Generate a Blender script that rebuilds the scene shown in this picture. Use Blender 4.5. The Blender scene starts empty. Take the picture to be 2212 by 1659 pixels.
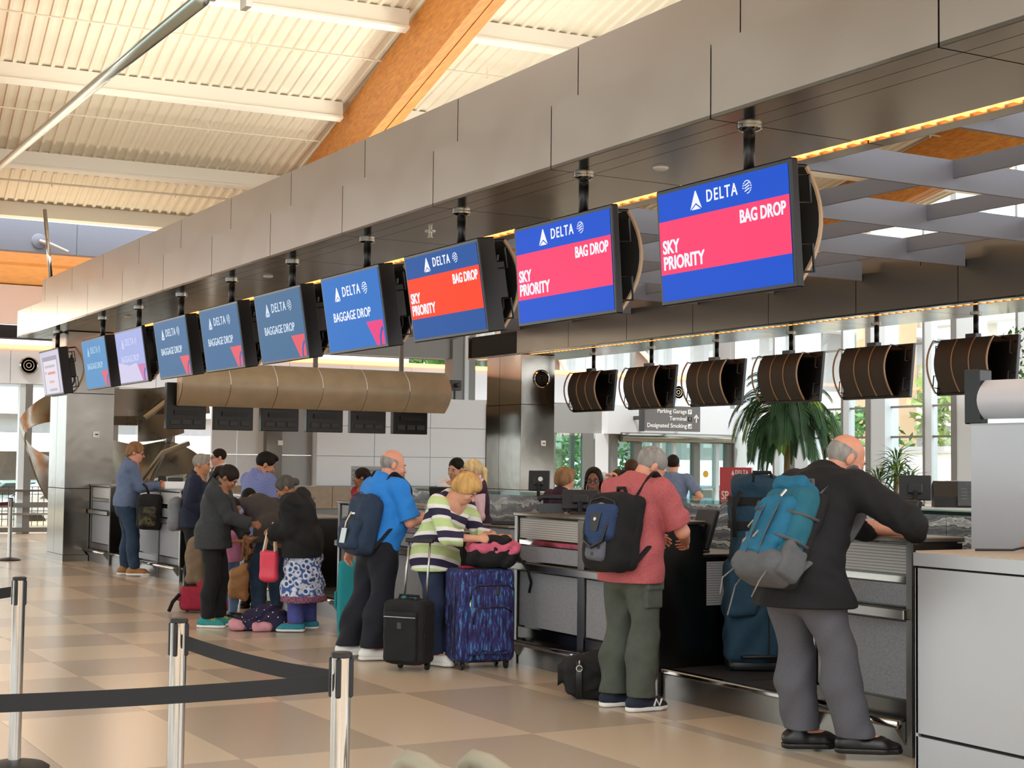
import bpy, bmesh, math, random
import numpy as np
from mathutils import Vector, Matrix, Euler
R = math.radians
PI = math.pi
random.seed(7)
SC = bpy.context.scene
COL = SC.collection

# ---------------------------------------------------------------- camera
W_, H_ = 2212, 1659
YAW, PITCH, ROLL, FPX, CAM = 0.5153, 0.0531, 0.0119, 3299.0, Vector((0, 0, 1.6))
cam_d = bpy.data.cameras.new('camera')
cam_o = bpy.data.objects.new('camera', cam_d)
COL.objects.link(cam_o)
_f = Vector((math.sin(YAW) * math.cos(PITCH), math.cos(YAW) * math.cos(PITCH), math.sin(PITCH)))
_r = Vector((math.cos(YAW), -math.sin(YAW), 0))
_u = _r.cross(_f)
_r2 = math.cos(ROLL) * _r + math.sin(ROLL) * _u
_u2 = -math.sin(ROLL) * _r + math.cos(ROLL) * _u
cam_o.matrix_world = Matrix(((_r2.x, _u2.x, -_f.x, CAM.x), (_r2.y, _u2.y, -_f.y, CAM.y),
                             (_r2.z, _u2.z, -_f.z, CAM.z), (0, 0, 0, 1)))
cam_d.sensor_width = 36.0
cam_d.lens = FPX / W_ * 36.0
cam_d.clip_end = 400
SC.camera = cam_o

# ---------------------------------------------------------------- light
SC.view_settings.view_transform = 'Standard'
SC.view_settings.look = 'None'
SC.view_settings.gamma = 1.0
SC.view_settings.use_curve_mapping = False
SC.view_settings.exposure = 0.25
wd = bpy.data.worlds.new('world')
SC.world = wd
wd.use_nodes = True
_bg = wd.node_tree.nodes['Background']
_bg.inputs['Color'].default_value = (0.93, 0.97, 1.0, 1)
_bg.inputs['Strength'].default_value = 3.0
sun_d = bpy.data.lights.new('sun', 'SUN')
sun_d.energy = 3.2
sun_d.angle = R(3)
sun_d.color = (1.0, 0.94, 0.85)
sun_o = bpy.data.objects.new('sun', sun_d)
sun_o.rotation_euler = Euler((R(26), 0, R(-62)))
COL.objects.link(sun_o)


def area_light(name, loc, rot, sx, sy, power, col):
    d = bpy.data.lights.new(name, 'AREA')
    d.shape = 'RECTANGLE'
    d.size, d.size_y, d.energy, d.color = sx, sy, power, col
    o = bpy.data.objects.new(name, d)
    o.location, o.rotation_euler = loc, rot
    COL.objects.link(o)
    return o


# added fill lights over the hall (outside the frame) and warm roof uplights
area_light('hall_fill', (-3, 6, 11.5), (0, 0, 0), 9, 16, 700, (1.0, 0.98, 0.95))
area_light('hall_fill', (1.5, 22, 8.0), (0, 0, R(-4.5)), 3, 12, 160, (1.0, 0.97, 0.93))
area_light('roof_uplight', (5, 31.5, 4.3), (PI + 0.7, 0, 0), 9, 0.25, 130, (1.0, 0.84, 0.62))  # upward glow of the far wall strip light, set forward of it
area_light('roof_uplight', (10.4, 15, 4.8), (PI, 0, 0), 0.4, 18, 420, (1.0, 0.95, 0.84))  # added above the open trellis to brighten the deck on the right
area_light('roof_uplight', (5.95, 13, 4.7), (PI, 0, 0), 0.4, 22, 520, (1.0, 0.93, 0.8))  # along the top of the front canopy


# ---------------------------------------------------------------- colour and materials
def lin(h):
    c = [int(h[i:i + 2], 16) / 255 for i in (0, 2, 4)]
    return tuple(x / 12.92 if x <= 0.04045 else ((x + 0.055) / 1.055) ** 2.4 for x in c) + (1,)


MATS = {}


def mat(name, hexc, rough=0.6, metal=0.0, var=0.0, scale=40, bump=0.0, bscale=None, emit=0.0, ehex=None, alpha=1.0,
        stretch=None, rvar=0.0, spec=0.5, trans=0.0, sheen=0.0, coat=0.0):
    m = bpy.data.materials.new(name)
    m.use_nodes = True
    nt = m.node_tree
    b = nt.nodes['Principled BSDF']
    c = lin(hexc)
    b.inputs['Base Color'].default_value = c
    b.inputs['Roughness'].default_value = rough
    b.inputs['Metallic'].default_value = metal
    b.inputs['Specular IOR Level'].default_value = spec
    b.inputs['Coat Weight'].default_value = coat
    if sheen:
        b.inputs['Sheen Weight'].default_value = sheen
    if trans:
        b.inputs['Transmission Weight'].default_value = trans
    if alpha < 1:
        b.inputs['Alpha'].default_value = alpha
    if emit:
        b.inputs['Emission Color'].default_value = lin(ehex or hexc)
        b.inputs['Emission Strength'].default_value = emit
    if var or bump or rvar:
        tc = nt.nodes.new('ShaderNodeTexCoord')
        mp = nt.nodes.new('ShaderNodeMapping')
        nt.links.new(tc.outputs['Object'], mp.inputs['Vector'])
        if stretch:
            mp.inputs['Scale'].default_value = stretch
        nz = nt.nodes.new('ShaderNodeTexNoise')
        nz.inputs['Scale'].default_value = scale
        nz.inputs['Detail'].default_value = 3
        nt.links.new(mp.outputs[0], nz.inputs['Vector'])
        if var:
            mr = nt.nodes.new('ShaderNodeMapRange')
            mr.inputs['From Min'].default_value = 0.25
            mr.inputs['From Max'].default_value = 0.75
            mr.inputs['To Min'].default_value = 1 - var
            mr.inputs['To Max'].default_value = 1 + var
            nt.links.new(nz.outputs['Fac'], mr.inputs['Value'])
            mx = nt.nodes.new('ShaderNodeVectorMath')
            mx.operation = 'SCALE'
            mx.inputs[0].default_value = c[:3]
            nt.links.new(mr.outputs[0], mx.inputs['Scale'])
            nt.links.new(mx.outputs[0], b.inputs['Base Color'])
        if rvar:
            mr = nt.nodes.new('ShaderNodeMapRange')
            mr.inputs['To Min'].default_value = max(0, rough - rvar)
            mr.inputs['To Max'].default_value = rough + rvar
            nt.links.new(nz.outputs['Fac'], mr.inputs['Value'])
            nt.links.new(mr.outputs[0], b.inputs['Roughness'])
        if bump:
            bp = nt.nodes.new('ShaderNodeBump')
            bp.inputs['Strength'].default_value = bump
            bp.inputs['Distance'].default_value = 0.01
            if bscale:
                n2 = nt.nodes.new('ShaderNodeTexNoise')
                n2.inputs['Scale'].default_value = bscale
                nt.links.new(mp.outputs[0], n2.inputs['Vector'])
                nt.links.new(n2.outputs['Fac'], bp.inputs['Height'])
            else:
                nt.links.new(nz.outputs['Fac'], bp.inputs['Height'])
            nt.links.new(bp.outputs[0], b.inputs['Normal'])
    MATS[name] = m
    return m


def ramp_color(m, tex, stops, coord='Object', scale=(1, 1, 1), props=None, interp='LINEAR', out='Fac', rot=(0, 0, 0)):
    """drive the base colour of m with a procedural texture and a colour ramp"""
    nt = m.node_tree
    b = nt.nodes['Principled BSDF']
    tc = nt.nodes.new('ShaderNodeTexCoord')
    mp = nt.nodes.new('ShaderNodeMapping')
    mp.inputs['Scale'].default_value = scale
    mp.inputs['Rotation'].default_value = rot
    nt.links.new(tc.outputs[coord], mp.inputs['Vector'])
    t = nt.nodes.new(tex)
    for k, v in (props or {}).items():
        if k in t.inputs:
            t.inputs[k].default_value = v
        else:
            setattr(t, k, v)
    nt.links.new(mp.outputs[0], t.inputs['Vector'])
    r = nt.nodes.new('ShaderNodeValToRGB')
    r.color_ramp.interpolation = interp
    el = r.color_ramp.elements
    while len(el) < len(stops):
        el.new(0.5)
    for e, (p, c) in zip(el, stops):
        e.position, e.color = p, lin(c)
    nt.links.new(t.outputs[out], r.inputs['Fac'])
    nt.links.new(r.outputs[0], b.inputs['Base Color'])
    return m


# ---------------------------------------------------------------- meshes
class MB:
    """collects shapes, then links them as ONE mesh object"""

    def __init__(s):
        s.v, s.f, s.mi, s.cur = [], [], [], 0

    def add(s, vs, fs):
        n = len(s.v)
        s.v += [tuple(v) for v in vs]
        s.f += [[i + n for i in f] for f in fs]
        s.mi += [s.cur] * len(fs)
        return s

    def box(s, x0, x1, y0, y1, z0, z1, M=None):
        vs = [Vector((x, y, z)) for z in (z0, z1) for y in (y0, y1) for x in (x0, x1)]
        if M is not None:
            vs = [M @ v for v in vs]
        return s.add(vs, [(0, 2, 3, 1), (4, 5, 7, 6), (0, 1, 5, 4), (2, 6, 7, 3), (0, 4, 6, 2), (1, 3, 7, 5)])

    def rbox(s, x0, x1, y0, y1, z0, z1, b=0.01, seg=2, M=None):
        bm = bmesh.new()
        bmesh.ops.create_cube(bm, size=1)
        for v in bm.verts:
            v.co = Vector(((x0 + x1) / 2 + v.co.x * (x1 - x0), (y0 + y1) / 2 + v.co.y * (y1 - y0), (z0 + z1) / 2 + v.co.z * (z1 - z0)))
        bmesh.ops.bevel(bm, geom=bm.edges[:], offset=b, segments=seg, affect='EDGES', profile=0.5)
        return s.bm(bm, M)

    def bm(s, bm, M=None):
        bm.verts.ensure_lookup_table()
        bm.verts.index_update()
        s.add([(M @ v.co if M is not None else v.co) for v in bm.verts], [[v.index for v in f.verts] for f in bm.faces])
        bm.free()
        return s

    def tube(s, pts, r, n=8, caps=True, flat=None, up=None):
        """sweep; r = radius or list of radii; flat=(w,h) gives an elliptic / strap section oriented with up"""
        pts = [Vector(p) for p in pts]
        rs = r if isinstance(r, (list, tuple)) else [r] * len(pts)
        rings = []
        a = None
        for i, p in enumerate(pts):
            t = (pts[min(i + 1, len(pts) - 1)] - pts[max(i - 1, 0)])
            t = t.normalized() if t.length > 1e-9 else Vector((0, 0, 1))
            if up is not None:
                a = Vector(up) - t * Vector(up).dot(t)
                if a.length < 1e-4:
                    a = t.orthogonal()
            elif a is None:
                a = t.orthogonal()
            else:
                a = a - t * a.dot(t)
                if a.length < 1e-5:
                    a = t.orthogonal()
            a = a.normalized()
            b = t.cross(a)
            w, h = flat if flat else (1, 1)
            rings.append([p + rs[i] * (b * math.cos(2 * PI * k / n) * w + a * math.sin(2 * PI * k / n) * h) for k in range(n)])
        vs = [v for ring in rings for v in ring]
        fs = []
        for i in range(len(pts) - 1):
            for k in range(n):
                k2 = (k + 1) % n
                fs.append((i * n + k, i * n + k2, (i + 1) * n + k2, (i + 1) * n + k))
        if caps:
            fs += [tuple(range(n - 1, -1, -1)), tuple((len(pts) - 1) * n + k for k in range(n))]
        return s.add(vs, fs)

    def lathe(s, prof, n=20, c=(0, 0, 0), M=None):
        """profile of (radius, z)"""
        vs, fs = [], []
        for r, z in prof:
            for k in range(n):
                v = Vector((c[0] + r * math.cos(2 * PI * k / n), c[1] + r * math.sin(2 * PI * k / n), c[2] + z))
                vs.append(M @ v if M is not None else v)
        for i in range(len(prof) - 1):
            for k in range(n):
                k2 = (k + 1) % n
                fs.append((i * n + k, i * n + k2, (i + 1) * n + k2, (i + 1) * n + k))
        fs += [tuple(range(n - 1, -1, -1)), tuple((len(prof) - 1) * n + k for k in range(n))]
        return s.add(vs, fs)

    def prism(s, poly, y0, y1, axis='y', M=None):
        """poly of 2-D points extruded along an axis (x: (y,z) points, y: (x,z), z: (x,y))"""
        n = len(poly)
        P = {'x': lambda p, t: (t, p[0], p[1]), 'y': lambda p, t: (p[0], t, p[1]), 'z': lambda p, t: (p[0], p[1], t)}[axis]
        vs = [Vector(P(p, t)) for t in (y0, y1) for p in poly]
        if M is not None:
            vs = [M @ v for v in vs]
        fs = [(i, (i + 1) % n, n + (i + 1) % n, n + i) for i in range(n)]
        return s.add(vs, fs + [tuple(range(n - 1, -1, -1)), tuple(range(n, 2 * n))])

    def sheet(s, grid, th=0.0):
        """grid[i][j] of points -> surface, thickened by th"""
        ni, nj = len(grid), len(grid[0])
        G = [[Vector(p) for p in row] for row in grid]
        if not th:
            return s.add([p for row in G for p in row], [(i * nj + j, i * nj + j + 1, (i + 1) * nj + j + 1, (i + 1) * nj + j) for i in range(ni - 1) for j in range(nj - 1)])
        N = []
        for i in range(ni):
            for j in range(nj):
                du = G[min(i + 1, ni - 1)][j] - G[max(i - 1, 0)][j]
                dv = G[i][min(j + 1, nj - 1)] - G[i][max(j - 1, 0)]
                n = du.cross(dv)
                N.append(n.normalized() if n.length > 1e-12 else Vector((0, 0, 1)))
        A = [p for row in G for p in row]
        B = [p + n * th for p, n in zip(A, N)]
        m = ni * nj
        fs = []
        for i in range(ni - 1):
            for j in range(nj - 1):
                q = (i * nj + j, i * nj + j + 1, (i + 1) * nj + j + 1, (i + 1) * nj + j)
                fs.append(q[::-1])
                fs.append(tuple(k + m for k in q))
        rim = [(0, j) for j in range(nj)] + [(i, nj - 1) for i in range(1, ni)] + [(ni - 1, j) for j in range(nj - 2, -1, -1)] + [(i, 0) for i in range(ni - 2, 0, -1)]
        idx = [i * nj + j for i, j in rim]
        for k in range(len(idx)):
            a, b = idx[k], idx[(k + 1) % len(idx)]
            fs.append((a, b, b + m, a + m))
        return s.add(A + B, fs)

    def mesh(s, name, mats, smooth=False, fixn=True):
        me = bpy.data.meshes.new(name)
        me.from_pydata(s.v, [], s.f)
        for m in (mats if isinstance(mats, (list, tuple)) else [mats]):
            me.materials.append(m)
        if any(s.mi):
            me.polygons.foreach_set('material_index', s.mi)
        if fixn:
            bm = bmesh.new()
            bm.from_mesh(me)
            bmesh.ops.recalc_face_normals(bm, faces=bm.faces[:])
            bm.to_mesh(me)
            bm.free()
        if smooth:
            me.polygons.foreach_set('use_smooth', [True] * len(me.polygons))
            if smooth != 'all':
                try:
                    me.set_sharp_from_angle(angle=R(40))
                except Exception:
                    pass
        me.update()
        return me

    def build(s, name, mats, parent=None, smooth=False, loc=None, fixn=True):
        return link(name, s.mesh(name, mats, smooth, fixn), parent, loc)


def link(name, data, parent=None, loc=None, rot=None):
    o = bpy.data.objects.new(name, data)
    COL.objects.link(o)
    if parent is not None:
        o.parent = parent
    if loc is not None:
        o.location = loc
    if rot is not None:
        o.rotation_euler = rot
    return o


def tag(o, label=None, cat=None, group=None, kind=None):
    if label:
        o['label'] = label
    if cat:
        o['category'] = cat
    if group:
        o['group'] = group
    if kind:
        o['kind'] = kind
    return o


def thing(name, label, cat, loc=(0, 0, 0), rz=0, group=None, rot=None):
    o = link(name, None, None, loc, rot or (0, 0, rz))
    o.empty_display_size = 0.1
    return tag(o, label, cat, group)


def struct(name, mb, m, smooth=False):
    return tag(mb.build(name, m, None, smooth) if isinstance(mb, MB) else link(name, mb), kind='structure')


def copy_tree(o, parent=None):
    c = o.copy()
    COL.objects.link(c)
    c.parent = parent
    for ch in list(o.children):
        copy_tree(ch, c)
    return c


def text_mesh(txt, size, bold=0.0, align='CENTER', extrude=0.002, space=1.0, shear=0.0, sx=1.0):
    cu = bpy.data.curves.new('t', 'FONT')
    cu.body, cu.size, cu.align_x, cu.align_y = txt, size, align, 'CENTER'
    cu.offset, cu.extrude, cu.space_character, cu.shear = bold, extrude, space, shear
    cu.resolution_u = 3
    o = bpy.data.objects.new('t', cu)
    me = bpy.data.meshes.new_from_object(o)
    bpy.data.objects.remove(o)
    bpy.data.curves.remove(cu)
    if sx != 1.0:
        for v in me.vertices:
            v.co.x *= sx
    return me


def text(txt, size, m, parent, M, name='lettering', **k):
    me = text_mesh(txt, size, **k)
    me.transform(M)
    me.materials.clear()
    me.materials.append(m)
    return link(name, me, parent)


# ---------------------------------------------------------------- implicit surfaces for people and soft goods
class Vol:
    def __init__(s, lo, hi, h):
        s.lo, s.h = np.array(lo, float), h
        s.n = np.maximum(4, np.ceil((np.array(hi) - s.lo) / h).astype(int) + 1)
        s.F = np.full(s.n, 0.25, np.float32)

    def _loc(s, lo, hi):
        i0 = np.clip(np.floor((np.array(lo) - s.lo) / s.h).astype(int), 0, s.n - 1)
        i1 = np.clip(np.ceil((np.array(hi) - s.lo) / s.h).astype(int) + 1, 1, s.n)
        if np.any(i1 <= i0):
            return None
        sl = tuple(slice(a, b) for a, b in zip(i0, i1))
        ax = [(s.lo[k] + s.h * np.arange(i0[k], i1[k])).astype(np.float32) for k in range(3)]
        return sl, np.meshgrid(*ax, indexing='ij', sparse=True)

    def _put(s, sl, d, k, op):
        f = s.F[sl]
        if op == 'u':
            if k > 0:
                hh = np.maximum(k - np.abs(f - d), 0) / k
                s.F[sl] = np.minimum(f, d) - hh * hh * k * 0.25
            else:
                s.F[sl] = np.minimum(f, d)
        elif op == 's':
            if k > 0:
                hh = np.maximum(k - np.abs(f + d), 0) / k
                s.F[sl] = np.maximum(f, -d) + hh * hh * k * 0.25
            else:
                s.F[sl] = np.maximum(f, -d)

    def cone(s, a, b, ra, rb, k=0.02, op='u', flat=1.0, side=None):
        """tapered capsule a-b; flat<1 squashes it across `side` (the axis kept at full width)"""
        a, b = np.array(a, float), np.array(b, float)
        m = max(ra, rb) + k + 2 * s.h
        L = s._loc(np.minimum(a, b) - m, np.maximum(a, b) + m)
        if L is None:
            return s
        sl, (X, Y, Z) = L
        ab = b - a
        l2 = max(float(ab @ ab), 1e-9)
        px, py, pz = X - a[0], Y - a[1], Z - a[2]
        t = np.clip((px * ab[0] + py * ab[1] + pz * ab[2]) / l2, 0, 1)
        qx, qy, qz = px - t * ab[0], py - t * ab[1], pz - t * ab[2]
        r = ra + (rb - ra) * t
        if flat != 1.0:
            w = np.array(side, float)
            ax = ab / math.sqrt(l2)
            w = w - ax * (w @ ax)
            w /= np.linalg.norm(w)
            n = np.cross(ax, w)
            c = qx * n[0] + qy * n[1] + qz * n[2]
            q2 = qx * qx + qy * qy + qz * qz + c * c * (1 / flat ** 2 - 1)
            g = np.sqrt(q2)
            d = (g - r) * (flat + (1 - flat) * 0.5)
        else:
            d = np.sqrt(qx * qx + qy * qy + qz * qz) - r
        s._put(sl, d.astype(np.float32), k, op)
        return s

    def ell(s, c, r, k=0.02, op='u', B=None):
        """ellipsoid; B = 3x3 rows of axes"""
        c, r = np.array(c, float), np.array(r, float)
        m = max(r) + k + 2 * s.h
        L = s._loc(c - m, c + m)
        if L is None:
            return s
        sl, (X, Y, Z) = L
        px, py, pz = X - c[0], Y - c[1], Z - c[2]
        if B is None:
            B = np.eye(3)
        u = [(px * B[i][0] + py * B[i][1] + pz * B[i][2]) / r[i] for i in range(3)]
        g = np.sqrt(u[0] ** 2 + u[1] ** 2 + u[2] ** 2)
        g2 = np.sqrt((u[0] / r[0]) ** 2 + (u[1] / r[1]) ** 2 + (u[2] / r[2]) ** 2) + 1e-6
        d = np.where(g > 0.05, g * (g - 1) / g2, -min(r))
        s._put(sl, d.astype(np.float32), k, op)
        return s

    def rbox(s, c, half, r, k=0.02, op='u', B=None):
        c, half = np.array(c, float), np.array(half, float)
        m = float(np.linalg.norm(half)) + k + 2 * s.h
        L = s._loc(c - m, c + m)
        if L is None:
            return s
        sl, (X, Y, Z) = L
        px, py, pz = X - c[0], Y - c[1], Z - c[2]
        if B is None:
            B = np.eye(3)
        q = [np.abs(px * B[i][0] + py * B[i][1] + pz * B[i][2]) - (half[i] - r) for i in range(3)]
        d = np.sqrt(np.maximum(q[0], 0) ** 2 + np.maximum(q[1], 0) ** 2 + np.maximum(q[2], 0) ** 2) \
            + np.minimum(np.maximum(q[0], np.maximum(q[1], q[2])), 0) - r
        s._put(sl, d.astype(np.float32), k, op)
        return s

    def cut(s, p, n, k=0.0):
        """remove everything on the side the normal n points to"""
        p, n = np.array(p, float), np.array(n, float)
        n = n / np.linalg.norm(n)
        X, Y, Z = [(s.lo[i] + s.h * np.arange(s.n[i])).astype(np.float32) for i in range(3)]
        d = (X[:, None, None] - p[0]) * n[0] + (Y[None, :, None] - p[1]) * n[1] + (Z[None, None, :] - p[2]) * n[2]
        s.F = np.maximum(s.F, d.astype(np.float32))
        return s

    def wrinkle(s, amp, sc, seed=0):
        X, Y, Z = [(s.lo[i] + s.h * np.arange(s.n[i])) for i in range(3)]
        rs = np.random.RandomState(seed)
        for q in range(3):
            a = rs.uniform(0.5, 1.5, 3) * sc * rs.choice([-1, 1], 3)
            a[2] *= 1.3
            ph = rs.uniform(0, 6.28)
            t = (X * a[0])[:, None, None] + (Y * a[1])[None, :, None] + (Z * a[2])[None, None, :] + ph
            s.F += (amp / 2 * (np.sin(t + 1.3 * np.sin(t * 0.37)))).astype(np.float32)
        return s

    def surf(s):
        F = s.F
        I = F < 0
        n = F.shape
        c = [I[i:n[0] - 1 + i, j:n[1] - 1 + j, k:n[2] - 1 + k] for i in (0, 1) for j in (0, 1) for k in (0, 1)]
        allin = np.logical_and.reduce(c)
        anyin = np.logical_or.reduce(c)
        act = anyin & ~allin
        ids = np.full(act.shape, -1, np.int64)
        cell = np.argwhere(act)
        ids[act] = np.arange(len(cell))
        acc = np.zeros((len(cell), 3))
        cnt = np.zeros(len(cell))
        offs = [(i, j, k) for i in (0, 1) for j in (0, 1) for k in (0, 1)]
        val = {o: F[cell[:, 0] + o[0], cell[:, 1] + o[1], cell[:, 2] + o[2]] for o in offs}
        for o in offs:
            for ax in range(3):
                if o[ax] == 0:
                    o2 = tuple(v + (1 if i == ax else 0) for i, v in enumerate(o))
                    a, b = val[o], val[o2]
                    m = (a < 0) != (b < 0)
                    t = np.where(m, a / np.where(m, a - b, 1), 0)
                    P = np.array(o, float)[None, :].repeat(len(cell), 0)
                    P[:, ax] += t
                    acc += P * m[:, None]
                    cnt += m
        V = s.lo + s.h * (cell + acc / np.maximum(cnt, 1)[:, None])
        Q = []
        for ax in range(3):
            sl0 = [slice(1, n[i] - 1) for i in range(3)]
            sl0[ax] = slice(0, n[ax] - 1)
            sl1 = list(sl0)
            sl1[ax] = slice(1, n[ax])
            A, Bv = I[tuple(sl0)], I[tuple(sl1)]
            e = np.argwhere(A != Bv)
            base = e + np.array([0 if i == ax else 1 for i in range(3)])
            ins = A[tuple(e.T)]
            b_, c_ = [(1, 2), (2, 0), (0, 1)][ax]

            def cid(db, dc):
                q = base.copy()
                q[:, b_] -= db
                q[:, c_] -= dc
                return ids[q[:, 0], q[:, 1], q[:, 2]]
            q = np.stack([cid(1, 1), cid(0, 1), cid(0, 0), cid(1, 0)], 1)
            q[~ins] = q[~ins][:, ::-1]
            Q.append(q)
        Q = np.concatenate(Q)
        Q = Q[(Q >= 0).all(1)]
        return V, Q

    def mesh(s, name, mats, classify=None):
        V, Q = s.surf()
        return quads_mesh(name, V, Q, mats, classify)


def quads_mesh(name, V, Q, mats, classify=None):
    me = bpy.data.meshes.new(name)
    me.vertices.add(len(V))
    me.vertices.foreach_set('co', np.asarray(V, np.float32).ravel())
    me.loops.add(len(Q) * 4)
    me.loops.foreach_set('vertex_index', np.asarray(Q, np.int32).ravel())
    me.polygons.add(len(Q))
    me.polygons.foreach_set('loop_start', np.arange(len(Q), dtype=np.int32) * 4)
    me.polygons.foreach_set('use_smooth', np.ones(len(Q), bool))
    for m in (mats if isinstance(mats, (list, tuple)) else [mats]):
        me.materials.append(m)
    if classify is not None and len(Q):
        me.polygons.foreach_set('material_index', np.asarray(classify(np.asarray(V)[Q].mean(1)), np.int32))
    me.update(calc_edges=True)
    me.validate()
    return me
# ---------------------------------------------------------------- materials of the setting
mat('tile_light', 'd2bea4', 0.22, var=0.09, scale=260, spec=0.5)
mat('tile_dark', 'b7a692', 0.22, var=0.11, scale=260, spec=0.5)
mat('tile_joint', 'b59d80', 0.5)
mat('fascia', 'b5b0a9', 0.32, 1.0, rvar=0.06, scale=2.0)
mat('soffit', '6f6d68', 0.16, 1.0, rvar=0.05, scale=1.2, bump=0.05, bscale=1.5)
mat('column_steel', '928d85', 0.2, 1.0, bump=0.35, bscale=2.2, scale=2.0, rvar=0.06)
mat('dark_gap', '141312', 0.8)
mat('strip_light', 'ffb877', 0.5, emit=5.0, ehex='ff9d4d')
mat('strip_louvre', 'd89a60', 0.5, emit=2.4, ehex='ffa050')
mat('deck', 'e0d8c6', 0.75, var=0.03, scale=3)
mat('purlin', 'e6e3d8', 0.6)
mat('glulam', 'c07a2c', 0.5)
ramp_color(MATS['glulam'], 'ShaderNodeTexNoise', [(0.25, 'a8641e'), (0.5, 'c27c2e'), (0.8, 'd6933f')], scale=(9, 0.25, 9), props={'Scale': 3.0, 'Detail': 4})
mat('wood_soffit', 'efc274', 0.5, var=0.1, scale=5)
mat('pipe_white', 'd8cfbc', 0.5)
mat('pipe_steel', 'b9c4bd', 0.25, 0.9)
mat('white_wall', 'dfe4ea', 0.6)
mat('white_panel', 'e3e8ef', 0.45)
mat('grey_panel', '9a9a98', 0.4, 0.3)
mat('baffle', '767a87', 0.6)
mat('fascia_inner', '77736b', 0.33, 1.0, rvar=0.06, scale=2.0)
mat('mullion', 'd3dee6', 0.45, 0.0)
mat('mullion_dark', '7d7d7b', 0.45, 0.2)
mat('stone_beige', 'a08e78', 0.5, var=0.1, scale=9)
mat('concrete', 'e2e0dc', 0.85, var=0.06, scale=4)
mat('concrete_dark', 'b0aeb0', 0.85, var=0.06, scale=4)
mat('asphalt', '8b8c8f', 0.9, var=0.1, scale=8)
mat('black_plastic', '17171a', 0.45)
mat('dark_grey', '3a3b3e', 0.5)
mat('chrome', 'c8c8c6', 0.12, 1.0)
mat('leaf', '4d7a34', 0.5, var=0.3, scale=6)
mat('leaf_far', '8fa35a', 0.7, var=0.35, scale=2)
mat('leaf_warm', 'b79a4e', 0.7, var=0.3, scale=2)
mat('sign_white', 'f2f2f2', 0.5)

mg = bpy.data.materials.new('window_glass')
mg.use_nodes = True
_nt = mg.node_tree
_nt.nodes.remove(_nt.nodes['Principled BSDF'])
_tr, _gl, _mx = _nt.nodes.new('ShaderNodeBsdfTransparent'), _nt.nodes.new('ShaderNodeBsdfGlossy'), _nt.nodes.new('ShaderNodeMixShader')
_tr.inputs['Color'].default_value = (0.93, 0.97, 0.96, 1)
_gl.inputs['Roughness'].default_value = 0.02
_mx.inputs['Fac'].default_value = 0.06
_nt.links.new(_tr.outputs[0], _mx.inputs[1])
_nt.links.new(_gl.outputs[0], _mx.inputs[2])
_nt.links.new(_mx.outputs[0], _nt.nodes['Material Output'].inputs['Surface'])
MATS['window_glass'] = mg
mg2 = mg.copy()
mg2.name = 'door_glass'
for _n in mg2.node_tree.nodes:
    if _n.type == 'BSDF_TRANSPARENT':
        _n.inputs['Color'].default_value = (0.62, 0.78, 0.76, 1)
    if _n.type == 'MIX_SHADER':
        _n.inputs['Fac'].default_value = 0.1
MATS['door_glass'] = mg2

# ---------------------------------------------------------------- floor
fl = struct('floor', MB().box(-16, 40, -14, 62, -0.4, -0.006), MATS['tile_joint'])
PX = [2.8583 + 0.9085 * k for k in range(-8, 4)]
CY = [-1.2, 0.6, 2.4, 4.39, 6.17, 7.954, 9.749, 11.476, 12.42, 13.311, 14.209, 15.16, 15.99, 17.85, 19.65, 21.45, 23.25, 25.05, 26.85, 28.65, 30.45, 32.25, 34.0]
_par = {7.954: 0}
_cache = {}


def tile(x0, x1, y0, y1, dark):
    g = 0.0012
    key = (round(x1 - x0, 3), round(y1 - y0, 3), dark)
    if key not in _cache:
        _cache[key] = MB().box(-(x1 - x0) / 2 + g, (x1 - x0) / 2 - g, -(y1 - y0) / 2 + g, (y1 - y0) / 2 - g, -0.02, 0.0).mesh(
            'floor_tile', MATS['tile_dark' if dark else 'tile_light'])
    return link('floor_tile', _cache[key], fl, ((x0 + x1) / 2, (y0 + y1) / 2, 0))


_c7 = CY.index(7.954)
for i in range(len(PX) - 1):
    for j in range(len(CY) - 1):
        if j < 3 and i < 4:
            continue
        # column P0 (index 9 = X 3.767), row c6-c7 is light
        dark = ((i - 9) + (j - _c7)) % 2 != 0
        tile(PX[i], PX[i + 1], CY[j], CY[j + 1], dark)
for j in range(len(CY) - 1):      # border strip along the counters
    ym = (CY[j] + CY[j + 1]) / 2
    tile(PX[-1] + 0.0, PX[-1] + 0.13, CY[j], CY[j + 1], j % 2 == 0)
    tile(PX[-1] + 0.13, 6.75, CY[j], CY[j + 1], j % 2 == 1)

# ---------------------------------------------------------------- roof
ROOF = link('ceiling', None)
tag(ROOF, kind='structure')
_pu, _pd = R(3.9), R(7.5)          # purlin bearing and rib bearing
U = Vector((math.cos(_pu), -math.sin(_pu), 0))
D = Vector((math.sin(_pd), math.cos(_pd), -0.13))


def roof_pt(u, d, drop=0.0):
    """u along the purlins, d along the ribs (both metres in plan)"""
    p = U * u + Vector((math.sin(_pd), math.cos(_pd), 0)) * d
    dd = p.x * math.sin(R(4.5)) + p.y * math.cos(R(4.5))
    return Vector((p.x, p.y, 10.81 - drop - 0.13 * dd))


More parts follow.
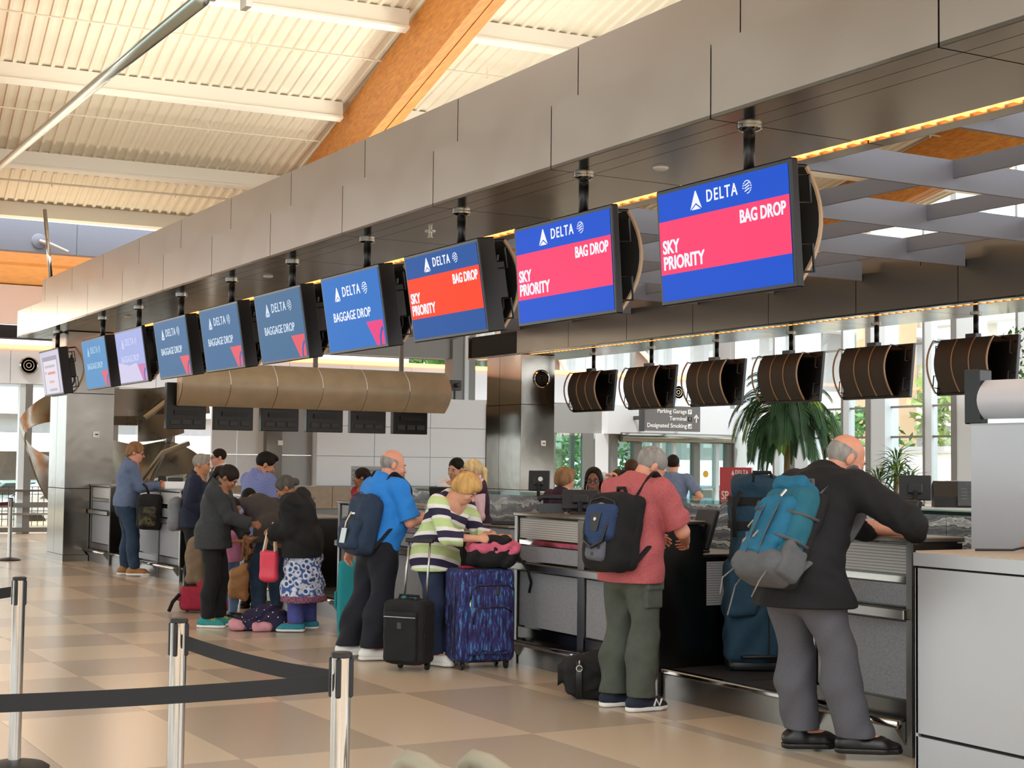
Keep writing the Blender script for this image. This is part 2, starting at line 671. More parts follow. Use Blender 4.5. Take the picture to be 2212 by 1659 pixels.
mb = MB()
s = 0.19
for k in range(-88, 110):
    u = k * s
    pr = [(u, 0), (u + 0.05, 0.0), (u + 0.065, 0.035), (u + s - 0.015, 0.035), (u + s, 0)]
    for a, b in zip(pr[:-1], pr[1:]):
        mb.add([roof_pt(a[0], 0, -a[1]), roof_pt(b[0], 0, -b[1]), roof_pt(b[0], 32.6, -b[1]), roof_pt(a[0], 32.6, -a[1])], [(0, 1, 2, 3)])
mb.build('roof_deck', MATS['deck'], ROOF, fixn=False)
mb = MB()
mb.add([roof_pt(u, d, -0.2) for u, d in ((-17, -0.5), (21, -0.5), (21, 32.8), (-17, 32.8))], [(0, 1, 2, 3)])
mb.build('roof_top', MATS['deck'], ROOF)
BU = [-5.6, 0.55, 6.85, 12.7, 17.9]     # beams, at d = 20


def bu(d, k):
    return BU[k] + 0.028 * (d - 20)


for k in range(5):
    for sx in (0, 1):     # a pair of glulam leaves with a slot between
        vs = []
        for d in (6, 32):
            u0 = bu(d, k) + sx * 0.172
            for du, dz in ((0, 0.02), (0.155, 0.02), (0.155, 1.0), (0, 1.0)):
                vs.append(roof_pt(u0 + du, d, dz))
        o = MB().add(vs, [(0, 1, 2, 3), (4, 7, 6, 5), (0, 4, 5, 1), (1, 5, 6, 2), (2, 6, 7, 3), (3, 7, 4, 0)]).build('timber_beam', MATS['glulam'], ROOF)
    m_ = MB()
    vs = [roof_pt(bu(d, k) + du, d, dz) for d in (6, 32) for du, dz in ((0.15, 0.05), (0.18, 0.05), (0.18, 0.9), (0.15, 0.9))]
    m_.add(vs, [(0, 1, 2, 3), (4, 7, 6, 5), (0, 4, 5, 1), (1, 5, 6, 2), (2, 6, 7, 3), (3, 7, 4, 0)])
    m_.build('beam_slot', MATS['dark_gap'], ROOF)
for d in (12.0, 16.4, 20.4, 24.25, 28.4, 31.6):
    for k in range(5):
        a, b = bu(d, k) + 0.45, (bu(d, k + 1) - 0.12 if k < 4 else BU[4] + 4)
        m_ = MB()
        for (w, z0, z1) in ((0.12, 0.0, 0.27), (0.2, 0.25, 0.285)):
            vs = [roof_pt(uu, d + ww, zz) for uu in (a, b) for ww, zz in ((-w / 2, z0), (w / 2, z0), (w / 2, z1), (-w / 2, z1))]
            m_.add(vs, [(0, 1, 2, 3), (4, 7, 6, 5), (0, 4, 5, 1), (1, 5, 6, 2), (2, 6, 7, 3), (3, 7, 4, 0)])
        m_.build('purlin', MATS['purlin'], ROOF)
for d, r in ((21.9, 0.016), (25.75, 0.012), (29.6, 0.022), (18.0, 0.016)):
    for k in range(4):
        a, b = bu(d, k) + 0.35, bu(d, k + 1) - 0.1
        m_ = MB().tube([roof_pt(a, d, 0.16), roof_pt(b, d, 0.16)], r, 8)
        for q in (0.25, 0.65, 0.95):
            p = roof_pt(a + (b - a) * q, d, 0.16)
            m_.tube([p, p + Vector((0, 0, 0.12))], 0.006, 5)
            m_.tube([p, p - Vector((0, 0, 0.06))], 0.012, 6)
        m_.build('sprinkler_pipe', MATS['pipe_white'], ROOF)

# steel strut of the roof truss with its bracket, and the slim rod over the canopy
st = thing('roof_strut', 'round pale steel strut slanting across the ceiling at top left', 'strut')
MB().tube([(3.10, 9.7, 4.66), (3.55, 14, 5.12), (4.59, 24, 6.1), (5.02, 28.0, 6.46)], 0.052, 16).build('tube', MATS['pipe_steel'], st, 'all')
m_ = MB()
_dir = (Vector((3.10, 9.7, 4.66)) - Vector((3.55, 14, 5.12))).normalized()
for k, (ox, oz) in enumerate(((0.05, 0.06), (0.27, 0.03))):
    m_.box(3.1 + ox, 3.14 + ox, 9.6, 9.72, 4.60 + oz, 5.3)
m_.box(3.02, 3.4, 9.64, 9.68, 4.72, 4.80)
m_.build('bracket', MATS['purlin'], st)
rd = thing('suspension_rod', 'slim steel rod leaning above the far end of the canopy', 'rod')
MB().tube([(5.62, 25.15, 4.55), (5.60, 25.62, 5.72)], 0.032, 12).build('rod', MATS['chrome'], rd, 'all')

# ---------------------------------------------------------------- canopy ring over the check-in island
CAN = link('canopy', None)
tag(CAN, kind='structure')


def panels(xa, xb, z0, z1, ys, name, m):
    for a, b in zip(ys[:-1], ys[1:]):
        key = (name, round(xb - xa, 3), round(z1 - z0, 3), round(abs(b - a), 3), m)
        if key not in _cache:
            L_ = abs(b - a)
            _cache[key] = MB().box(0, xb - xa, -L_ / 2 + 0.006, L_ / 2 - 0.006, 0, z1 - z0).mesh(name, MATS[m])
        link(name, _cache[key], CAN, (xa, (a + b) / 2, z0))


YL = [26.45] + [7.18 + 1.8265 * k for k in range(10, -7, -1)]
YU = [25.5] + [8.95 + 1.8175 * k for k in range(9, -8, -1)]
ZS = 3.655
for (x0, x1, sg) in ((5.39, 6.76, 1), (15.36, 13.99, -1)):
    lo_in, up_in = sorted((x0, x0 + sg * 0.03)), sorted((x0 + sg * 0.18, x0 + sg * 0.21))
    panels(lo_in[0], lo_in[1], ZS, 4.10, YL, 'fascia_panel', 'fascia')
    panels(up_in[0], up_in[1], 4.0, 4.535, YU, 'fascia_panel', 'fascia')
    b0, b1 = sorted((x0 + sg * 0.04, x1 - sg * 0.04))
    u0, u1 = sorted((x0 + sg * 0.23, x1 - sg * 0.23))
    core = MB().box(b0, b1, -3.6, 26.4, ZS + 0.03, 4.09)
    core.box(u0, u1, -3.6, 25.45, 4.09, 4.53)
    core.build('canopy_core', MATS['dark_gap'], CAN)
    li = sorted((x1, x1 - sg * 0.03))
    ui = sorted((x1 - sg * 0.18, x1 - sg * 0.21))
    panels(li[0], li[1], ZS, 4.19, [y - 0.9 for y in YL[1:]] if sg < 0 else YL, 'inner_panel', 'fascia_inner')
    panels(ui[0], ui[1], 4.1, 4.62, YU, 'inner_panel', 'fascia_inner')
    # soffit: three plate rows, the strip light, one plate row
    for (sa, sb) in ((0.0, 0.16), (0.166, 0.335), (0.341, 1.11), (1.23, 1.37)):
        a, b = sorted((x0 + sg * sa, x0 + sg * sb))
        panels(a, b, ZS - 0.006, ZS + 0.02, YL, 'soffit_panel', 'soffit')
    a, b = sorted((x0 + sg * 1.12, x0 + sg * 1.22))
    lp = [y for y in YL]
    for ya, yb in zip(lp[:-1], lp[1:]):
        o = MB().box(a + 0.005, b - 0.005, yb + 0.012, ya - 0.012, ZS + 0.012, ZS + 0.03).build('strip_light', MATS['strip_light'], CAN)
        lv = MB()
        n = 14
        for q in range(n):
            y = yb + (ya - yb) * (q + 0.5) / n
            lv.box(a + 0.005, b - 0.005, y - 0.012, y + 0.012, ZS - 0.002, ZS + 0.012)
        lv.build('louvre', MATS['strip_louvre'], o)
    # end plates
    ea, eb = sorted((x0, x1))
    MB().box(ea + 0.001, eb - 0.001, 26.46, 26.49, ZS, 4.1).build('end_panel', MATS['fascia'], CAN)
    MB().box(u0, u1, 25.5, 25.53, 4.1, 4.53).build('end_panel', MATS['fascia'], CAN)
for k in range(-3, 10):    # trellis baffles
    y = 8.0 + 1.825 * k
    MB().box(6.77, 13.98, y - 0.02, y + 0.02, 4.10, 4.36).build('baffle', MATS['baffle'], CAN)
    for x in (7.08, 8.57, 10.06, 11.55, 13.04):
        if k < 9:
            key = 'cross_baffle'
            if key not in _cache:
                _cache[key] = MB().box(-0.02, 0.02, -0.8925 + 0.021, 0.9125 - 0.001, 4.20, 4.36).mesh('cross_baffle', MATS['baffle'])
            link('cross_baffle', _cache[key], CAN, (x, y + 0.9125 - 0.01, 0))
# small fixtures in the front soffit
for k, (x, y) in enumerate(((5.98, 8.53), (5.95, 12.0), (5.9, 15.9), (5.92, 21.6))):
    t = tag(MB().lathe([(0.055, 0.0), (0.052, -0.012), (0.04, -0.018), (0.02, -0.02)] if k != 1 else [(0.05, 0), (0.05, -0.008), (0.018, -0.01), (0.018, -0.05), (0.03, -0.052), (0.03, -0.058)], 20, (x, y, ZS - 0.006)).build(
        'sprinkler_head' if k == 1 else 'smoke_detector', MATS['chrome'] if k == 1 else MATS['sign_white'], None, True))
    tag(t, ['small round white detector in the soffit left of the nearest screen pole', 'small red-brown sprinkler head under the soffit mid canopy',
            'small round detector under the soffit above the fourth screen', 'small round detector under the far end of the soffit'][k], 'sprinkler' if k == 1 else 'detector')


# ---------------------------------------------------------------- two steel columns under the canopy
def column(n, x0, x1, y0, y1, seam, vent, label):
    c = thing('column', label, 'column', (x0, y0, 0))
    for i, (z0, z1) in enumerate(zip([0.1] + seam, seam + [ZS - 0.012])):
        g = 0.006
        MB().box(0, x1 - x0, 0.0, 0.012, z0 + g, z1 - g).build('cladding_panel', MATS['column_steel'], c)
        MB().box(0, 0.012, 0.02, y1 - y0 - 0.5, z0 + g, z1 - g).build('cladding_panel', MATS['column_steel'], c)
        MB().box(0, 0.012, y1 - y0 - 0.49, y1 - y0, z0 + g, z1 - g).build('cladding_panel', MATS['column_steel'], c)
    MB().box(0.014, x1 - x0 - 0.001, 0.014, y1 - y0 - 0.001, 0.0, ZS - 0.008).build('core', MATS['dark_gap'], c)
    MB().box(-0.004, x1 - x0, -0.004, y1 - y0, 0.0, 0.1).build('base_plate', MATS['column_steel'], c)
    if vent:
        v = MB().lathe([(0.17, 0), (0.17, 0.03), (0.15, 0.04), (0.135, 0.03), (0.13, 0.0)], 28, M=Matrix.Translation((0.42, 0, vent)) @ Matrix.Rotation(R(90), 4, 'X')).build('vent', MATS['chrome'], c, True)
        MB().lathe([(0.13, 0.004), (0.0, 0.004)], 28, M=Matrix.Translation((0.42, 0, vent)) @ Matrix.Rotation(R(90), 4, 'X')).build('vent_recess', MATS['black_plastic'], v)
        for r_ in (0.1, 0.065, 0.03):
            MB().tube([(0.42 + r_ * math.cos(a * PI / 12), -0.02, vent + r_ * math.sin(a * PI / 12)) for a in range(25)], 0.009, 6).build('vent_ring', MATS['dark_grey'], v, True)
    b = MB().rbox(0.42, 0.52, -0.03, 0, 1.96, 2.06, 0.006).build('call_box', MATS['sign_white'], c)
    MB().box(0.45, 0.5, -0.033, -0.028, 2.0, 2.02).build('call_box_label', MATS['dark_grey'], b)
    return c


column('a', 5.78, 6.53, 24.5, 25.62, [1.15, 2.66], 0, 'polished steel clad column behind the far left check-in desk')
column('b', 13.95, 14.66, 24.28, 25.6, [1.15, 2.72], 3.2, 'steel clad column with a round air vent beside the white panel wall')
# ---------------------------------------------------------------- far wall (Y = 34) and window wall (X = 26.5)
YW, XW = 34.0, 26.5
wf = tag(link('wall_far', None), kind='structure')
ZB0, ZB1 = 3.24, 4.0            # bulkhead
xs = [2.0 + 1.6 * k for k in range(0, 16)] + [XW]
for a, b in zip(xs[:-1], xs[1:]):
    MB().box(a + 0.006, b - 0.006, YW, YW + 0.04, ZB0, ZB1).build('bulkhead_panel', MATS['white_panel'], wf)
MB().box(2, XW, YW + 0.04, YW + 0.5, ZB0, ZB1 - 0.03).build('bulkhead_core', MATS['white_wall'], wf)
for a, b in zip(xs[:-1], xs[1:]):
    MB().box(a + 0.01, b - 0.01, YW - 0.03, YW + 0.2, ZB1, ZB1 + 0.085).build('strip_light', MATS['strip_light'], wf)
for x in (6.3, 7.18, 17.75, 24.46):
    v = MB().lathe([(0.2, 0), (0.2, 0.04), (0.17, 0.055), (0.155, 0.03), (0.15, 0.0)], 28, M=Matrix.Translation((x, YW, 3.64)) @ Matrix.Rotation(R(90), 4, 'X')).build('vent', MATS['chrome'], wf, True)
    MB().lathe([(0.155, 0.008), (0, 0.008)], 24, M=Matrix.Translation((x, YW, 3.64)) @ Matrix.Rotation(R(90), 4, 'X')).build('vent_recess', MATS['black_plastic'], v)
    for r_ in (0.11, 0.05):
        MB().tube([(x + r_ * math.cos(a * PI / 12), YW - 0.03, 3.64 + r_ * math.sin(a * PI / 12)) for a in range(25)], 0.008, 6).build('vent_ring', MATS['pipe_white'], v, True)
# above the bulkhead at the left: glazing strip, dark recess, white wall, wood soffit, grey lintel under the roof edge
for n, (z0, z1, y0, y1, m) in enumerate(((4.72, 5.62, 36.2, 36.4, 'white_wall'), (4.42, 4.72, 36.6, 37.0, 'dark_gap'), (6.05, 6.72, 33.4, 33.7, 'baffle'))):
    for a in range(-6, 20, 2):
        MB().box(a + 0.005, a + 1.995, y0, y1, z0, z1).build('wall_panel', MATS[m], wf)
MB().add([(-6, 33.7, 6.08), (20, 33.7, 6.08), (20, 36.4, 5.62), (-6, 36.4, 5.62)], [(0, 1, 2, 3)]).box(-6, 20, 34.6, 34.62, 5.88, 5.91).build('wood_soffit', MATS['wood_soffit'], wf)
MB().box(-6, 20, 33.6, 37.0, 6.73, 6.8).build('roof_edge', MATS['purlin'], wf)
sc = thing('wall_lamp', 'small round spotlight on an arm on the grey lintel under the roof', 'lamp')
MB().lathe([(0.17, 0), (0.15, 0.04), (0.09, 0.06), (0.05, 0.07)], 24, M=Matrix.Translation((7.2, 33.4, 6.28)) @ Matrix.Rotation(R(90), 4, 'X')).build('backplate', MATS['baffle'], sc, True)
MB().tube([(7.2, 33.33, 6.28), (7.42, 33.2, 6.2), (7.75, 33.1, 6.05)], 0.045, 10).build('arm', MATS['grey_panel'], sc, True)

# white panelled partition and the grey bays left of it
wp = tag(link('wall_partition', None), kind='structure')
rows = [0.72, 1.10, 1.755, 2.42, 3.09]
cols = [12.70, 14.07, 15.45, 16.88]
for z0, z1 in zip(rows[1:-1], rows[2:]):
    for a, b in zip(cols[:-1], cols[1:]):
        MB().box(a + 0.006, b - 0.006, 31.0, 31.05, z0 + 0.006, z1 - 0.006).build('panel', MATS['white_panel'], wp)
MB().box(12.69, 16.89, 31.05, 31.3, 0.0, 3.08).build('partition_core', MATS['white_wall'], wp)
MB().box(16.89, 17.1, 30.96, 31.3, 0.0, 3.0).build('end_post', MATS['mullion_dark'], wp)
for a, b, y in ((10.4, 10.95, 31.2), (10.98, 11.55, 31.2), (11.9, 12.28, 31.1), (12.3, 12.69, 31.25)):
    for z0, z1 in ((1.1, 1.755), (1.765, 3.2)):
        MB().box(a, b, y, y + 0.08, z0, z1).build('panel', MATS['white_panel' if a < 11.6 else 'grey_panel'], wp)
MB().box(11.55, 11.9, 31.0, 31.2, 0.2, 3.2).build('steel_pilaster', MATS['column_steel'], wp)
MB().box(11.8, 11.9, 30.96, 31.0, 1.97, 2.07).build('call_box', MATS['sign_white'], wp)
a = 10.4
for b in (11.6, 13.0, 14.2, 15.4, 16.4, 17.4, 18.6):
    MB().box(a + 0.006, b - 0.006, 30.8, 30.9, 0.62, 1.09).build('stone_slab', MATS['stone_beige'], wp)
    a = b
MB().box(10.4, 18.6, 30.86, 31.0, 0, 0.62).build('plinth', MATS['mullion_dark'], wp)
# grey cross beam with its post behind the far end of the canopy
tb = tag(link('trim_1', None), kind='structure')
MB().box(13.0, 16.6, 31.6, 31.9, 4.05, 4.55).build('cross_beam', MATS['mullion_dark'], tb)
MB().box(12.0, 16.6, 31.58, 31.6, 4.55, 4.62).build('beam_edge', MATS['pipe_white'], tb)
MB().box(16.25, 16.85, 31.5, 31.9, 3.05, 5.2).build('post', MATS['mullion_dark'], tb)
MB().box(16.55, 16.65, 31.45, 31.5, 3.05, 5.2).build('post_edge', MATS['mullion'], tb)
# cctv camera on top of the white partition
cc = thing('security_camera', 'small black camera on a stalk on top of the white panelled partition', 'camera', (16.1, 31.1, 3.09))
MB().tube([(0, 0, 0), (0, 0, 0.28)], 0.025, 8).build('stalk', MATS['black_plastic'], cc)
MB().rbox(-0.16, 0.14, -0.1, 0.1, 0.2, 0.44, 0.02).build('body', MATS['dark_grey'], cc)
MB().lathe([(0.05, 0), (0.06, 0.12), (0.05, 0.125)], 14, M=Matrix.Translation((0, -0.1, 0.32)) @ Matrix.Rotation(R(90), 4, 'X')).build('lens', MATS['black_plastic'], cc, True)

# glazing under the bulkhead, left of the partition
w1 = tag(link('window_1', None), kind='structure')
mx_ = [2.0, 3.4, 5.3, 7.22, 9.1, 10.4]
for a, b in zip(mx_[:-1], mx_[1:]):
    MB().box(a + 0.07, b - 0.07, YW + 0.1, YW + 0.115, 0.02, ZB0).build('pane', MATS['window_glass'], w1)
for x in mx_:
    MB().box(x - 0.07, x + 0.07, YW, YW + 0.3, 0, ZB0).build('mullion', MATS['mullion_dark'], w1)
    MB().box(x - 0.2, x - 0.075, YW + 0.02, YW + 0.2, 0, ZB0).build('mullion_face', MATS['mullion'], w1)
for z, h in ((0.9, 0.05), (0.56, 0.1), (0.4, 0.04), (0.03, 0.1)):
    MB().box(2, 10.4, YW - 0.02, YW + 0.02, z, z + h).build('rail', MATS['mullion_dark' if h == 0.1 else 'chrome'], w1)

# right-hand window wall
w2 = tag(link('window_2', None), kind='structure')
pil = [33.6, 31.05, 28.2, 25.35, 22.5, 19.65, 16.8, 13.9]
for y in pil:
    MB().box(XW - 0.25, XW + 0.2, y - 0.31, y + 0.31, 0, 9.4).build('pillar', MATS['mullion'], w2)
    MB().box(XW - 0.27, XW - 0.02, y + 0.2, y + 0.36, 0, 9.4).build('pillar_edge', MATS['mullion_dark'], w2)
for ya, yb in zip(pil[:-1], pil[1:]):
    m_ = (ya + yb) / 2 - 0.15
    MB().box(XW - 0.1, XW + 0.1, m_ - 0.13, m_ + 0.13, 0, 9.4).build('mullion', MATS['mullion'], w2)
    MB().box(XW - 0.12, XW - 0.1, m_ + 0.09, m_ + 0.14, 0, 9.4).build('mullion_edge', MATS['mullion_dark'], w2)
    for c, d in ((ya - 0.31, m_ + 0.13), (m_ - 0.13, yb + 0.36)):
        MB().box(XW, XW + 0.012, d + 0.02, c - 0.02, 0.1, 9.3).build('pane', MATS['window_glass'], w2)
        for z in (0.15, 1.0, 2.37, 3.1, 4.6, 6.0, 7.6):
            MB().box(XW - 0.06, XW - 0.005, d, c, z, z + 0.05).build('transom', MATS['mullion_dark'], w2)

# clerestory over the far bulkhead: pale posts and glass with the outside bridge behind
w3 = tag(link('window_3', None), kind='structure')
for k, x in enumerate([18.0 + 1.42 * i for i in range(7)]):
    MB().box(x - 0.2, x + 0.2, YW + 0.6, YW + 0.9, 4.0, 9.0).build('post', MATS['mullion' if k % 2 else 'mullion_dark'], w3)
    MB().box(x + 0.21, x + 1.2, YW + 0.74, YW + 0.75, 4.0, 9.0).build('pane', MATS['window_glass'], w3)
for x0, x1 in ((20.3, 21.2), (22.6, 24.4)):
    MB().tube([(x0, YW + 0.5, 5.6), (x1, YW + 0.5, 4.1)], 0.07, 8).build('brace', MATS['mullion'], w3)

# door vestibule under the bulkhead right of the steel column
d1 = tag(link('door_1', None), kind='structure')
MB().box(18.6, 22.0, YW + 0.0, YW + 0.3, 2.46, 3.23).build('header', MATS['grey_panel'], d1)
MB().box(22.0, 26.4, YW - 0.3, YW + 0.3, 2.46, 3.23).build('header', MATS['white_wall'], d1)
MB().tube([(22.4, YW - 0.3, 2.38), (26.1, YW - 0.3, 2.38)], 0.13, 14).build('door_drum', MATS['column_steel'], d1, True)
for x, w, m in ((19.0, 0.1, 'mullion_dark'), (20.4, 0.12, 'mullion_dark'), (21.55, 0.14, 'mullion_dark'), (21.95, 0.2, 'white_panel'), (22.35, 0.1, 'mullion_dark'), (23.1, 0.12, 'mullion_dark'), (23.75, 0.06, 'mullion'), (24.3, 0.05, 'mullion'), (25.05, 0.1, 'mullion_dark'), (25.75, 0.05, 'mullion'), (26.2, 0.12, 'mullion_dark')):
    MB().box(x - w, x + w, YW - 0.1, YW + 0.1, 0, 2.46).build('jamb', MATS[m], d1)
for a, b in ((18.7, 18.9), (19.1, 20.28), (20.52, 21.4), (22.45, 22.98), (23.22, 23.69), (23.81, 24.25), (24.35, 24.95), (25.15, 25.7), (25.8, 26.08)):
    MB().box(a, b, YW, YW + 0.012, 0.05, 2.4).build('door_leaf', MATS['door_glass'], d1)
    MB().box(a, b, YW - 0.03, YW + 0.03, 0.98, 1.04).build('push_bar', MATS['chrome'], d1)
st_ = MB().lathe([(0.1, 0), (0.1, 0.004)], 8, M=Matrix.Translation((25.4, YW - 0.02, 1.42)) @ Matrix.Rotation(R(90), 4, 'X')).build('door_sticker', mat('sticker', 'e0b030', 0.5), d1)
# second inner row of doors gives the vestibule its depth
for x in (19.8, 21.0, 22.6, 23.6, 24.7, 25.9):
    MB().box(x - 0.06, x + 0.06, YW + 2.4, YW + 2.5, 0, 2.9).build('jamb', MATS['mullion_dark'], d1)
MB().box(18.6, 26.6, YW + 2.3, YW + 2.6, 2.6, 3.3).build('header', MATS['concrete'], d1)

# hanging direction sign in front of the doors
sg = thing('direction_sign', 'dark grey hanging sign reading Parking Garage, Terminal 1 and Designated Smoking', 'sign', (23.43, 32.8, 2.54))
mat('sign_grey', '6d6a6c', 0.5)
MB().box(-0.9, 0.9, 0, 0.12, 0, 0.66).build('board', MATS['sign_grey'], sg)
MB().box(-0.97, -0.9, -0.02, 0.14, -0.02, 0.7).build('edge', MATS['dark_grey'], sg)
for x in (-0.6, 0.6):
    MB().box(x - 0.03, x + 0.03, 0.12, 0.91, 0.3, 0.4).build('bracket_arm', MATS['dark_grey'], sg)
RX = Matrix.Rotation(R(90), 4, 'X')
for k, (t, ic) in enumerate((('Parking Garage', 'P'), ('Terminal', '1'), ('Designated Smoking', ''))):
    z = 0.52 - 0.19 * k
    text(t, 0.155, MATS['sign_white'], sg, Matrix.Translation((0.46, -0.004, z)) @ RX, align='RIGHT', bold=0.002)
    ib = MB().box(0.5, 0.62, -0.006, 0, z - 0.06, z + 0.06).build('icon', MATS['sign_white' if k != 1 else 'black_plastic'], sg)
    if ic:
        text(ic, 0.11, MATS['dark_grey' if k != 1 else 'sign_white'], ib, Matrix.Translation((0.56, -0.008, z)) @ RX)
    else:
        MB().box(0.52, 0.59, -0.009, -0.006, z - 0.03, z - 0.01).box(0.58, 0.6, -0.009, -0.006, z - 0.02, z + 0.035).build('icon_mark', MATS['dark_grey'], ib)
ar = MB().box(0.755, 0.785, -0.008, 0, 0.24, 0.42)
ar.prism([(0.69, 0.36), (0.77, 0.46), (0.85, 0.36), (0.83, 0.34), (0.77, 0.41), (0.71, 0.34)], -0.008, 0)
ar.build('arrow', MATS['sign_white'], sg)

# left-hand side of the hall, out of frame: a glazed wall that gives the steel something to mirror
w4 = tag(link('window_4', None), kind='structure')
for k in range(12):
    y = -12 + 4.0 * k
    MB().box(-15.3, -14.9, y - 0.3, y + 0.3, 0, 9).build('pillar', MATS['mullion_dark'], w4)
    MB().box(-15.12, -15.1, y + 0.3, y + 3.7, 0.1, 8).build('pane', MATS['window_glass'], w4)
MB().box(-15.4, -14.8, -13, 35, 3.3, 4.3).build('header', MATS['white_wall'], w4)
MB().box(-15.4, -14.8, -13, 35, 8.0, 12.5).build('header', MATS['white_wall'], w4)
MB().box(-15.4, -14.8, -13, 35, 0, 0.5).build('plinth', MATS['mullion_dark'], w4)
wb = tag(link('wall_back', None), kind='structure')
MB().box(-15, 27, -13.4, -13.1, 0, 3.2).build('wall_panel', MATS['stone_beige'], wb)
MB().box(-15, 27, -13.4, -13.1, 6.5, 12.5).build('wall_panel', MATS['white_wall'], wb)

# ---------------------------------------------------------------- outside
gr = struct('ground', MB().box(-60, 120, -60, 140, -0.6, -0.45), MATS['asphalt'])
# beyond the window wall: white precast wall, road bridge
pw = tag(link('wall_outside', None), kind='structure')
for k in range(9):
    for z0, z1 in ((-0.4, 1.02), (1.04, 2.1)):
        MB().box(33.0, 33.3, 12 + 2.9 * k + 0.012, 12 + 2.9 * (k + 1) - 0.012, z0, z1).build('precast_panel', MATS['concrete'], pw)
MB().box(32.95, 33.35, 12, 38.2, 2.1, 2.3).build('coping', MATS['concrete_dark'], pw)
br = thing('road_bridge', 'pale concrete road bridge outside beyond the window wall', 'bridge')
for z0, z1, m, nm in ((5.2, 6.0, 'concrete', 'parapet'), (4.3, 5.2, 'concrete_dark', 'deck'), (7.6, 8.6, 'concrete', 'parapet')):
    MB().box(46.5, 47.5, 5, 47.5, z0, z1).build(nm, MATS[m], br)
for y in (20, 32, 44):
    MB().box(47.5, 48.7, y, y + 1.2, -0.45, 7.6).build('pier', MATS['concrete'], br)
br2 = thing('parking_deck', 'pale concrete parking deck with a railing beyond the door vestibule', 'building')
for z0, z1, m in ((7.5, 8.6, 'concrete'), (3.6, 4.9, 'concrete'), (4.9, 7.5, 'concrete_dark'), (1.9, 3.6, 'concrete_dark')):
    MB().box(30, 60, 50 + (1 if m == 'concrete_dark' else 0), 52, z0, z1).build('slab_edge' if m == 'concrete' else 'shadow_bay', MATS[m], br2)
for k in range(6):
    MB().tube([(30, 49.9, 8.7 + 0.2 * k), (60, 49.9, 8.7 + 0.2 * k)], 0.03, 6).build('rail', MATS['mullion'], br2)
MB().box(44.5, 46, 47, 49, -0.4, 10).build('stair_tower', mat('tan', 'c9a988', 0.8), br2)
# beyond the left glazing: garage, fence, cars
pg = thing('parking_garage', 'white and grey parking garage outside beyond the left windows', 'building')
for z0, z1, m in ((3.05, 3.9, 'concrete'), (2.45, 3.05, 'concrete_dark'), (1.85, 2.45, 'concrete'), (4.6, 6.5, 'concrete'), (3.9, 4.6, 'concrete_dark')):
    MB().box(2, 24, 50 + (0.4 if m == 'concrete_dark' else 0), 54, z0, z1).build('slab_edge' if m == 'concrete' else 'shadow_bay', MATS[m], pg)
for k in range(7):
    MB().box(3 + 3.1 * k, 3.5 + 3.1 * k, 50.2, 50.8, -0.45, 2.0).build('pillar', MATS['concrete'], pg)
MB().box(2, 24, 53.5, 54, -0.45, 2.0).build('back_wall', MATS['concrete_dark'], pg)
fe = thing('railing', 'thin dark mesh railing outside below the left windows', 'railing')
m_ = MB()
for k in range(64):
    x = 4 + 0.14 * k
    m_.box(x - 0.008, x + 0.008, 38.0, 38.016, -0.45, 0.95)
for z in (0.15, 0.35, 0.55, 0.75, 0.93):
    m_.box(4, 13, 37.99, 38.02, z, z + 0.015)
m_.build('mesh_panel', MATS['dark_grey'], fe)
for x in (4.0, 7.0, 10.0, 13.0):
    MB().box(x - 0.03, x + 0.03, 37.98, 38.04, -0.45, 1.0).build('post', MATS['dark_grey'], fe)


def car(loc, rz, col, label, group=None):
    c = thing('car', label, 'car', loc, rz, group)
    paint = mat('paint', col, 0.25, coat=0.5)
    prof = [(-2.2, 0.35), (-2.25, 0.75), (-2.1, 0.95), (-1.5, 1.0), (-0.9, 1.42), (0.6, 1.45), (1.25, 1.0), (2.1, 0.85), (2.25, 0.6), (2.2, 0.35)]
    bm = bmesh.new()
    vs = [[bm.verts.new((x, y * (0.86 if z > 1.1 else 1), z)) for x, z in prof] for y in (-0.88, 0.88)]
    for i in range(len(prof)):
        bm.faces.new((vs[0][i], vs[0][(i + 1) % len(prof)], vs[1][(i + 1) % len(prof)], vs[1][i]))
    bm.faces.new(vs[0][::-1])
    bm.faces.new(vs[1])
    bmesh.ops.bevel(bm, geom=bm.edges[:], offset=0.06, segments=2, affect='EDGES')
    MB().bm(bm).build('body', paint, c, True)
    for y in (-0.85, 0.85):
        for poly in ([(-1.25, 1.03), (-0.82, 1.36), (-0.2, 1.38), (-0.2, 1.03)], [(-0.1, 1.03), (-0.1, 1.38), (0.5, 1.38), (0.95, 1.03)]):
            MB().prism(poly, y - 0.02 if y < 0 else y - 0.06, y + 0.06 if y < 0 else y + 0.02).build('side_window', MATS['dark_grey'], c)
        for x in (-1.4, 1.4):
            MB().lathe([(0.2, -0.1), (0.33, -0.1), (0.34, 0.0), (0.33, 0.1), (0.2, 0.1)], 20, M=Matrix.Translation((x, y, 0.33)) @ RX).build('wheel', MATS['black_plastic'], c, True)
    return c


car((10.2, 42.0, -0.45), 0.1, 'e4e6ea', 'white car parked outside beyond the mesh railing at far left')
car((9.9, 46.4, -0.45), 0.0, '9fb9b5', 'pale green car parked outside behind the white one')
car((15.0, 43.5, -0.45), 0.1, 'd8dadd', 'silver car outside seen under the ribbon sculpture')
car((31.5, 42.5, -0.45), 0.2, '8d9db8', 'blue grey car outside beyond the glass doors')


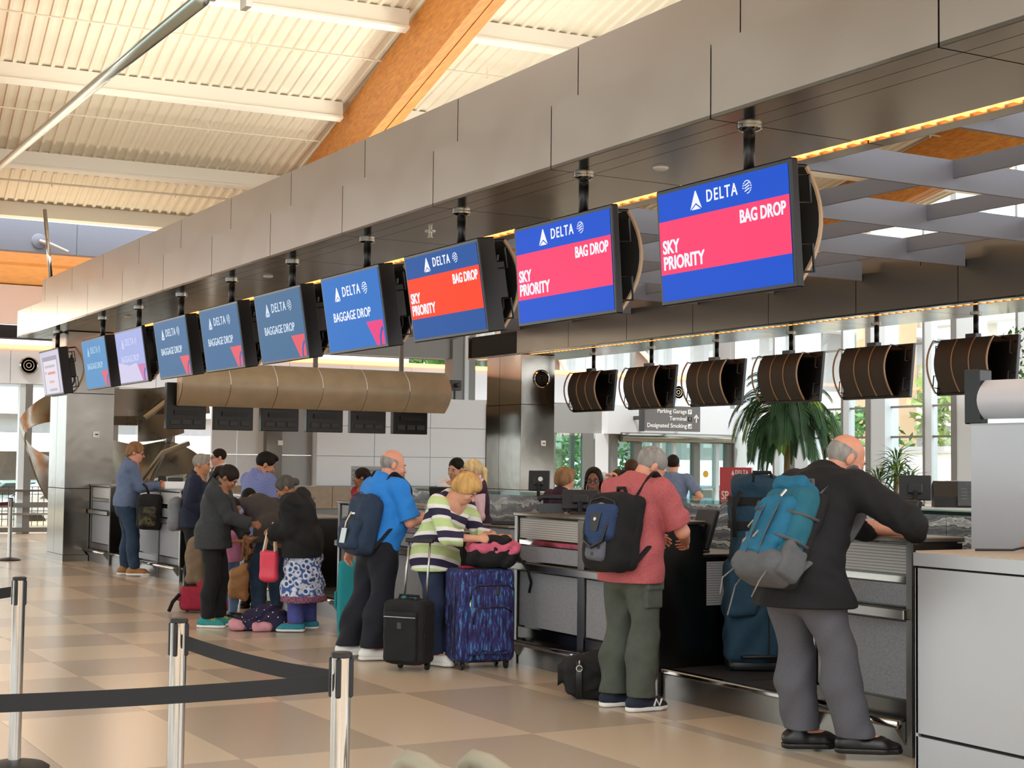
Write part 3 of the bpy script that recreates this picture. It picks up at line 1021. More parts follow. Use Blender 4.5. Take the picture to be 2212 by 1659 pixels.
def tree(name, loc, h, rad, m, label, n=420, seed=1, trunk=True, group='trees outside the windows'):
    """crown of single leaves on a trunk with limbs"""
    rs = np.random.RandomState(seed)
    t = thing(name, label, 'tree', loc, 0, group)
    V, F = [], []
    for i in range(n):
        a, b, r = rs.uniform(0, 6.28), rs.uniform(-1, 1), rs.uniform(0.55, 1) ** 0.5
        s_ = math.sqrt(1 - b * b)
        c = np.array([rad * r * s_ * math.cos(a), rad * r * s_ * math.sin(a), h * 0.62 + h * 0.38 * r * b])
        c[:2] *= 1 + 0.25 * math.sin(5 * a + 3 * b)
        u = rs.normal(size=3)
        u /= np.linalg.norm(u)
        w = np.cross(u, rs.normal(size=3))
        w /= np.linalg.norm(w)
        L_, W2 = rad * 0.11, rad * 0.05
        k = len(V)
        V += [c - u * L_, c + w * W2, c + u * L_, c - w * W2]
        F.append((k, k + 1, k + 2, k + 3))
    lv = MB().add(V, F).build('foliage', MATS[m], t, fixn=False)
    lv['kind'] = 'stuff'
    tr = MB().tube([(0, 0, 0), (0.05, 0.0, h * 0.35), (0, 0, h * 0.75)], [h * 0.03, h * 0.022, h * 0.01], 8)
    for k in range(5):
        a = k * 1.3
        tr.tube([(0, 0, h * (0.3 + 0.06 * k)), (0.5 * rad * math.cos(a), 0.5 * rad * math.sin(a), h * (0.5 + 0.07 * k))], [h * 0.012, h * 0.005], 6)
    tr.build('trunk', mat('bark', '6b5a48', 0.9), t, True)
    return t


tree('tree', (36.6, 34.6, -0.4), 6.0, 1.9, 'leaf_far', 'yellow green tree outside behind the white wall, below the fifth rear screen', 1500, 3)
tree('tree', (36.4, 30.4, -0.4), 5.6, 1.7, 'leaf_far', 'yellow green tree outside left of the grey partition', 1300, 4)
tree('tree', (36.0, 39.6, -0.4), 4.2, 1.6, 'leaf', 'green tree outside behind the drooping palm', 1000, 5)
tree('tree', (34.6, 27.2, -0.4), 3.6, 0.95, 'leaf_warm', 'low orange brown tree top over the white wall', 700, 6)
for k, (x, y, h) in enumerate(((24.5, 42, 3.4), (27.3, 44.0, 3.0), (29.6, 45.5, 4.0))):
    tree('shrub', (x, y, -0.4), h, 1.3, 'leaf', ['green bush outside the left glass door leaf', 'green bush outside the middle door leaves', 'green tree outside behind the right of the doors'][k], 800, 20 + k)
tree('tree', (33, 62, -0.4), 11, 4.5, 'leaf', 'dark green tree above the strip light right of the steel column', 1800, 31)
# ---------------------------------------------------------------- hanging screens
mat('screen_black', '0c0c0e', 0.35)
mat('shell_mesh', '3a3833', 0.7, 0.0, var=0.08, scale=300)
mat('shell_light', 'c2b6a0', 0.42, 0.25, var=0.12, scale=3, bump=0.05, bscale=2)
mat('shell_rim', 'b59a7c', 0.4, 0.3)
mat('shell_dark', '2e2b27', 0.6)


def lit(name, h, s=1.0):
    if name not in MATS:
        m = mat(name, h, 0.4, emit=s * 0.84, spec=0.06)
        m.node_tree.nodes['Principled BSDF'].inputs['Base Color'].default_value = (0.01, 0.01, 0.01, 1)
    return MATS[name]


W_TXT = lit('screen_white', 'f4f6ff')
W_DIM = lit('screen_dim_white', 'cfdcea')


def delta_logo(parent, M, s, m, name='airline_emblem'):
    """split triangle emblem, about s high"""
    b = MB()
    M = M @ RX.inverted()
    b.prism([(-0.46 * s, -0.42 * s), (-0.02 * s, 0.48 * s), (0.02 * s, 0.48 * s), (0.46 * s, -0.42 * s), (0.0, -0.12 * s)], -0.003, 0, M=M)
    b.prism([(-0.36 * s, -0.45 * s), (0.36 * s, -0.45 * s), (0.0, -0.22 * s)], -0.003, 0, M=M)
    return b.build(name, m, parent)


def globe(parent, M, r, m):
    b = MB()
    for k in range(16):
        if k in (9, 10, 11):
            continue
        a = k * PI / 8
        b.tube([M @ Vector((r * math.cos(a + q), -0.002, r * math.sin(a + q))) for q in (0, 0.2)], r * 0.09, 5)
    for q in (-0.45, 0.0, 0.45):
        b.tube([M @ Vector((r * x, -0.002, r * (q + 0.35 * x))) for x in (-0.55, 0.0, 0.55)], r * 0.09, 5)
    return b.build('alliance_mark', m, parent)


def hanging_screen(y, kind, label, rear=False, tilt=7.0, thick=0.13, group=None):
    rz = R(90) if rear else R(-90)
    px = 15.02 if rear else 5.69
    t = thing('hanging_screen', label, 'screen', (px, y, ZS - 0.006), rz, group)
    T = Matrix.Translation((-0.21, -0.04, -0.645) if not rear else (0.0, -0.06, -0.69)) @ Matrix.Rotation(R(tilt), 4, 'X')
    w, h = 0.67, 0.372
    MB().tube([(0, 0, 0.0), (0, 0, -0.30)], 0.035, 14).build('pole', MATS['screen_black'], t, 'all')
    MB().lathe([(0.075, -0.001), (0.075, -0.02), (0.05, -0.035)], 20).build('ceiling_flange', MATS['chrome'], t, True)
    MB().box(-0.09, 0.09, 0.0, 0.1, -0.62, -0.27).build('pole_bracket', MATS['screen_black'], t)
    MB().rbox(-w, w, 0, thick, -h, h, 0.008, 1, M=T).build('housing', MATS['screen_black'], t)
    d0, db = -0.002, 0.0
    dis = None

    def pane(x0, x1, z0, z1, m, name, dy=0.0, parent=None):
        return MB().box(x0, x1, d0 - dy - 0.001, 0.001, z0, z1, M=T).build(name, m, parent or t)
    bw, bh = w - 0.028, h - 0.028
    TM = lambda x, z, dy=0.004: T @ Matrix.Translation((x, -dy, z)) @ RX
    if rear:
        pane(-bw, bw, -bh, bh, MATS['screen_black'], 'display')
    elif kind in ('pink', 'red'):
        cb = lit('screen_blue', '1553cf') if kind == 'pink' else lit('screen_navy', '0a4f9c')
        cm = lit('screen_pink', 'ff3f6b', 1.15) if kind == 'pink' else lit('screen_red', 'ff3a12', 1.15)
        dis = pane(-bw, bw, -bh, bh, cb, 'display')
        MB().box(-bw, bw, -0.0045, -0.002, -0.175, 0.165, M=T).build('display_band', cm, dis)
        text('DELTA', 0.105, W_TXT, dis, TM(0.02, 0.262), bold=0.001, space=1.25, sx=0.84)
        delta_logo(dis, TM(-0.24, 0.255), 0.125, W_TXT)
        globe(dis, T @ Matrix.Translation((0.27, -0.004, 0.262)), 0.038, W_TXT)
        text('BAG DROP', 0.108, W_TXT, dis, TM(bw - 0.03, 0.09, 0.006), align='RIGHT', bold=0.0025, sx=0.8)
        text('SKY', 0.118, W_TXT, dis, TM(-bw + 0.03, -0.005, 0.006), align='LEFT', bold=0.003, sx=0.86)
        text('PRIORITY', 0.118, W_TXT, dis, TM(-bw + 0.03, -0.107, 0.006), align='LEFT', bold=0.003, sx=0.86)
        text("'", 0.06, W_TXT, dis, TM(-bw + 0.455, -0.08, 0.006), align='LEFT', sx=0.82)
    elif kind.startswith('bag'):
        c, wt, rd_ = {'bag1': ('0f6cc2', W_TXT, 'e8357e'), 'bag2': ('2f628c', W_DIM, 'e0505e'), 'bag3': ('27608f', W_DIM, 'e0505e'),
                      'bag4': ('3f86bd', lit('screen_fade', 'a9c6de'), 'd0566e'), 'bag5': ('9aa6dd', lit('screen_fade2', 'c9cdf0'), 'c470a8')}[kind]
        dis = pane(-bw, bw, -bh, bh, lit('screen_' + kind, c), 'display')
        text('DELTA', 0.13, wt, dis, TM(0.02, 0.19), bold=0.001, space=1.2, sx=0.92)
        delta_logo(dis, TM(-0.30, 0.18), 0.14, wt)
        globe(dis, T @ Matrix.Translation((0.33, -0.004, 0.19)), 0.05, wt)
        text('BAGGAGE DROP', 0.122, wt, dis, TM(-0.03, -0.035), bold=0.0005, sx=0.92)
        MB().prism([(0.27, -0.12), (bw - 0.02, -0.12), (bw - 0.02, -bh), (0.45, -bh)], -0.0045, -0.002, M=T).build('display_wedge', lit('scr_wedge_' + rd_, rd_), dis)
        MB().tube([T @ Vector(p) for p in ((0.53, -0.004, -bh), (0.54, -0.004, -0.26), (0.58, -0.004, -0.21), (bw - 0.03, -0.004, -0.19))], 0.022, 6, flat=(1, 0.1), up=T.to_3x3() @ Vector((0, 1, 0))).build('display_stripe', lit('scr_stripe', '2458a8'), dis)
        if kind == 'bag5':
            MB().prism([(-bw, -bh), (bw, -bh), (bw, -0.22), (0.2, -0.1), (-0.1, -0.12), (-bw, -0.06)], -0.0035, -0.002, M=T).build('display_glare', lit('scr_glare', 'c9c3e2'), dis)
    else:      # pale notice
        dis = pane(-bw, bw, -bh, bh, lit('screen_pale', 'c9c4d6'), 'display')
        MB().box(-0.5, 0.5, -0.004, -0.002, -0.33, 0.26, M=T).build('display_frame', lit('scr_greyish', '9a97a8'), dis)
        MB().box(-0.45, 0.45, -0.006, -0.004, -0.33, 0.19, M=T).build('notice', lit('scr_notice', 'ddd6e0'), dis)
        for k, (z, a, b, c) in enumerate(((0.1, -0.36, 0.32, 'b5aebb'), (0.0, -0.38, -0.3, 'd98a88'), (-0.01, -0.2, 0.3, 'd98a88'), (-0.15, -0.16, 0.16, 'd9a8a0'), (-0.28, -0.2, 0.3, 'b5aebb'))):
            MB().box(a, b, -0.007, -0.006, z - 0.02, z + 0.02, M=T).build('notice_line', lit('scr_l' + c, c), dis)
    # curved cover behind the screen: three panels, light rims, dark ends
    so = -0.06
    prof = []
    for k in range(11):
        a = -1 + 2 * k / 10
        prof.append((thick + 0.10 + 0.05 * a + 0.14 * (1 - a * a), a * 0.345 + 0.0))
    xs_, gap = ([-0.40, -0.1, 0.2, 0.64], 0.12) if rear else ([-0.66, -0.24, 0.16, 0.56], 0.0)
    for a, b in zip(xs_[:-1], xs_[1:-1] + [xs_[-1] - gap]):
        MB().sheet([[T @ Vector((x, y_, z_)) for (y_, z_) in prof] for x in (a + 0.006, b - 0.006)], 0.008).build('shell_panel', MATS['shell_mesh'], t, True)
    for x in (xs_[0], xs_[-1]):
        MB().tube([T @ Vector((x, y_, z_)) for (y_, z_) in prof], 0.016, 6, up=(1, 0, 0), flat=(1.0, 0.7)).build('shell_rim', MATS['shell_rim'], t)
        MB().tube([T @ Vector((x, thick, 0.345)), T @ Vector((x, prof[-1][0], 0.345))], 0.011, 6).build('shell_strut', MATS['screen_black'], t)
        MB().tube([T @ Vector((x, thick, -0.345)), T @ Vector((x, prof[0][0], -0.345))], 0.011, 6).build('shell_strut', MATS['screen_black'], t)
    for x in xs_[1:-1]:
        MB().tube([T @ Vector((x, y_ + 0.006, z_)) for (y_, z_) in prof], 0.009, 5).build('shell_seam', MATS['shell_rim'], t)
    for sx in (-1, 1):
        for z in (0.2, -0.2):
            MB().tube([T @ Vector((sx * (w - 0.05), thick, z + 0.08)), T @ Vector((sx * (w - 0.03), thick + 0.1, z + 0.08)), T @ Vector((sx * (w - 0.03), thick + 0.1, z - 0.08)), T @ Vector((sx * (w - 0.05), thick, z - 0.08))], 0.009, 6).build('handle', MATS['screen_black'], t)
    if not rear and thick > 0.1:
        MB().tube([T @ Vector((w - 0.1, thick + 0.02 + 0.05 * math.sin(k), -0.25 + 0.06 * k)) for k in range(9)], 0.012, 6).build('cable', MATS['screen_black'], t)
        MB().rbox(w - 0.22, w - 0.04, thick, thick + 0.09, -0.12, 0.18, 0.01, 1, M=T).build('media_box', MATS['screen_black'], t)
    return t


_scr = [('pink', 'nearest hanging screen with pink and blue sky priority bag drop slide', 4.0, 0.055), ('pink', 'second nearest hanging screen, pink and blue bag drop slide', 4.0, 0.055),
        ('red', 'hanging screen with an orange red band on navy, third from the right', 9, 0.15), ('bag1', 'bright blue baggage drop screen, next to the orange red one', 9, 0.15),
        ('bag2', 'dull blue baggage drop screen left of the bright blue one', 9, 0.15), ('bag3', 'dull blue baggage drop screen in the middle of three dull ones', 9, 0.15),
        ('bag3', 'dull blue baggage drop screen right beside the washed out lavender one', 9, 0.15), ('bag5', 'washed out lavender baggage drop screen with glare', 9, 0.05),
        ('bag4', 'pale blue baggage drop screen between the white notice and the lavender one', 9, 0.15), ('notice', 'farthest hanging screen showing a white notice with red lines', 9, 0.15)]
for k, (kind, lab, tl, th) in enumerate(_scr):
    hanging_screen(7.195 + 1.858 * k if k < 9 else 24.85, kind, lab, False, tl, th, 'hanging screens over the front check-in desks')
_rl = ['farthest screen back, right of the steel column, seen from behind', 'second screen back from the steel column, beside the wall vent', 'third screen back from the steel column, left of the palm',
       'screen back hanging in front of the palm crown', 'screen back just right of the palm crown', 'nearest screen back at the far right, above the white cover']
for k in range(6):
    hanging_screen(23.5 - 1.845 * k, '', _rl[k], True, 6.0, 0.06, 'hanging screens over the rear desks')

# ---------------------------------------------------------------- bank of six monitors under a long curved cover
bk = thing('monitor_bank', 'long curved steel cover with six dark monitors hanging below it', 'monitor bank', (8.3, 26.9, 2.6))
prof = [(-0.02 - 0.30 * (1 - a * a), 0.40 + a * 0.40) for a in [-1 + k / 5 for k in range(11)]]
for k in range(6):
    a, b = 0.90 * k, 0.90 * (k + 1)
    MB().sheet([[(x, y_, z_) for (y_, z_) in prof] for x in (a + 0.006, b - 0.006)], -0.01).build('cover_panel', MATS['shell_light'], bk, True)
    x0 = a - 0.17
    mo = MB().rbox(x0, x0 + 0.74, 0.06, 0.2, -0.42, 0.42, 0.01, 1).build('monitor', MATS['screen_black'], bk)
    for q in range(3):
        MB().rbox(x0 + 0.08 + 0.21 * q, x0 + 0.25 + 0.21 * q, 0.04, 0.06, -0.34, -0.24, 0.008, 1).build('monitor_grille', MATS['dark_grey'], mo)
    MB().box(x0 + 0.14, x0 + 0.6, 0.03, 0.06, -0.16, -0.08).build('monitor_plate', MATS['black_plastic'], mo)
for x in (0.0, 5.4):
    MB().prism([(y_, z_) for (y_, z_) in prof], x - 0.012, x + 0.0, 'x').build('cover_end', MATS['shell_rim' if x < 1 else 'shell_light'], bk)
for x in (0.9, 2.7, 4.5):
    MB().tube([(x, 0.1, 0.4), (x, 0.1, 1.9)], 0.05, 10).build('hanger', MATS['mullion_dark'], bk)
MB().box(-0.1, 5.4, 0.08, 0.12, 0.3, 0.38).build('carrier_rail', MATS['mullion_dark'], bk)
rl = tag(link('trim_2', None), kind='structure')
MB().box(6.77, 13.98, 26.9, 27.1, 4.1, 4.5).build('end_beam', MATS['baffle'], rl)

# ---------------------------------------------------------------- stainless ribbon sculpture
rs_ = thing('ribbon_sculpture', 'curling brushed steel ribbon sculpture standing behind the left column', 'sculpture', (7.4, 29.2, 0))
mat('ribbon', '938c80', 0.28, 1.0, rvar=0.08, scale=2, bump=0.06, bscale=3)


def ribbon(name, ctr, wid, n=32):
    """ctr and wid: lists of points / half-width vectors, smoothed"""
    def ip(P, s_):
        f = s_ * (len(P) - 1)
        i = min(int(f), len(P) - 2)
        u = f - i
        p0, p1, p2, p3 = [np.array(P[max(0, min(len(P) - 1, i + q))], float) for q in (-1, 0, 1, 2)]
        return 0.5 * ((2 * p1) + (p2 - p0) * u + (2 * p0 - 5 * p1 + 4 * p2 - p3) * u * u + (3 * p1 - p0 - 3 * p2 + p3) * u ** 3)
    g = []
    for k in range(n + 1):
        c, w = ip(ctr, k / n), ip(wid, k / n)
        g.append([tuple(c + w * q) for q in (-1, -0.33, 0.33, 1)])
    MB().sheet(g, 0.03).build(name, MATS['ribbon'], rs_, True)


ribbon('ribbon', [(1.0, 0.5, 2.62), (0.3, 0.5, 2.62), (-0.7, 0.2, 2.6), (-1.32, -0.1, 2.25), (-1.25, -0.3, 1.75), (-0.75, -0.1, 1.2), (-0.1, 0.3, 0.75), (0.8, 0.5, 0.5)],
       [(0, 0, 0.33), (0, 0, 0.33), (0.02, 0.1, 0.28), (0.03, 0.42, 0.12), (0.1, 0.45, 0.1), (0.18, 0.3, 0.32), (0.15, 0.2, 0.3), (0.1, 0.2, 0.2)], 44)
ribbon('ribbon', [(0.2, -0.2, 2.7), (0.9, -0.3, 2.72), (1.6, -0.2, 2.78), (2.3, 0.2, 2.75)], [(0, 0, 0.26), (0, 0, 0.26), (0, 0.05, 0.28), (0, 0.1, 0.2)])
ribbon('ribbon', [(0.68, -0.6, 2.2), (1.1, -0.6, 2.24), (1.6, -0.4, 2.34)], [(0, 0.02, 0.25), (0, 0.06, 0.24), (0, 0.12, 0.2)])
ribbon('ribbon', [(0.3, 0.5, 1.75), (0.9, 0.1, 1.58), (1.5, 0, 1.62), (2.05, 0.0, 1.5), (2.3, 0.2, 1.3)], [(0, 0, 0.3), (0, 0.1, 0.32), (0, 0.1, 0.36), (0.03, 0.1, 0.22), (0.02, 0.05, 0.04)])
ribbon('ribbon', [(0.2, -0.2, 0.95), (1.0, -0.3, 0.98), (1.8, -0.1, 1.1), (2.4, 0.3, 1.15)], [(0, 0, 0.28), (0, 0, 0.28), (0, 0, 0.25), (0, 0, 0.1)])
for p in ([(1.45, -0.5, 2.9), (0.8, -0.6, 2.4)], [(1.7, -0.3, 2.9), (1.3, -0.5, 1.95)], [(1.75, -0.35, 1.95), (1.2, -0.5, 1.75), (0.75, -0.7, 1.2)], [(1.35, -0.3, 1.9), (1.0, -0.4, 1.2)]):
    MB().tube(p, 0.055, 8).build('strut', MATS['column_steel'], rs_, True)
for x in (-0.1, 2.0):
    MB().tube([(x, 0.3, 0), (x, 0.3, 0.75)], 0.08, 10).build('foot', MATS['column_steel'], rs_)

# ---------------------------------------------------------------- check-in counters
mat('steel_dull', '8c8a86', 0.3, 1.0, rvar=0.06, scale=3)
mat('steel_dark', '55534f', 0.25, 1.0, rvar=0.05, scale=2)
mat('laminate', '86868a', 0.55, var=0.28, scale=130)
mat('notice_print', 'a5a3a0', 0.45, 0.2)
ramp_color(MATS['notice_print'], 'ShaderNodeTexWave', [(0.0, '7f7d7b'), (0.45, 'b3b1ad'), (1.0, 'b9b7b3')], props={'Scale': 18.0, 'bands_direction': 'Z', 'Distortion': 0.6, 'Detail': 2.0})
mat('rubber', '1c1c1d', 0.6)
mat('counter_top', 'b9a68d', 0.35, var=0.08, scale=60)


def counter(y0, y1, mods, label, group='check-in desks along the front'):
    """front face at X = 6.2, customer side towards -X"""
    t = thing('check_in_counter', label, 'counter', (6.2, y0, 0), 0, group)
    L_ = y1 - y0
    MB().box(0.03, 0.36, 0.02, L_ - 0.02, 0.0, 1.19).build('carcass', MATS['steel_dark'], t)
    MB().rbox(-0.03, 0.40, 0, L_, 1.19, 1.22, 0.006, 1).build('countertop', MATS['steel_dull'], t)
    for ya, yb in ((-0.006, 0.018), (L_ - 0.018, L_ + 0.006)):
        MB().box(-0.001, 0.37, ya, yb, 0.02, 1.185).build('side_panel', MATS['steel_dark'], t)
        MB().box(0.372, 0.86, ya, yb, 0.02, 0.96).build('side_panel', MATS['steel_dark'], t)
    st = [0.0] + [L_ * (k + 1) / mods for k in range(mods)]
    for k, y in enumerate(st):
        MB().box(-0.014, 0.03, max(0, y - 0.045), min(L_, y + 0.045), 0, 1.19).build('post', MATS['steel_dull'], t)
    for a, b in zip(st[:-1], st[1:]):
        a, b = a + 0.055, b - 0.055
        MB().box(0.004, 0.03, a, b, 1.015, 1.175).build('notice_plate', MATS['notice_print'], t)
        MB().box(-0.004, 0.03, a, b, 0.965, 1.0).build('reflector_strip', MATS['chrome'], t)
        MB().box(0.004, 0.03, a, b, 0.835, 0.955).build('upper_panel', MATS['laminate'], t)
        MB().box(0.004, 0.03, a, b, 0.315, 0.745).build('lower_panel', MATS['laminate'], t)
        MB().box(-0.006, 0.03, a, b, 0.215, 0.3).build('ledge_strip', MATS['steel_dark'], t)
        MB().box(0.0, 0.03, a, b, 0.0, 0.15).build('kick_panel', MATS['steel_dull'], t)
    MB().rbox(-0.06, 0.002, 0.02, L_ - 0.02, 0.76, 0.82, 0.006, 1).build('bumper_rail', MATS['steel_dull'], t)
    MB().tube([(-0.085, 0.03, 0.185), (-0.085, L_ - 0.03, 0.185)], 0.024, 12).build('foot_rail', MATS['chrome'], t, 'all')
    for y in st:
        y = min(max(y, 0.06), L_ - 0.06)
        MB().prism([(-0.09, 0.175), (0.0, 0.2), (0.0, 0.06)], y - 0.012, y + 0.012).build('rail_bracket', MATS['steel_dull'], t)
    MB().rbox(0.36, 0.90, 0, L_, 0.96, 0.985, 0.005, 1).build('desk_shelf', MATS['steel_dull'], t)
    MB().box(0.37, 0.40, 0.1, L_ - 0.1, 0.0, 0.955).build('desk_back', MATS['steel_dark'], t)
    return t


_pods = [(6.36, 7.22, 1, 'check-in counter the man in the black blazer leans on'), (8.82, 10.85, 2, 'check-in counter beside the man in the red shirt'),
         (12.47, 14.5, 2, 'check-in counter behind the man in the blue polo'), (16.12, 18.15, 2, 'check-in counter behind the group with the red bags'),
         (19.77, 21.8, 2, 'check-in counter beside the man in the grey blue sweater'), (23.3, 24.46, 1, 'last check-in counter, against the far left steel column')]
for a, b, n, lab in _pods:
    counter(a, b, n, lab)
_gaps = [(7.225, 8.81), (10.86, 12.46), (14.51, 16.11), (18.16, 19.76), (21.81, 23.29)]
_gl = ['low steel baggage scale carrying the tall teal duffel', 'low baggage scale between the striped woman and the pink bag', 'low baggage scale behind the woman in the black jacket',
       'low baggage scale left of the camouflage trousers', 'low baggage scale farthest along the desks']
for (a, b), lab in zip(_gaps, _gl):
    t = thing('baggage_scale', lab, 'scale', (6.22, a, 0), 0, 'baggage scales between the desks')
    MB().box(0, 0.03, 0.003, b - a - 0.003, 0, 0.165).build('front_plate', MATS['steel_dull'], t)
    MB().rbox(-0.02, 0.05, 0.003, b - a - 0.003, 0.165, 0.2, 0.008, 1).build('front_lip', MATS['chrome'], t)
    MB().box(0.05, 1.0, 0.003, b - a - 0.003, 0.0, 0.195).build('platform', MATS['rubber'], t)
    MB().box(0.05, 1.0, (b - a) * 0.52, (b - a) * 0.53, 0.195, 0.2).build('platform_joint', MATS['chrome'], t)
    MB().box(1.0, 1.05, 0.003, b - a - 0.003, 0.0, 0.62).build('rear_plate', MATS['steel_dark'], t)
    MB().box(0.86, 1.0, b - a - 0.02, b - a - 0.004, 0.2, 0.98).build('side_screen', MATS['steel_dark'], t)
pn = tag(MB().box(-0.001, 0.0, 0, 0.22, 0, 0.31).build('wall_notice', MATS['notice_print']), 'grey printed notice on the dark desk end above the baggage scale', 'notice')
pn.location = (6.6, 8.812, 0.62)
pn.rotation_euler = (0, 0, R(-90))

# near steel kiosk at the right edge
kk = thing('steel_kiosk', 'large pale grey metal kiosk box at the right edge of the picture', 'kiosk', (6.0, 3.2, 0))
mat('kiosk_grey', 'b9babd', 0.36, 0.5, rvar=0.06, scale=2.5)
MB().box(0.02, 0.62, 0.0, 2.93, 0.0, 1.1).build('core', MATS['dark_gap'], kk)
for a, b in ((0.0, 1.465), (1.475, 2.94)):
    MB().box(0.0, 0.02, a, b, 0.19, 1.072).build('side_panel', MATS['kiosk_grey'], kk)
    MB().box(0.0, 0.02, a, b, 0.0, 0.172).build('lower_panel', MATS['kiosk_grey'], kk)
MB().box(-0.008, 0.66, -0.01, 2.95, 1.084, 1.155).build('top_band', MATS['kiosk_grey'], kk)
MB().box(0.0, 0.65, 0.0, 2.94, 1.155, 1.165).build('worktop', MATS['counter_top'], kk)
MB().box(0.0, 0.62, 2.925, 2.945, 0.0, 1.072).build('end_panel', MATS['kiosk_grey'], kk)
cbl = tag(MB().tube([(6.3, 6.0, 1.172), (6.42, 5.85, 1.176), (6.5, 5.75, 1.21), (6.56, 5.6, 1.174), (6.6, 5.3, 1.172)], 0.007, 6).build('cable', MATS['black_plastic'], None, True), 'thin black cable lying on the pale grey kiosk top', 'cable')
# tall grey partition behind it, with a screen and posts on top
pt = thing('tall_partition', 'tall brushed grey partition behind the kiosk at the right edge', 'partition', (7.5, 4.6, 0))
MB().box(0, 0.5, 0, 2.575, 0, 1.895).build('panel', MATS['kiosk_grey'], pt)
MB().box(-0.004, 0.504, -0.004, 2.58, 1.895, 1.905).build('cap', MATS['steel_dull'], pt)
ws = thing('white_backed_screen', 'screen with a curved white back standing on the grey partition', 'screen', (7.62, 6.93, 1.905), R(8))
prof = [(-0.08 - 0.13 * (1 - a * a), 0.145 + a * 0.13) for a in [-1 + k / 5 for k in range(11)]]
MB().rbox(-0.02, 0.12, 0.24, 0.36, -0.0, 0.36, 0.008, 1).build('black_frame', MATS['screen_black'], ws)
MB().sheet([[(x - 0.05, y_ + 0.2, z_ + 0.02) for x, y_ in zip([0.0] * 11, [0] * 11)] for z_ in (0, 0.1)], 0.004) if False else None
MB().sheet([[(0.05 - 0.09 * (1 - (2 * k / 10 - 1) ** 2), 0.24 - 0.5 * q, 0.03 + 0.25 * k / 10) for k in range(11)] for q in (0, 0.25, 0.5, 0.75, 1)], 0.01).build('white_cover', mat('white_cover', 'd9dbe2', 0.35), ws, True)
MB().box(0.03, 0.07, -0.3, 0.3, 0.0, 0.05).build('bracket', MATS['chrome'], ws)
for y in (-0.34, -0.44):
    MB().box(0.03, 0.07, y - 0.022, y + 0.022, 0.0, 0.62).build('post', MATS['chrome'], ws)
for z in (0.4, 0.52):
    MB().box(0.04, 0.06, -0.75, -0.46, z, z + 0.03).build('cross_bar', MATS['chrome'], ws)

# marble faced low wall along the middle of the island
mw = tag(link('wall_island', None), kind='structure')
mat('marble', '55585a', 0.25)
ramp_color(MATS['marble'], 'ShaderNodeTexWave', [(0.0, '54585a'), (0.3, '6d7172'), (0.5, '85877f'), (0.66, '3c4042'), (0.8, '6a6e70'), (0.92, 'd0d2ce'), (1.0, '9a9d9b')],
           scale=(1, 0.55, 1.5), props={'Scale': 1.5, 'Distortion': 9.0, 'Detail': 4.0, 'Detail Scale': 1.6, 'Detail Roughness': 0.62, 'bands_direction': 'Z'})
for k in range(13):
    y = 3.6 + 1.22 * k
    MB().box(8.6, 8.64, y + 0.003, y + 1.217, 0.0, 1.26).build('marble_slab', MATS['marble'], mw)
MB().box(8.64, 8.9, 3.6, 19.46, 0, 1.24).build('wall_core', MATS['steel_dark'], mw)
for k in range(8):
    MB().box(8.605, 8.617, 3.6 + 1.98 * k + 0.004, 3.6 + 1.98 * (k + 1) - 0.004, 1.26, 1.30).build('glass_lip', MATS['door_glass'], mw)

# ---------------------------------------------------------------- queue barriers
mat('belt', '1b1b1d', 0.8, bump=0.2, bscale=400)
mat('belt_red', '5a1d22', 0.8)


def stanchion(x, y, label):
    t = thing('barrier_post', label, 'barrier post', (x, y, 0), 0, 'belt barrier posts')
    MB().lathe([(0.175, 0.0), (0.178, 0.012), (0.15, 0.03), (0.08, 0.045), (0.04, 0.05)], 32).build('base', MATS['black_plastic'], t, True)
    MB().lathe([(0.032, 0.05), (0.032, 0.973)], 24).build('tube', MATS['chrome'], t, True)
    MB().lathe([(0.0325, 0.972), (0.0355, 0.974), (0.0355, 0.986), (0.03, 0.99)], 24).build('cap', MATS['black_plastic'], t, True)
    for k in range(4):
        M = Matrix.Rotation(R(52 + 90 * k), 4, 'Z')
        MB().rbox(0.027, 0.040, -0.009, 0.009, 0.845, 0.972, 0.004, 1, M=M).build('belt_slot', MATS['black_plastic'], t)
    return t


stanchion(1.985, 4.604, 'chrome belt barrier post nearest to the camera')
stanchion(1.833, 5.847, 'chrome belt barrier post second nearest, where the belt turns back')
stanchion(1.717, 8.203, 'chrome belt barrier post close to the left edge')
stanchion(5.075, 25.05, 'slim barrier post far away beside the steel column')


def belt(a, b, label, z=0.90, w=0.054, sag=0.02, m='belt', twist=0.0):
    a, b = Vector(a), Vector(b)
    g = []
    for k in range(13):
        s_ = k / 12
        p = a.lerp(b, s_)
        dz = -sag * 4 * s_ * (1 - s_)
        g.append([(p.x, p.y, z + dz - w / 2), (p.x, p.y, z + dz), (p.x, p.y, z + dz + w / 2)])
    o = MB().sheet(g, 0.002).build('barrier_belt', MATS[m], None, True)
    return tag(o, label, 'barrier belt')


belt((1.978, 4.648, 0), (1.846, 5.806, 0), 'black belt between the two nearest barrier posts', sag=0.015)
belt((1.945, 4.612, 0), (0.2, 4.87, 0), 'long black belt running from the nearest post to the left edge', z=0.89, sag=0.02)
belt((1.672, 8.18, 0), (0.6, 7.62, 0), 'short black belt between the left edge post and the picture edge', z=0.915)
belt((5.03, 25.04, 0), (4.2, 25.0, 0), 'short dark red belt on the slim far barrier post', m='belt_red')

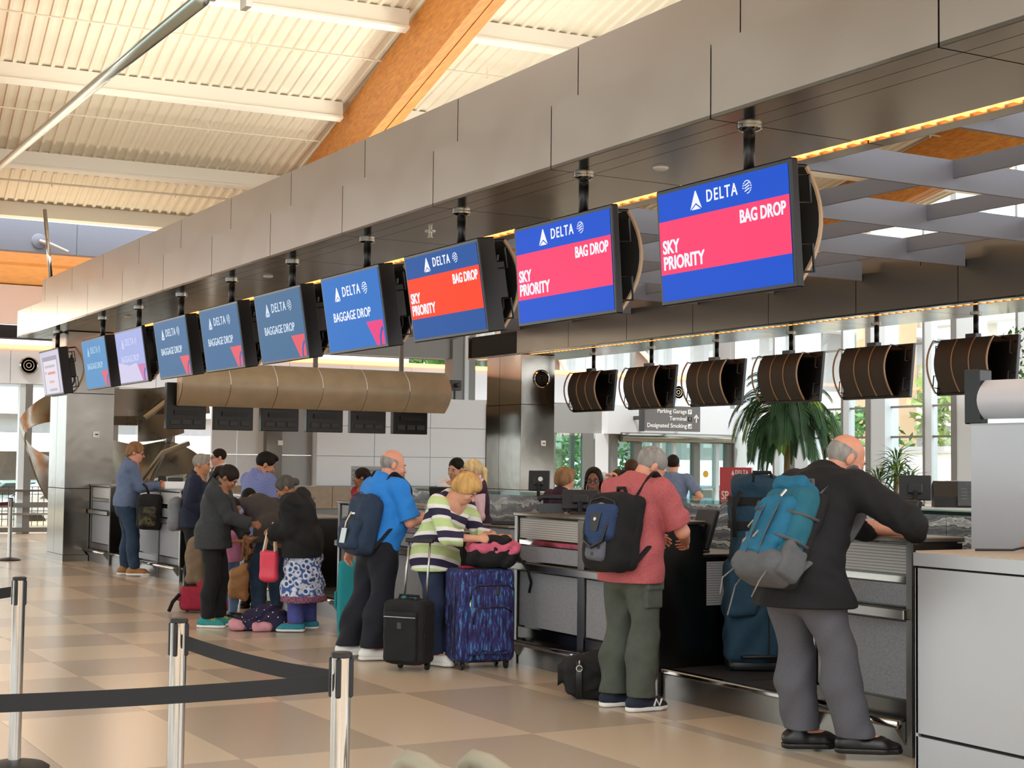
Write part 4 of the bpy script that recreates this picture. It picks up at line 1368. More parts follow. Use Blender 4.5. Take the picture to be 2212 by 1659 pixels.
# two rounded grey arm ends of the seats in front of the camera
wc = thing('waiting_seat', 'grey seat whose two rounded arm ends show at the bottom edge', 'seat', (2.15, 4.5, -0.0))
mat('arm_grey', '98907d', 0.45)
for x, y in ((0.0, 0.0), (0.19, -0.09)):
    MB().tube([(x, y, 0.575), (x, y - 0.012, 0.63), (x + 0.012, y - 0.045, 0.655), (x + 0.03, y - 0.10, 0.648), (x + 0.09, y - 0.3, 0.57), (x + 0.12, y - 0.42, 0.5)], [0.026, 0.033, 0.035, 0.035, 0.037, 0.036], 18).build('arm', MATS['arm_grey'], wc, 'all')
    MB().tube([(x, y - 0.01, 0.62), (x + 0.03, y - 0.1, 0.3), (x + 0.02, y - 0.1, 0.0)], 0.02, 10).build('leg', MATS['steel_dark'], wc)
MB().rbox(0.0, 0.3, -0.62, -0.14, 0.38, 0.43, 0.02).build('seat_pad', MATS['dark_grey'], wc)
# ---------------------------------------------------------------- people
V3 = lambda *a: np.array(a, float)


def unit(v):
    return v / max(np.linalg.norm(v), 1e-9)


def ik(a, c, l1, l2, pole):
    """middle joint of a two-bone chain a..c bending towards pole"""
    d = c - a
    L = np.linalg.norm(d)
    if L > (l1 + l2) * 0.995:
        c = a + d / L * (l1 + l2) * 0.995
        d = c - a
        L = np.linalg.norm(d)
    x = (l1 * l1 - l2 * l2 + L * L) / (2 * L)
    hgt = math.sqrt(max(l1 * l1 - x * x, 0))
    u = d / L
    p = pole - u * (pole @ u)
    return a + u * x + unit(p) * hgt, c


def skin_mat(name, h):
    return MATS.get(name) or mat(name, h, 0.5, var=0.05, scale=30, spec=0.35)


SKIN = {'fair': 'd9a084', 'pink': 'd8977c', 'tan': 'b97f5c', 'brown': '9a6848', 'dark': '7d5240', 'asian': 'c99474'}
for _k, _v in SKIN.items():
    skin_mat('skin_' + _k, _v)
mat('eye_white', 'b9aea4', 0.3)
mat('eye_dark', '241a14', 0.2)
mat('lips', 'a8625a', 0.5)
HAIRC = {'grey': '8f8a84', 'white': 'd2ccc2', 'black': '17130f', 'brown': '4a3322', 'sandy': '8d6a48', 'blond': 'c79d62', 'lightblond': 'd9bd88', 'darkgrey': '4f4a46', 'dark': '241b16'}


def hair_mat(c):
    n = 'hair_' + c
    return MATS.get(n) or mat(n, HAIRC[c], 0.6, var=0.35, scale=30, stretch=(1, 1, 0.25), bump=0.5, bscale=60, spec=0.15)


class Person:
    """builds a clothed figure from a pose given in its own frame: f forward, l left, u up"""

    def __init__(s, label, pos, head=0.0, H=1.75, lean=0.0, curl=0.0, hp=0.0, hy=0.0, hr=0.0, lh=None, rh=None, lf=(0, 0.1, 0), rf=(0, -0.1, 0), pelv=(0, 0),
                 twist=0.0, h=0.01, fem=False, bulk=1.0, belly=0.0, kneel=0.0, skin='fair', group=None, child=False, arm_out=0.25, pel_drop=0.0, hands=(0.5, 0.5), hd=None):
        s.h, s.H, s.fem, s.bulk, s.belly, s.skin = h, H, fem, bulk, belly, MATS['skin_' + skin]
        s.name = 'person'
        th = R(head)
        s.f, s.l, s.u = V3(math.cos(th), math.sin(th), 0), V3(-math.sin(th), math.cos(th), 0), V3(0, 0, 1)
        P = lambda t: s.f * t[0] + s.l * t[1] + s.u * t[2]
        s.P = P
        wf = 0.92 if fem else 1.0
        J = s.J = {}
        J['pel'] = P((pelv[0], pelv[1], 0.543 * H - pel_drop))
        la = R(lean)
        fw = s.f
        ax = s.u * math.cos(la) + fw * math.sin(la)       # spine direction
        bx = fw * math.cos(la) - s.u * math.sin(la)       # chest normal
        la2 = R(lean + curl)
        ax2 = s.u * math.cos(la2) + fw * math.sin(la2)
        bx2 = fw * math.cos(la2) - s.u * math.sin(la2)
        tw = R(twist)
        sl = s.l * math.cos(tw) + bx * math.sin(tw)
        s.ax, s.bx, s.ax2, s.bx2, s.sl = ax, bx, ax2, bx2, sl
        J['waist'] = J['pel'] + ax * 0.085 * H
        J['chest'] = J['pel'] + ax * 0.182 * H
        J['neck'] = J['chest'] + ax2 * 0.11 * H - bx2 * 0.01 * H
        sw = 0.112 * H * wf * (1 + (bulk - 1) * 0.6)
        sh = J['chest'] + ax2 * 0.085 * H
        J['shL'], J['shR'] = sh + sl * sw, sh - sl * sw
        # head frame
        hpa, hya = R(hp), R(hy)
        hf = unit(s.f * math.cos(hya) + s.l * math.sin(hya))
        hl = np.cross(s.u, hf)
        s.hf = hf * math.cos(hpa) - s.u * math.sin(hpa)
        s.hu = s.u * math.cos(hpa) + hf * math.sin(hpa)
        rr = R(hr)
        s.hl = hl * math.cos(rr) + s.hu * math.sin(rr)
        s.hu = np.cross(s.hf, s.hl)
        s.hs = (0.135 * H if not child else 0.155 * H) / 0.235
        nb = J['neck'] + (ax2 * 0.6 + s.hu * 0.4) * 0.035 * H
        J['head'] = nb + s.hu * 0.085 * s.hs + s.hf * 0.035 * s.hs
        hw = 0.053 * H
        J['hipL'], J['hipR'] = J['pel'] + s.l * hw - s.u * 0.01 * H, J['pel'] - s.l * hw - s.u * 0.01 * H
        s.foot = {}
        for k, ft in (('L', lf), ('R', rf)):
            an = P((ft[0], ft[1], 0.045 * H + (ft[3] if len(ft) > 3 else 0)))
            kn, an2 = ik(J['hip' + k], an, 0.245 * H, 0.245 * H, s.f + s.l * (0.15 if k == 'L' else -0.15))
            J['kn' + k], J['an' + k] = kn, an2
            a = R(ft[2])
            s.foot[k] = s.f * math.cos(a) + s.l * math.sin(a)
        for k, hn in (('L', lh), ('R', rh)):
            sg = 1 if k == 'L' else -1
            if hn is None:
                tgt = J['sh' + k] + P((0.03 * H, sg * 0.03 * H, -0.315 * H))
            else:
                tgt = P(hn[:3])
            pole = -s.f * 0.6 + s.l * sg * arm_out - s.u * 0.8 if hn is None or len(hn) < 4 else P(hn[3])
            J['el' + k], J['wr' + k] = ik(J['sh' + k], tgt, 0.172 * H, 0.150 * H, pole)
        s.hands, s.hd = hands, hd or {}
        s.root = None
        s.label, s.pos, s.group = label, pos, group

    # ---- body primitives, as (a, b, ra, rb, flat, side, k)
    def torso(s, inf=0.0, low=True, flat=0.0):
        H, J, b = s.H, s.J, s.bulk
        i = inf
        by = s.belly
        fm = s.fem
        pr = []
        wp, ww, wc = (0.098, 0.078, 0.086) if fm else (0.092, 0.083, 0.098)
        F0 = 0.66 + flat
        if low:
            pr.append((J['pel'] - s.ax * 0.02 * H, J['pel'] + s.ax * 0.03 * H, wp * H * b + i, wp * H * b + i, 0.74 + flat, s.l, 0.03))
        pr.append((J['pel'] + s.ax * 0.03 * H, J['waist'] + s.bx * by * 0.4, wp * 0.97 * H * b + i, ww * H * b + i + by * 0.5, 0.74 + flat, s.l, 0.04))
        pr.append((J['waist'] + s.bx * by * 0.4, J['chest'], ww * H * b + i + by * 0.5, wc * H * b + i, 0.72 + flat, s.sl, 0.04))
        up = J['chest'] + s.ax2 * 0.055 * H
        pr.append((J['chest'], up, wc * H * b + i, wc * 0.86 * H * b + i, F0 + 0.04, s.sl, 0.04))
        for k in 'LR':
            pr.append((up + s.ax2 * 0.02 * H, J['sh' + k] - s.ax2 * 0.004 * H, 0.046 * H * b + i, 0.036 * H * b + i, 1, None, 0.05))
        pr.append((up, J['neck'], 0.06 * H * b + i, 0.036 * H + i, 1, None, 0.05))
        if fm:
            for k, sg in (('L', 1), ('R', -1)):
                c = J['chest'] + s.sl * sg * 0.045 * H + s.bx * 0.045 * H + s.ax * 0.0 * H
                pr.append((c, c - s.ax * 0.012 * H, 0.038 * H + i, 0.04 * H + i, 1, None, 0.04))
        return pr

    def arm(s, k, inf=0.0, upto=2.0, wide=0.0):
        H, J, b = s.H, s.J, s.bulk
        g = (0.9 if s.fem else 1.0) * b
        a, e, w = J['sh' + k], J['el' + k], J['wr' + k]
        pr = []
        if upto <= 1:
            m = a + (e - a) * upto
            return [(a, m, 0.033 * H * g + inf, (0.033 - 0.006 * upto) * H * g + inf + wide, 1, None, 0.02)], m, unit(e - a)
        pr.append((a, e, 0.033 * H * g + inf, 0.026 * H * g + inf, 1, None, 0.02))
        m = e + (w - e) * (upto - 1)
        pr.append((e, m, 0.0265 * H * g + inf, (0.0265 - 0.009 * (upto - 1)) * H * g + inf + wide, 1, None, 0.012))
        return pr, m, unit(w - e)

    def leg(s, k, inf=0.0, upto=2.0, wide=0.0):
        H, J, b = s.H, s.J, s.bulk
        g = b if not s.fem else b * 1.02
        a, e, w = J['hip' + k], J['kn' + k], J['an' + k]
        pr = [(a, e, 0.051 * H * g + inf, 0.034 * H * g + inf, 1, None, 0.03)]
        if upto <= 1:
            m = a + (e - a) * upto
            return [(a, m, 0.051 * H * g + inf, (0.051 - 0.016 * upto) * H * g + inf + wide, 1, None, 0.03)], m, unit(e - a)
        m = e + (w - e) * (upto - 1)
        c = e + (m - e) * 0.4 - s.foot[k] * 0.012 * H
        pr.append((e, c, 0.034 * H * g + inf, 0.032 * H * g + inf + wide * 0.5, 1, None, 0.02))
        pr.append((c, m, 0.032 * H * g + inf + wide * 0.5, (0.032 - 0.011 * (upto - 1)) * H * g + inf + wide, 1, None, 0.02))
        return pr, m, unit(w - e)

    def box(s, prims, pad=0.04):
        pts = np.array([q for p in prims for q in (p[0] - max(p[2], p[3]), p[0] + max(p[2], p[3]), p[1] - max(p[2], p[3]), p[1] + max(p[2], p[3]))])
        return pts.min(0) - pad, pts.max(0) + pad

    def put(s, v, prims, kk=None):
        for a, b, ra, rb, fl_, sd, k in prims:
            v.cone(a, b, ra, rb, k if kk is None else kk, 'u', fl_, sd)
        return v

    def hx(s, x, y, z):
        """head-frame point: x to the person's left, y forward, z up (metres for an adult head)"""
        return s.J['head'] + (s.hl * x + s.hf * y + s.hu * z) * s.hs

    def build(s, face=True, bald=False, ears=True, beard=None):
        H, J, hs, h = s.H, s.J, s.hs, s.h
        s.root_data = None
        neck = [(J['neck'] - s.ax2 * 0.03 * H, s.hx(0, -0.02, -0.05), 0.034 * H * s.bulk, 0.052 * hs if s.fem else 0.058 * hs, 1, None, 0.03)]
        pr = s.torso(-0.012)
        for k in 'LR':
            pr += s.arm(k, -0.004)[0] + s.leg(k, -0.008)[0]
        allp = pr + neck + [(s.hx(0, 0, -0.1), s.hx(0, 0, 0.1), 0.12 * hs, 0.12 * hs, 1, None, 0)]
        for k in 'LR':
            w = J['wr' + k]
            allp.append((w, w + unit(w - J['el' + k]) * 0.06, 0.14, 0.14, 1, None, 0))
            an = J['an' + k]
            allp.append((an - s.u * 0.03, an + s.foot[k] * 0.14, 0.06, 0.06, 1, None, 0))
        lo, hi = s.box(allp, 0.02)
        v = Vol(lo, hi, h)
        s.put(v, pr)
        for k in 'LR':
            an = J['an' + k]
            v.cone(an, an + s.foot[k] * 0.08 * H - s.u * 0.015 * H, 0.02 * H, 0.018 * H, 0.02)
        s.put(v, neck)
        B = [s.hl, s.hf, s.hu]
        E = lambda c, r, k=0.02, op='u': v.ell(s.hx(*c), [q * hs for q in r], k * hs, op, B)
        C = lambda a, b, ra, rb, k=0.012: v.cone(s.hx(*a), s.hx(*b), ra * hs, rb * hs, k * hs)
        fw = 0.94 if s.fem else 1.0
        E((0, -0.012, 0.035), (0.074, 0.096, 0.086), 0.02)
        E((0, 0.032, -0.035), (0.060 * fw, 0.066, 0.082), 0.03)
        E((0, 0.055, -0.088), (0.034 * fw, 0.036, 0.030), 0.03)
        if h < 0.0125:
            C((-0.034, 0.084, 0.016), (0.034, 0.084, 0.016), 0.012, 0.012, 0.02)
            for sg in (-1, 1):
                E((sg * 0.031, 0.104, -0.003), (0.015, 0.014, 0.011), 0.012, 's')
                E((sg * 0.038, 0.070, -0.035), (0.02, 0.02, 0.022), 0.02)
            C((-0.018, 0.092, -0.062), (0.018, 0.092, -0.062), 0.009, 0.009, 0.012)
        C((0, 0.096, 0.004), (0, 0.116, -0.030), 0.008, 0.0135, 0.01)
        if ears:
            for sg in (-1, 1):
                v.ell(s.hx(sg * 0.079, -0.008, -0.008), [0.012 * hs, 0.021 * hs, 0.033 * hs], 0.008, 'u', B)
        # hands
        fr = max(0.0088 * H / 1.75, h * 0.85)
        for k, cu in zip('LR', s.hands):
            w, el = J['wr' + k], J['el' + k]
            d = unit(w - el) if k not in s.hd else unit(s.P(s.hd[k][0]))
            sg = 1 if k == 'L' else -1
            pn = s.P(s.hd[k][1]) if k in s.hd else (-s.l * sg * 0.9 + s.u * -0.3)
            pn = unit(pn - d * (pn @ d))
            lt = np.cross(d, pn)
            sc = H / 1.75 * (0.92 if s.fem else 1.0)
            kn = w + d * 0.082 * sc
            v.cone(w - d * 0.01, kn - d * 0.012, 0.027 * sc, 0.040 * sc, 0.012, 'u', 0.45, lt)
            # thumb side: along the body's forward/up for hanging hands
            ts = lt if (lt @ (s.f + 0.4 * s.u)) > 0 else -lt
            for q, (off, ln) in enumerate(((0.03, 0.074), (0.0105, 0.083), (-0.0095, 0.077), (-0.029, 0.06))):
                a = kn + ts * off * sc - d * (0.008 if q in (0, 3) else 0)
                c1 = cu * (0.9 + 0.08 * q)
                d1 = d * math.cos(c1) + pn * math.sin(c1)
                d2 = d * math.cos(c1 * 2.1) + pn * math.sin(c1 * 2.1)
                d1 = unit(d1 + ts * off * 2.0)
                m = a + d1 * ln * 0.52 * sc
                v.cone(a, m, fr, fr * 0.95, 0.004)
                v.cone(m, m + d2 * ln * 0.5 * sc, fr * 0.95, fr * 0.8, 0.003)
            a = w + d * 0.025 * sc + ts * 0.022 * sc
            m = a + unit(ts * 0.75 + d * 0.8 + pn * 0.35) * 0.045 * sc
            v.cone(a, m, fr * 1.25, fr * 1.1, 0.01)
            v.cone(m, m + unit(d + pn * (0.3 + 0.5 * cu)) * 0.034 * sc, fr * 1.1, fr * 0.9, 0.004)
        me = v.mesh('person', s.skin)
        s.root = link('person', me, None, s.pos)
        tag(s.root, s.label, 'person', s.group)
        if face:
            for sg in (-1, 1):
                c = s.hx(sg * 0.031, 0.0830, -0.002)
                m_ = MB()
                m_.bm(_sphere(0.0118 * hs), Matrix.Translation(c))
                m_.cur = 1
                m_.bm(_sphere(0.0075 * hs), Matrix.Translation(c + s.hf * 0.0062 * hs))
                m_.build('eye', [MATS['eye_white'], MATS['eye_dark']], s.root, 'all', fixn=False)
            m_ = MB()
            for sg in (-1, 1):
                m_.tube([s.hx(sg * 0.014, 0.0975, 0.018), s.hx(sg * 0.032, 0.096, 0.023), s.hx(sg * 0.05, 0.083, 0.017)], [0.003 * hs, 0.0045 * hs, 0.002 * hs], 6)
            m_.build('eyebrow', MATS['eye_dark'], s.root, 'all')
            MB().tube([s.hx(-0.022, 0.094, -0.063), s.hx(0, 0.1025, -0.062), s.hx(0.022, 0.094, -0.063)], [0.003 * hs, 0.0065 * hs, 0.003 * hs], 6).build('lips', MATS['lips'], s.root, 'all')
        return s

    def part(s, name, v, m, label=None):
        o = link(name, v.mesh(name, m), s.root)
        if label:
            o['label'] = label
        return o

    def garment(s, name, m, sleeve=2.0, hem=-0.03, inf=0.012, wide=0.006, wr=0.005, skirt=None, neck=0.0, arms='LR', h=None, collar=None, label=None, flare=0.0, open_neck=None, sc=22):
        """upper garment: hem in fractions of H below (-) the pelvis centre; sleeve 0..2"""
        H, J = s.H, s.J
        h = h or s.h * 1.15
        pr = s.torso(inf)
        ext = []
        hemz = J['pel'] + s.ax * hem * H if hem > -0.05 else J['pel'] + s.u * hem * H
        if hem < -0.01:
            dn = J['pel'] + s.u * (hem - 0.03) * H
            ext.append((J['pel'], dn, 0.096 * H * s.bulk + inf + 0.004, 0.096 * H * s.bulk + inf + 0.008 + flare, 0.78, s.l, 0.03))
            if hem < -0.05:
                for q in 'LR':
                    a_, b_ = J['hip' + q], J['kn' + q]
                    ext.append((a_ + s.u * 0.04 * H, a_ + (b_ - a_) * min(0.9, (-hem) / 0.245 + 0.15), 0.051 * H * s.bulk + inf + 0.022, 0.049 * H * s.bulk + inf + 0.022 + flare, 1, None, 0.05))
        arms_ = {k: s.arm(k, inf * 0.9, sleeve, wide) for k in arms} if sleeve > 0 else {}
        lo, hi = s.box(pr + ext + [p for a in arms_.values() for p in a[0]], 0.03)
        v = Vol(lo, hi, h)
        s.put(v, pr + ext)
        v.wrinkle(wr, sc, int(abs(s.pos[0] * 100)))
        v.cut(hemz, -s.u if hem <= -0.05 else -s.ax)
        nk = J['neck'] + s.ax2 * (0.012 + neck) * H
        v.cut(nk, s.ax2 * 0.8 + s.bx2 * 0.45)
        for k, (ap, m_, d) in arms_.items():
            lo2, hi2 = s.box(ap, 0.03)
            i0 = np.clip(np.floor((lo2 - v.lo) / h).astype(int), 0, v.n - 2)
            i1 = np.clip(np.ceil((hi2 - v.lo) / h).astype(int) + 1, 2, v.n)
            a = Vol(v.lo + i0 * h, v.lo + i0 * h + (i1 - i0 - 1) * h - 1e-6, h)
            s.put(a, ap)
            a.wrinkle(wr * 0.9, sc * 1.3, 5)
            a.cut(m_, d)
            sl = tuple(slice(p, p + q) for p, q in zip(i0, a.n))
            f, d_ = v.F[sl], a.F[tuple(slice(0, q) for q in v.F[sl].shape)]
            kk = 0.025
            hh = np.maximum(kk - np.abs(f - d_), 0) / kk
            v.F[sl] = np.minimum(f, d_) - hh * hh * kk * 0.25
        if collar:
            v2 = collar
            c0 = J['neck'] - s.bx2 * 0.004 * H
            v.cone(c0 - s.ax2 * 0.01 * H, c0 + s.ax2 * v2 * H, 0.046 * H * s.bulk, 0.042 * H * s.bulk, 0.012)
            v.cut(c0 + s.ax2 * v2 * H, s.ax2 + s.bx2 * 0.3)
        if open_neck:
            v.cone(J['neck'] + s.bx2 * 0.05 * H, J['neck'] + s.bx2 * 0.075 * H - s.ax2 * open_neck * H, 0.03 * H, 0.006, 0.006, 's')
        return s.part(name, v, m, label)

    def trousers(s, m, upto=1.97, inf=0.014, wide=0.012, wr=0.006, name='trousers', h=None, top=0.0, label=None, sc=20):
        H, J = s.H, s.J
        h = h or s.h * 1.15
        pr = [(J['pel'] - s.u * 0.02 * H, J['pel'] + s.ax * top * H, 0.093 * H * s.bulk + inf * 0.6, 0.088 * H * s.bulk + inf * 0.6, 0.78, s.l, 0.03)]
        L_ = {k: s.leg(k, inf, upto, wide) for k in 'LR'}
        al = pr + [p for a in L_.values() for p in a[0]]
        lo, hi = s.box(al, 0.03)
        v = Vol(lo, hi, h)
        s.put(v, al)
        v.wrinkle(wr, sc, 3)
        v.cut((L_['L'][1] + L_['R'][1]) / 2 if abs(L_['L'][1][2] - L_['R'][1][2]) < 0.06 else min(L_['L'][1], L_['R'][1], key=lambda q: q[2]), -s.u)
        v.cut(J['pel'] + s.ax * top * H, s.ax)
        return s.part(name, v, m, label)

    def skirt(s, name, m, z0, z1, r0, r1, h=None, label=None, amp=0.012):
        """cloth hanging from the hips: z in metres, radii along the hips"""
        h = h or s.h * 1.15
        c = s.J['pel'] * V3(1, 1, 0)
        a, b = c + s.u * z0, c + s.u * z1
        v = Vol(c + V3(-r1 - 0.06, -r1 - 0.06, z1 - 0.04), c + V3(r1 + 0.06, r1 + 0.06, z0 + 0.05), h)
        v.cone(a, b, r0, r1, 0, 'u', 0.8, s.l)
        v.wrinkle(amp, 26, 2)
        v.cut(a, s.u)
        v.cut(b, -s.u)
        return s.part(name, v, m, label)

    def shoes(s, m, sole='shoe_white', name='shoe', L=0.152, lace=None, high=0.03):
        H = s.H
        for k in 'LR':
            an, d = s.J['an' + k], s.foot[k]
            z0 = an[2] - 0.045 * H
            g = V3(an[0], an[1], z0)
            n = np.cross(s.u, d)
            heel, ball, toe = g - d * 0.035 * H, g + d * 0.07 * H, g + d * (L - 0.055) * H
            v = Vol(g - 0.17 * H, g + 0.17 * H, min(s.h, 0.009))
            v.cone(heel + s.u * 0.03 * H, ball + s.u * 0.022 * H, 0.027 * H, 0.03 * H, 0.01, 'u', 0.95, n)
            v.cone(ball + s.u * 0.022 * H, toe + s.u * 0.017 * H, 0.029 * H, 0.02 * H, 0.015, 'u', 0.85, n)
            v.cone(g - d * 0.012 * H + s.u * 0.03 * H, g - d * 0.012 * H + s.u * (0.035 + high) * H, 0.03 * H, 0.028 * H, 0.02)
            v2 = Vol(v.lo, v.lo + (v.n - 1) * v.h, v.h)
            v2.cone(heel + s.u * 0.012 * H, ball + s.u * 0.012 * H, 0.0275 * H, 0.0315 * H, 0.01)
            v2.cone(ball + s.u * 0.012 * H, toe + s.u * 0.012 * H, 0.031 * H, 0.022 * H, 0.012)
            v2.cut(g + s.u * 0.017 * H, s.u)
            v2.cut(g + s.u * 0.001, -s.u)
            v.cut(g + s.u * (0.035 + high) * H, s.u)
            v.cut(g + s.u * 0.015 * H, -s.u)
            o = s.part(name, v, m)
            link('sole', v2.mesh('sole', MATS[sole]), o)
            if lace:
                lm = MB()
                for q in range(4):
                    c = g + d * (0.035 + 0.014 * q) * H + s.u * (0.055 - 0.004 * q) * H
                    lm.tube([c - n * 0.02 * H - s.u * 0.006 * H, c + s.u * 0.002 * H, c + n * 0.02 * H - s.u * 0.006 * H], 0.005, 6)
                lm.build('laces', MATS[lace], o, 'all')

    def hair(s, c, style='short', name='hair', h=None, length=0.25):
        hs = s.hs
        h = h or min(s.h, 0.009)
        lo = s.J['head'] - V3(0.2, 0.2, 0.17 + (length + 0.12 if style in ('long', 'pony', 'braids') else 0.04)) * hs
        hi = s.J['head'] + V3(0.2, 0.2, 0.2) * hs
        v = Vol(lo, hi, h)
        B = [s.hl, s.hf, s.hu]
        E = lambda q, r, k=0.015, op='u': v.ell(s.hx(*q), [x * hs for x in r], k * hs, op, B)
        C = lambda a, b, ra, rb, k=0.02: v.cone(s.hx(*a), s.hx(*b), ra * hs, rb * hs, k * hs)
        if style == 'fringe':      # bald on top, cropped sides
            E((0, -0.016, 0.02), (0.0775, 0.0985, 0.084), 0.01)
            E((0, 0.01, 0.105), (0.085, 0.125, 0.062), 0.02, 's')
            E((0, 0.09, 0.0), (0.1, 0.085, 0.15), 0.01, 's')
        else:
            vol = {'short': 0.007, 'crop': 0.004, 'bob': 0.022, 'full': 0.018}.get(style, 0.012)
            E((0, -0.014, 0.038), (0.076 + vol, 0.098 + vol, 0.088 + vol), 0.01)
            if style in ('bob', 'full'):
                E((0, -0.055, -0.02), (0.076 + vol, 0.055 + vol, 0.07), 0.03)
            if style == 'bob':
                E((0, 0.05, 0.085), (0.068, 0.055, 0.04), 0.03)
                for sg in (-1, 1):
                    E((sg * 0.072, 0.012, -0.005), (0.022, 0.04, 0.06), 0.02)
            if style in ('quiff',):
                E((0, 0.06, 0.105), (0.05, 0.05, 0.035), 0.02)
                E((0, 0.0, 0.12), (0.06, 0.07, 0.025), 0.02)
            if style == 'parted':
                E((0.02, 0.06, 0.088), (0.055, 0.04, 0.03), 0.02)
            # hairline: free the face
            E((0, 0.115, -0.035), (0.068, 0.075, 0.105 if style != 'bob' else 0.09) if style != 'braids' else (0.08, 0.10, 0.125), 0.01, 's')
            for sg in (-1, 1):
                if style not in ('bob', 'long', 'braids'):
                    E((sg * 0.085, 0.015, -0.03), (0.03, 0.045, 0.04), 0.01, 's')
            if style not in ('long', 'pony', 'bob', 'braids', 'bun'):
                v.cut(s.hx(0, -0.06, -0.055), -s.hu * 0.9 + s.hf * 0.5)
            elif style != 'long':
                v.cut(s.hx(0, -0.06, -0.075), -s.hu * 0.9 + s.hf * 0.5)
            if style == 'long':
                C((0, -0.06, 0.0), (0, -0.075, -0.08 - length), 0.072, 0.05, 0.03)
                for sg in (-1, 1):
                    C((sg * 0.065, -0.015, 0.02), (sg * 0.075, -0.02, -0.08 - length * 0.8), 0.03, 0.022, 0.02)
            if style == 'pony':
                C((0, -0.1, 0.03), (0, -0.135, 0.0), 0.03, 0.035, 0.02)
                C((0, -0.135, 0.0), (0, -0.13, -0.1 - length), 0.036, 0.016, 0.02)
            if style == 'bun':
                E((0, -0.125, -0.005), (0.045, 0.04, 0.045), 0.012)
            if style == 'braids':
                for sg in (-1, 1):
                    for q in range(4):
                        C((sg * (0.078), 0.01 - 0.025 * q, 0.03), (sg * (0.095 + 0.008 * q), 0.03 - 0.03 * q, -0.08 - length), 0.013, 0.01, 0.006)
                for q in range(-2, 3):
                    C((q * 0.03, -0.1, 0.02), (q * 0.035, -0.105, -0.09 - length), 0.016, 0.012, 0.006)
        return s.part(name, v, hair_mat(c))

    def glasses(s, dark=False):
        m_ = MB()
        for sg in (-1, 1):
            m_.tube([s.hx(sg * (0.033 + 0.023 * math.cos(a * PI / 7)), 0.108 - 0.006 * abs(math.cos(a * PI / 7)), -0.004 + 0.016 * math.sin(a * PI / 7)) for a in range(15)], 0.0026 * s.hs, 6)
            m_.tube([s.hx(sg * 0.056, 0.103, 0.0), s.hx(sg * 0.077, 0.05, 0.002), s.hx(sg * 0.08, -0.01, 0.0)], 0.0028 * s.hs, 6)
        m_.tube([s.hx(-0.011, 0.112, 0.0), s.hx(0.011, 0.112, 0.0)], 0.0026 * s.hs, 6)
        return m_.build('glasses', MATS['black_plastic'], s.root, 'all')

    def loft(s, name, pts, r, m, **k):
        return MB().tube(pts, r, 8, **k).build(name, m, s.root, 'all')


def _sphere(r, seg=10, ring=7):
    bm = bmesh.new()
    bmesh.ops.create_uvsphere(bm, u_segments=seg, v_segments=ring, radius=r)
    return bm


mat('shoe_white', 'e8e5e0', 0.6)
mat('shoe_black', '161515', 0.35)
mat('denim', '34506f', 0.85, var=0.2, scale=14, bump=0.25, bscale=120)
mat('denim_dark', '22384f', 0.85, var=0.2, scale=14, bump=0.25, bscale=120)
mat('navy_cloth', '1d2233', 0.85, var=0.12, scale=20, bump=0.2, bscale=200)
mat('black_cloth', '17171a', 0.9, var=0.15, scale=20, bump=0.2, bscale=200)
# ---------------------------------------------------------------- clothes materials
def cloth(n, h, **k):
    kw = dict(var=0.12, scale=18, bump=0.25, bscale=160)
    kw.update(k)
    return mat(n, h, 0.85, **kw)


cloth('sweater', '5f6f8c')
cloth('navy_shirt', '141c33')
cloth('fleece', '303335', var=0.2, scale=60)
cloth('black_pants', '0c0c0d')
cloth('pink_top', 'd98fb8')
cloth('jeans_light', '6f8fb8')
cloth('shirt_lav', '6f77a6')
ramp_color(MATS['shirt_lav'], 'ShaderNodeTexChecker', [(0, '5f6a9c'), (1, '7d84b0')], scale=(1, 1, 1), props={'Scale': 90.0}, out='Fac')
cloth('camo', '3d3a2a')
ramp_color(MATS['camo'], 'ShaderNodeTexNoise', [(0.0, '14140f'), (0.42, '2a2a1c'), (0.5, '4a452e'), (0.58, '6b5a3c'), (0.62, '1c1c14')], props={'Scale': 9.0, 'Detail': 2.0}, interp='CONSTANT', scale=(1, 1, 1.6))
cloth('sleeve_lav', 'a9a3c2')
cloth('vest_dark', '3a3533')
cloth('black_jacket', '0a0a0a')
cloth('print_skirt', '3f587f')
_m = MATS['print_skirt']
ramp_color(_m, 'ShaderNodeTexVoronoi', [(0.0, '27447a'), (0.32, '2f4f86'), (0.40, 'd5d8e2'), (0.58, 'c5cadb'), (0.66, '3a5a92')], props={'Scale': 17.0}, out='Distance')
cloth('print_hem', 'a8543f')
ramp_color(MATS['print_hem'], 'ShaderNodeTexChecker', [(0, 'b0503c'), (1, '3c4f80')], props={'Scale': 45.0}, out='Fac')
cloth('violet_pants', '4a4f93')
cloth('teal_shoe', '2e8796')
cloth('teal_knit', '2f8a86')
cloth('lime', 'b4e43a', var=0)
cloth('polo_blue', '2480d6', var=0.06)
cloth('navy_pants', '10131e')
cloth('stripe_top', 'c8dca0')
ramp_color(MATS['stripe_top'], 'ShaderNodeTexWave', [(0.0, '2a2440'), (0.30, '2a2440'), (0.31, 'ece9e4'), (0.48, 'ece9e4'), (0.49, 'c3d896'), (0.86, 'c3d896'), (0.87, 'ece9e4')],
           props={'Scale': 1.75, 'bands_direction': 'Z', 'wave_profile': 'SAW', 'Distortion': 0.0}, interp='CONSTANT', rot=(R(12), R(-10), 0))
cloth('jeans_navy', '232f4a')
cloth('red_tee', 'b45a5c', var=0.15, scale=70)
cloth('olive_cargo', '4a4f45')
cloth('grey_trousers', '55545a', var=0.1, scale=120)
cloth('blazer', '0b0b0e')
cloth('suit_grey', '4a4a50')
cloth('white_shirt', 'e5e3e6')
cloth('uniform_red', '9a1f2c')
cloth('uniform_plum', '35182f')
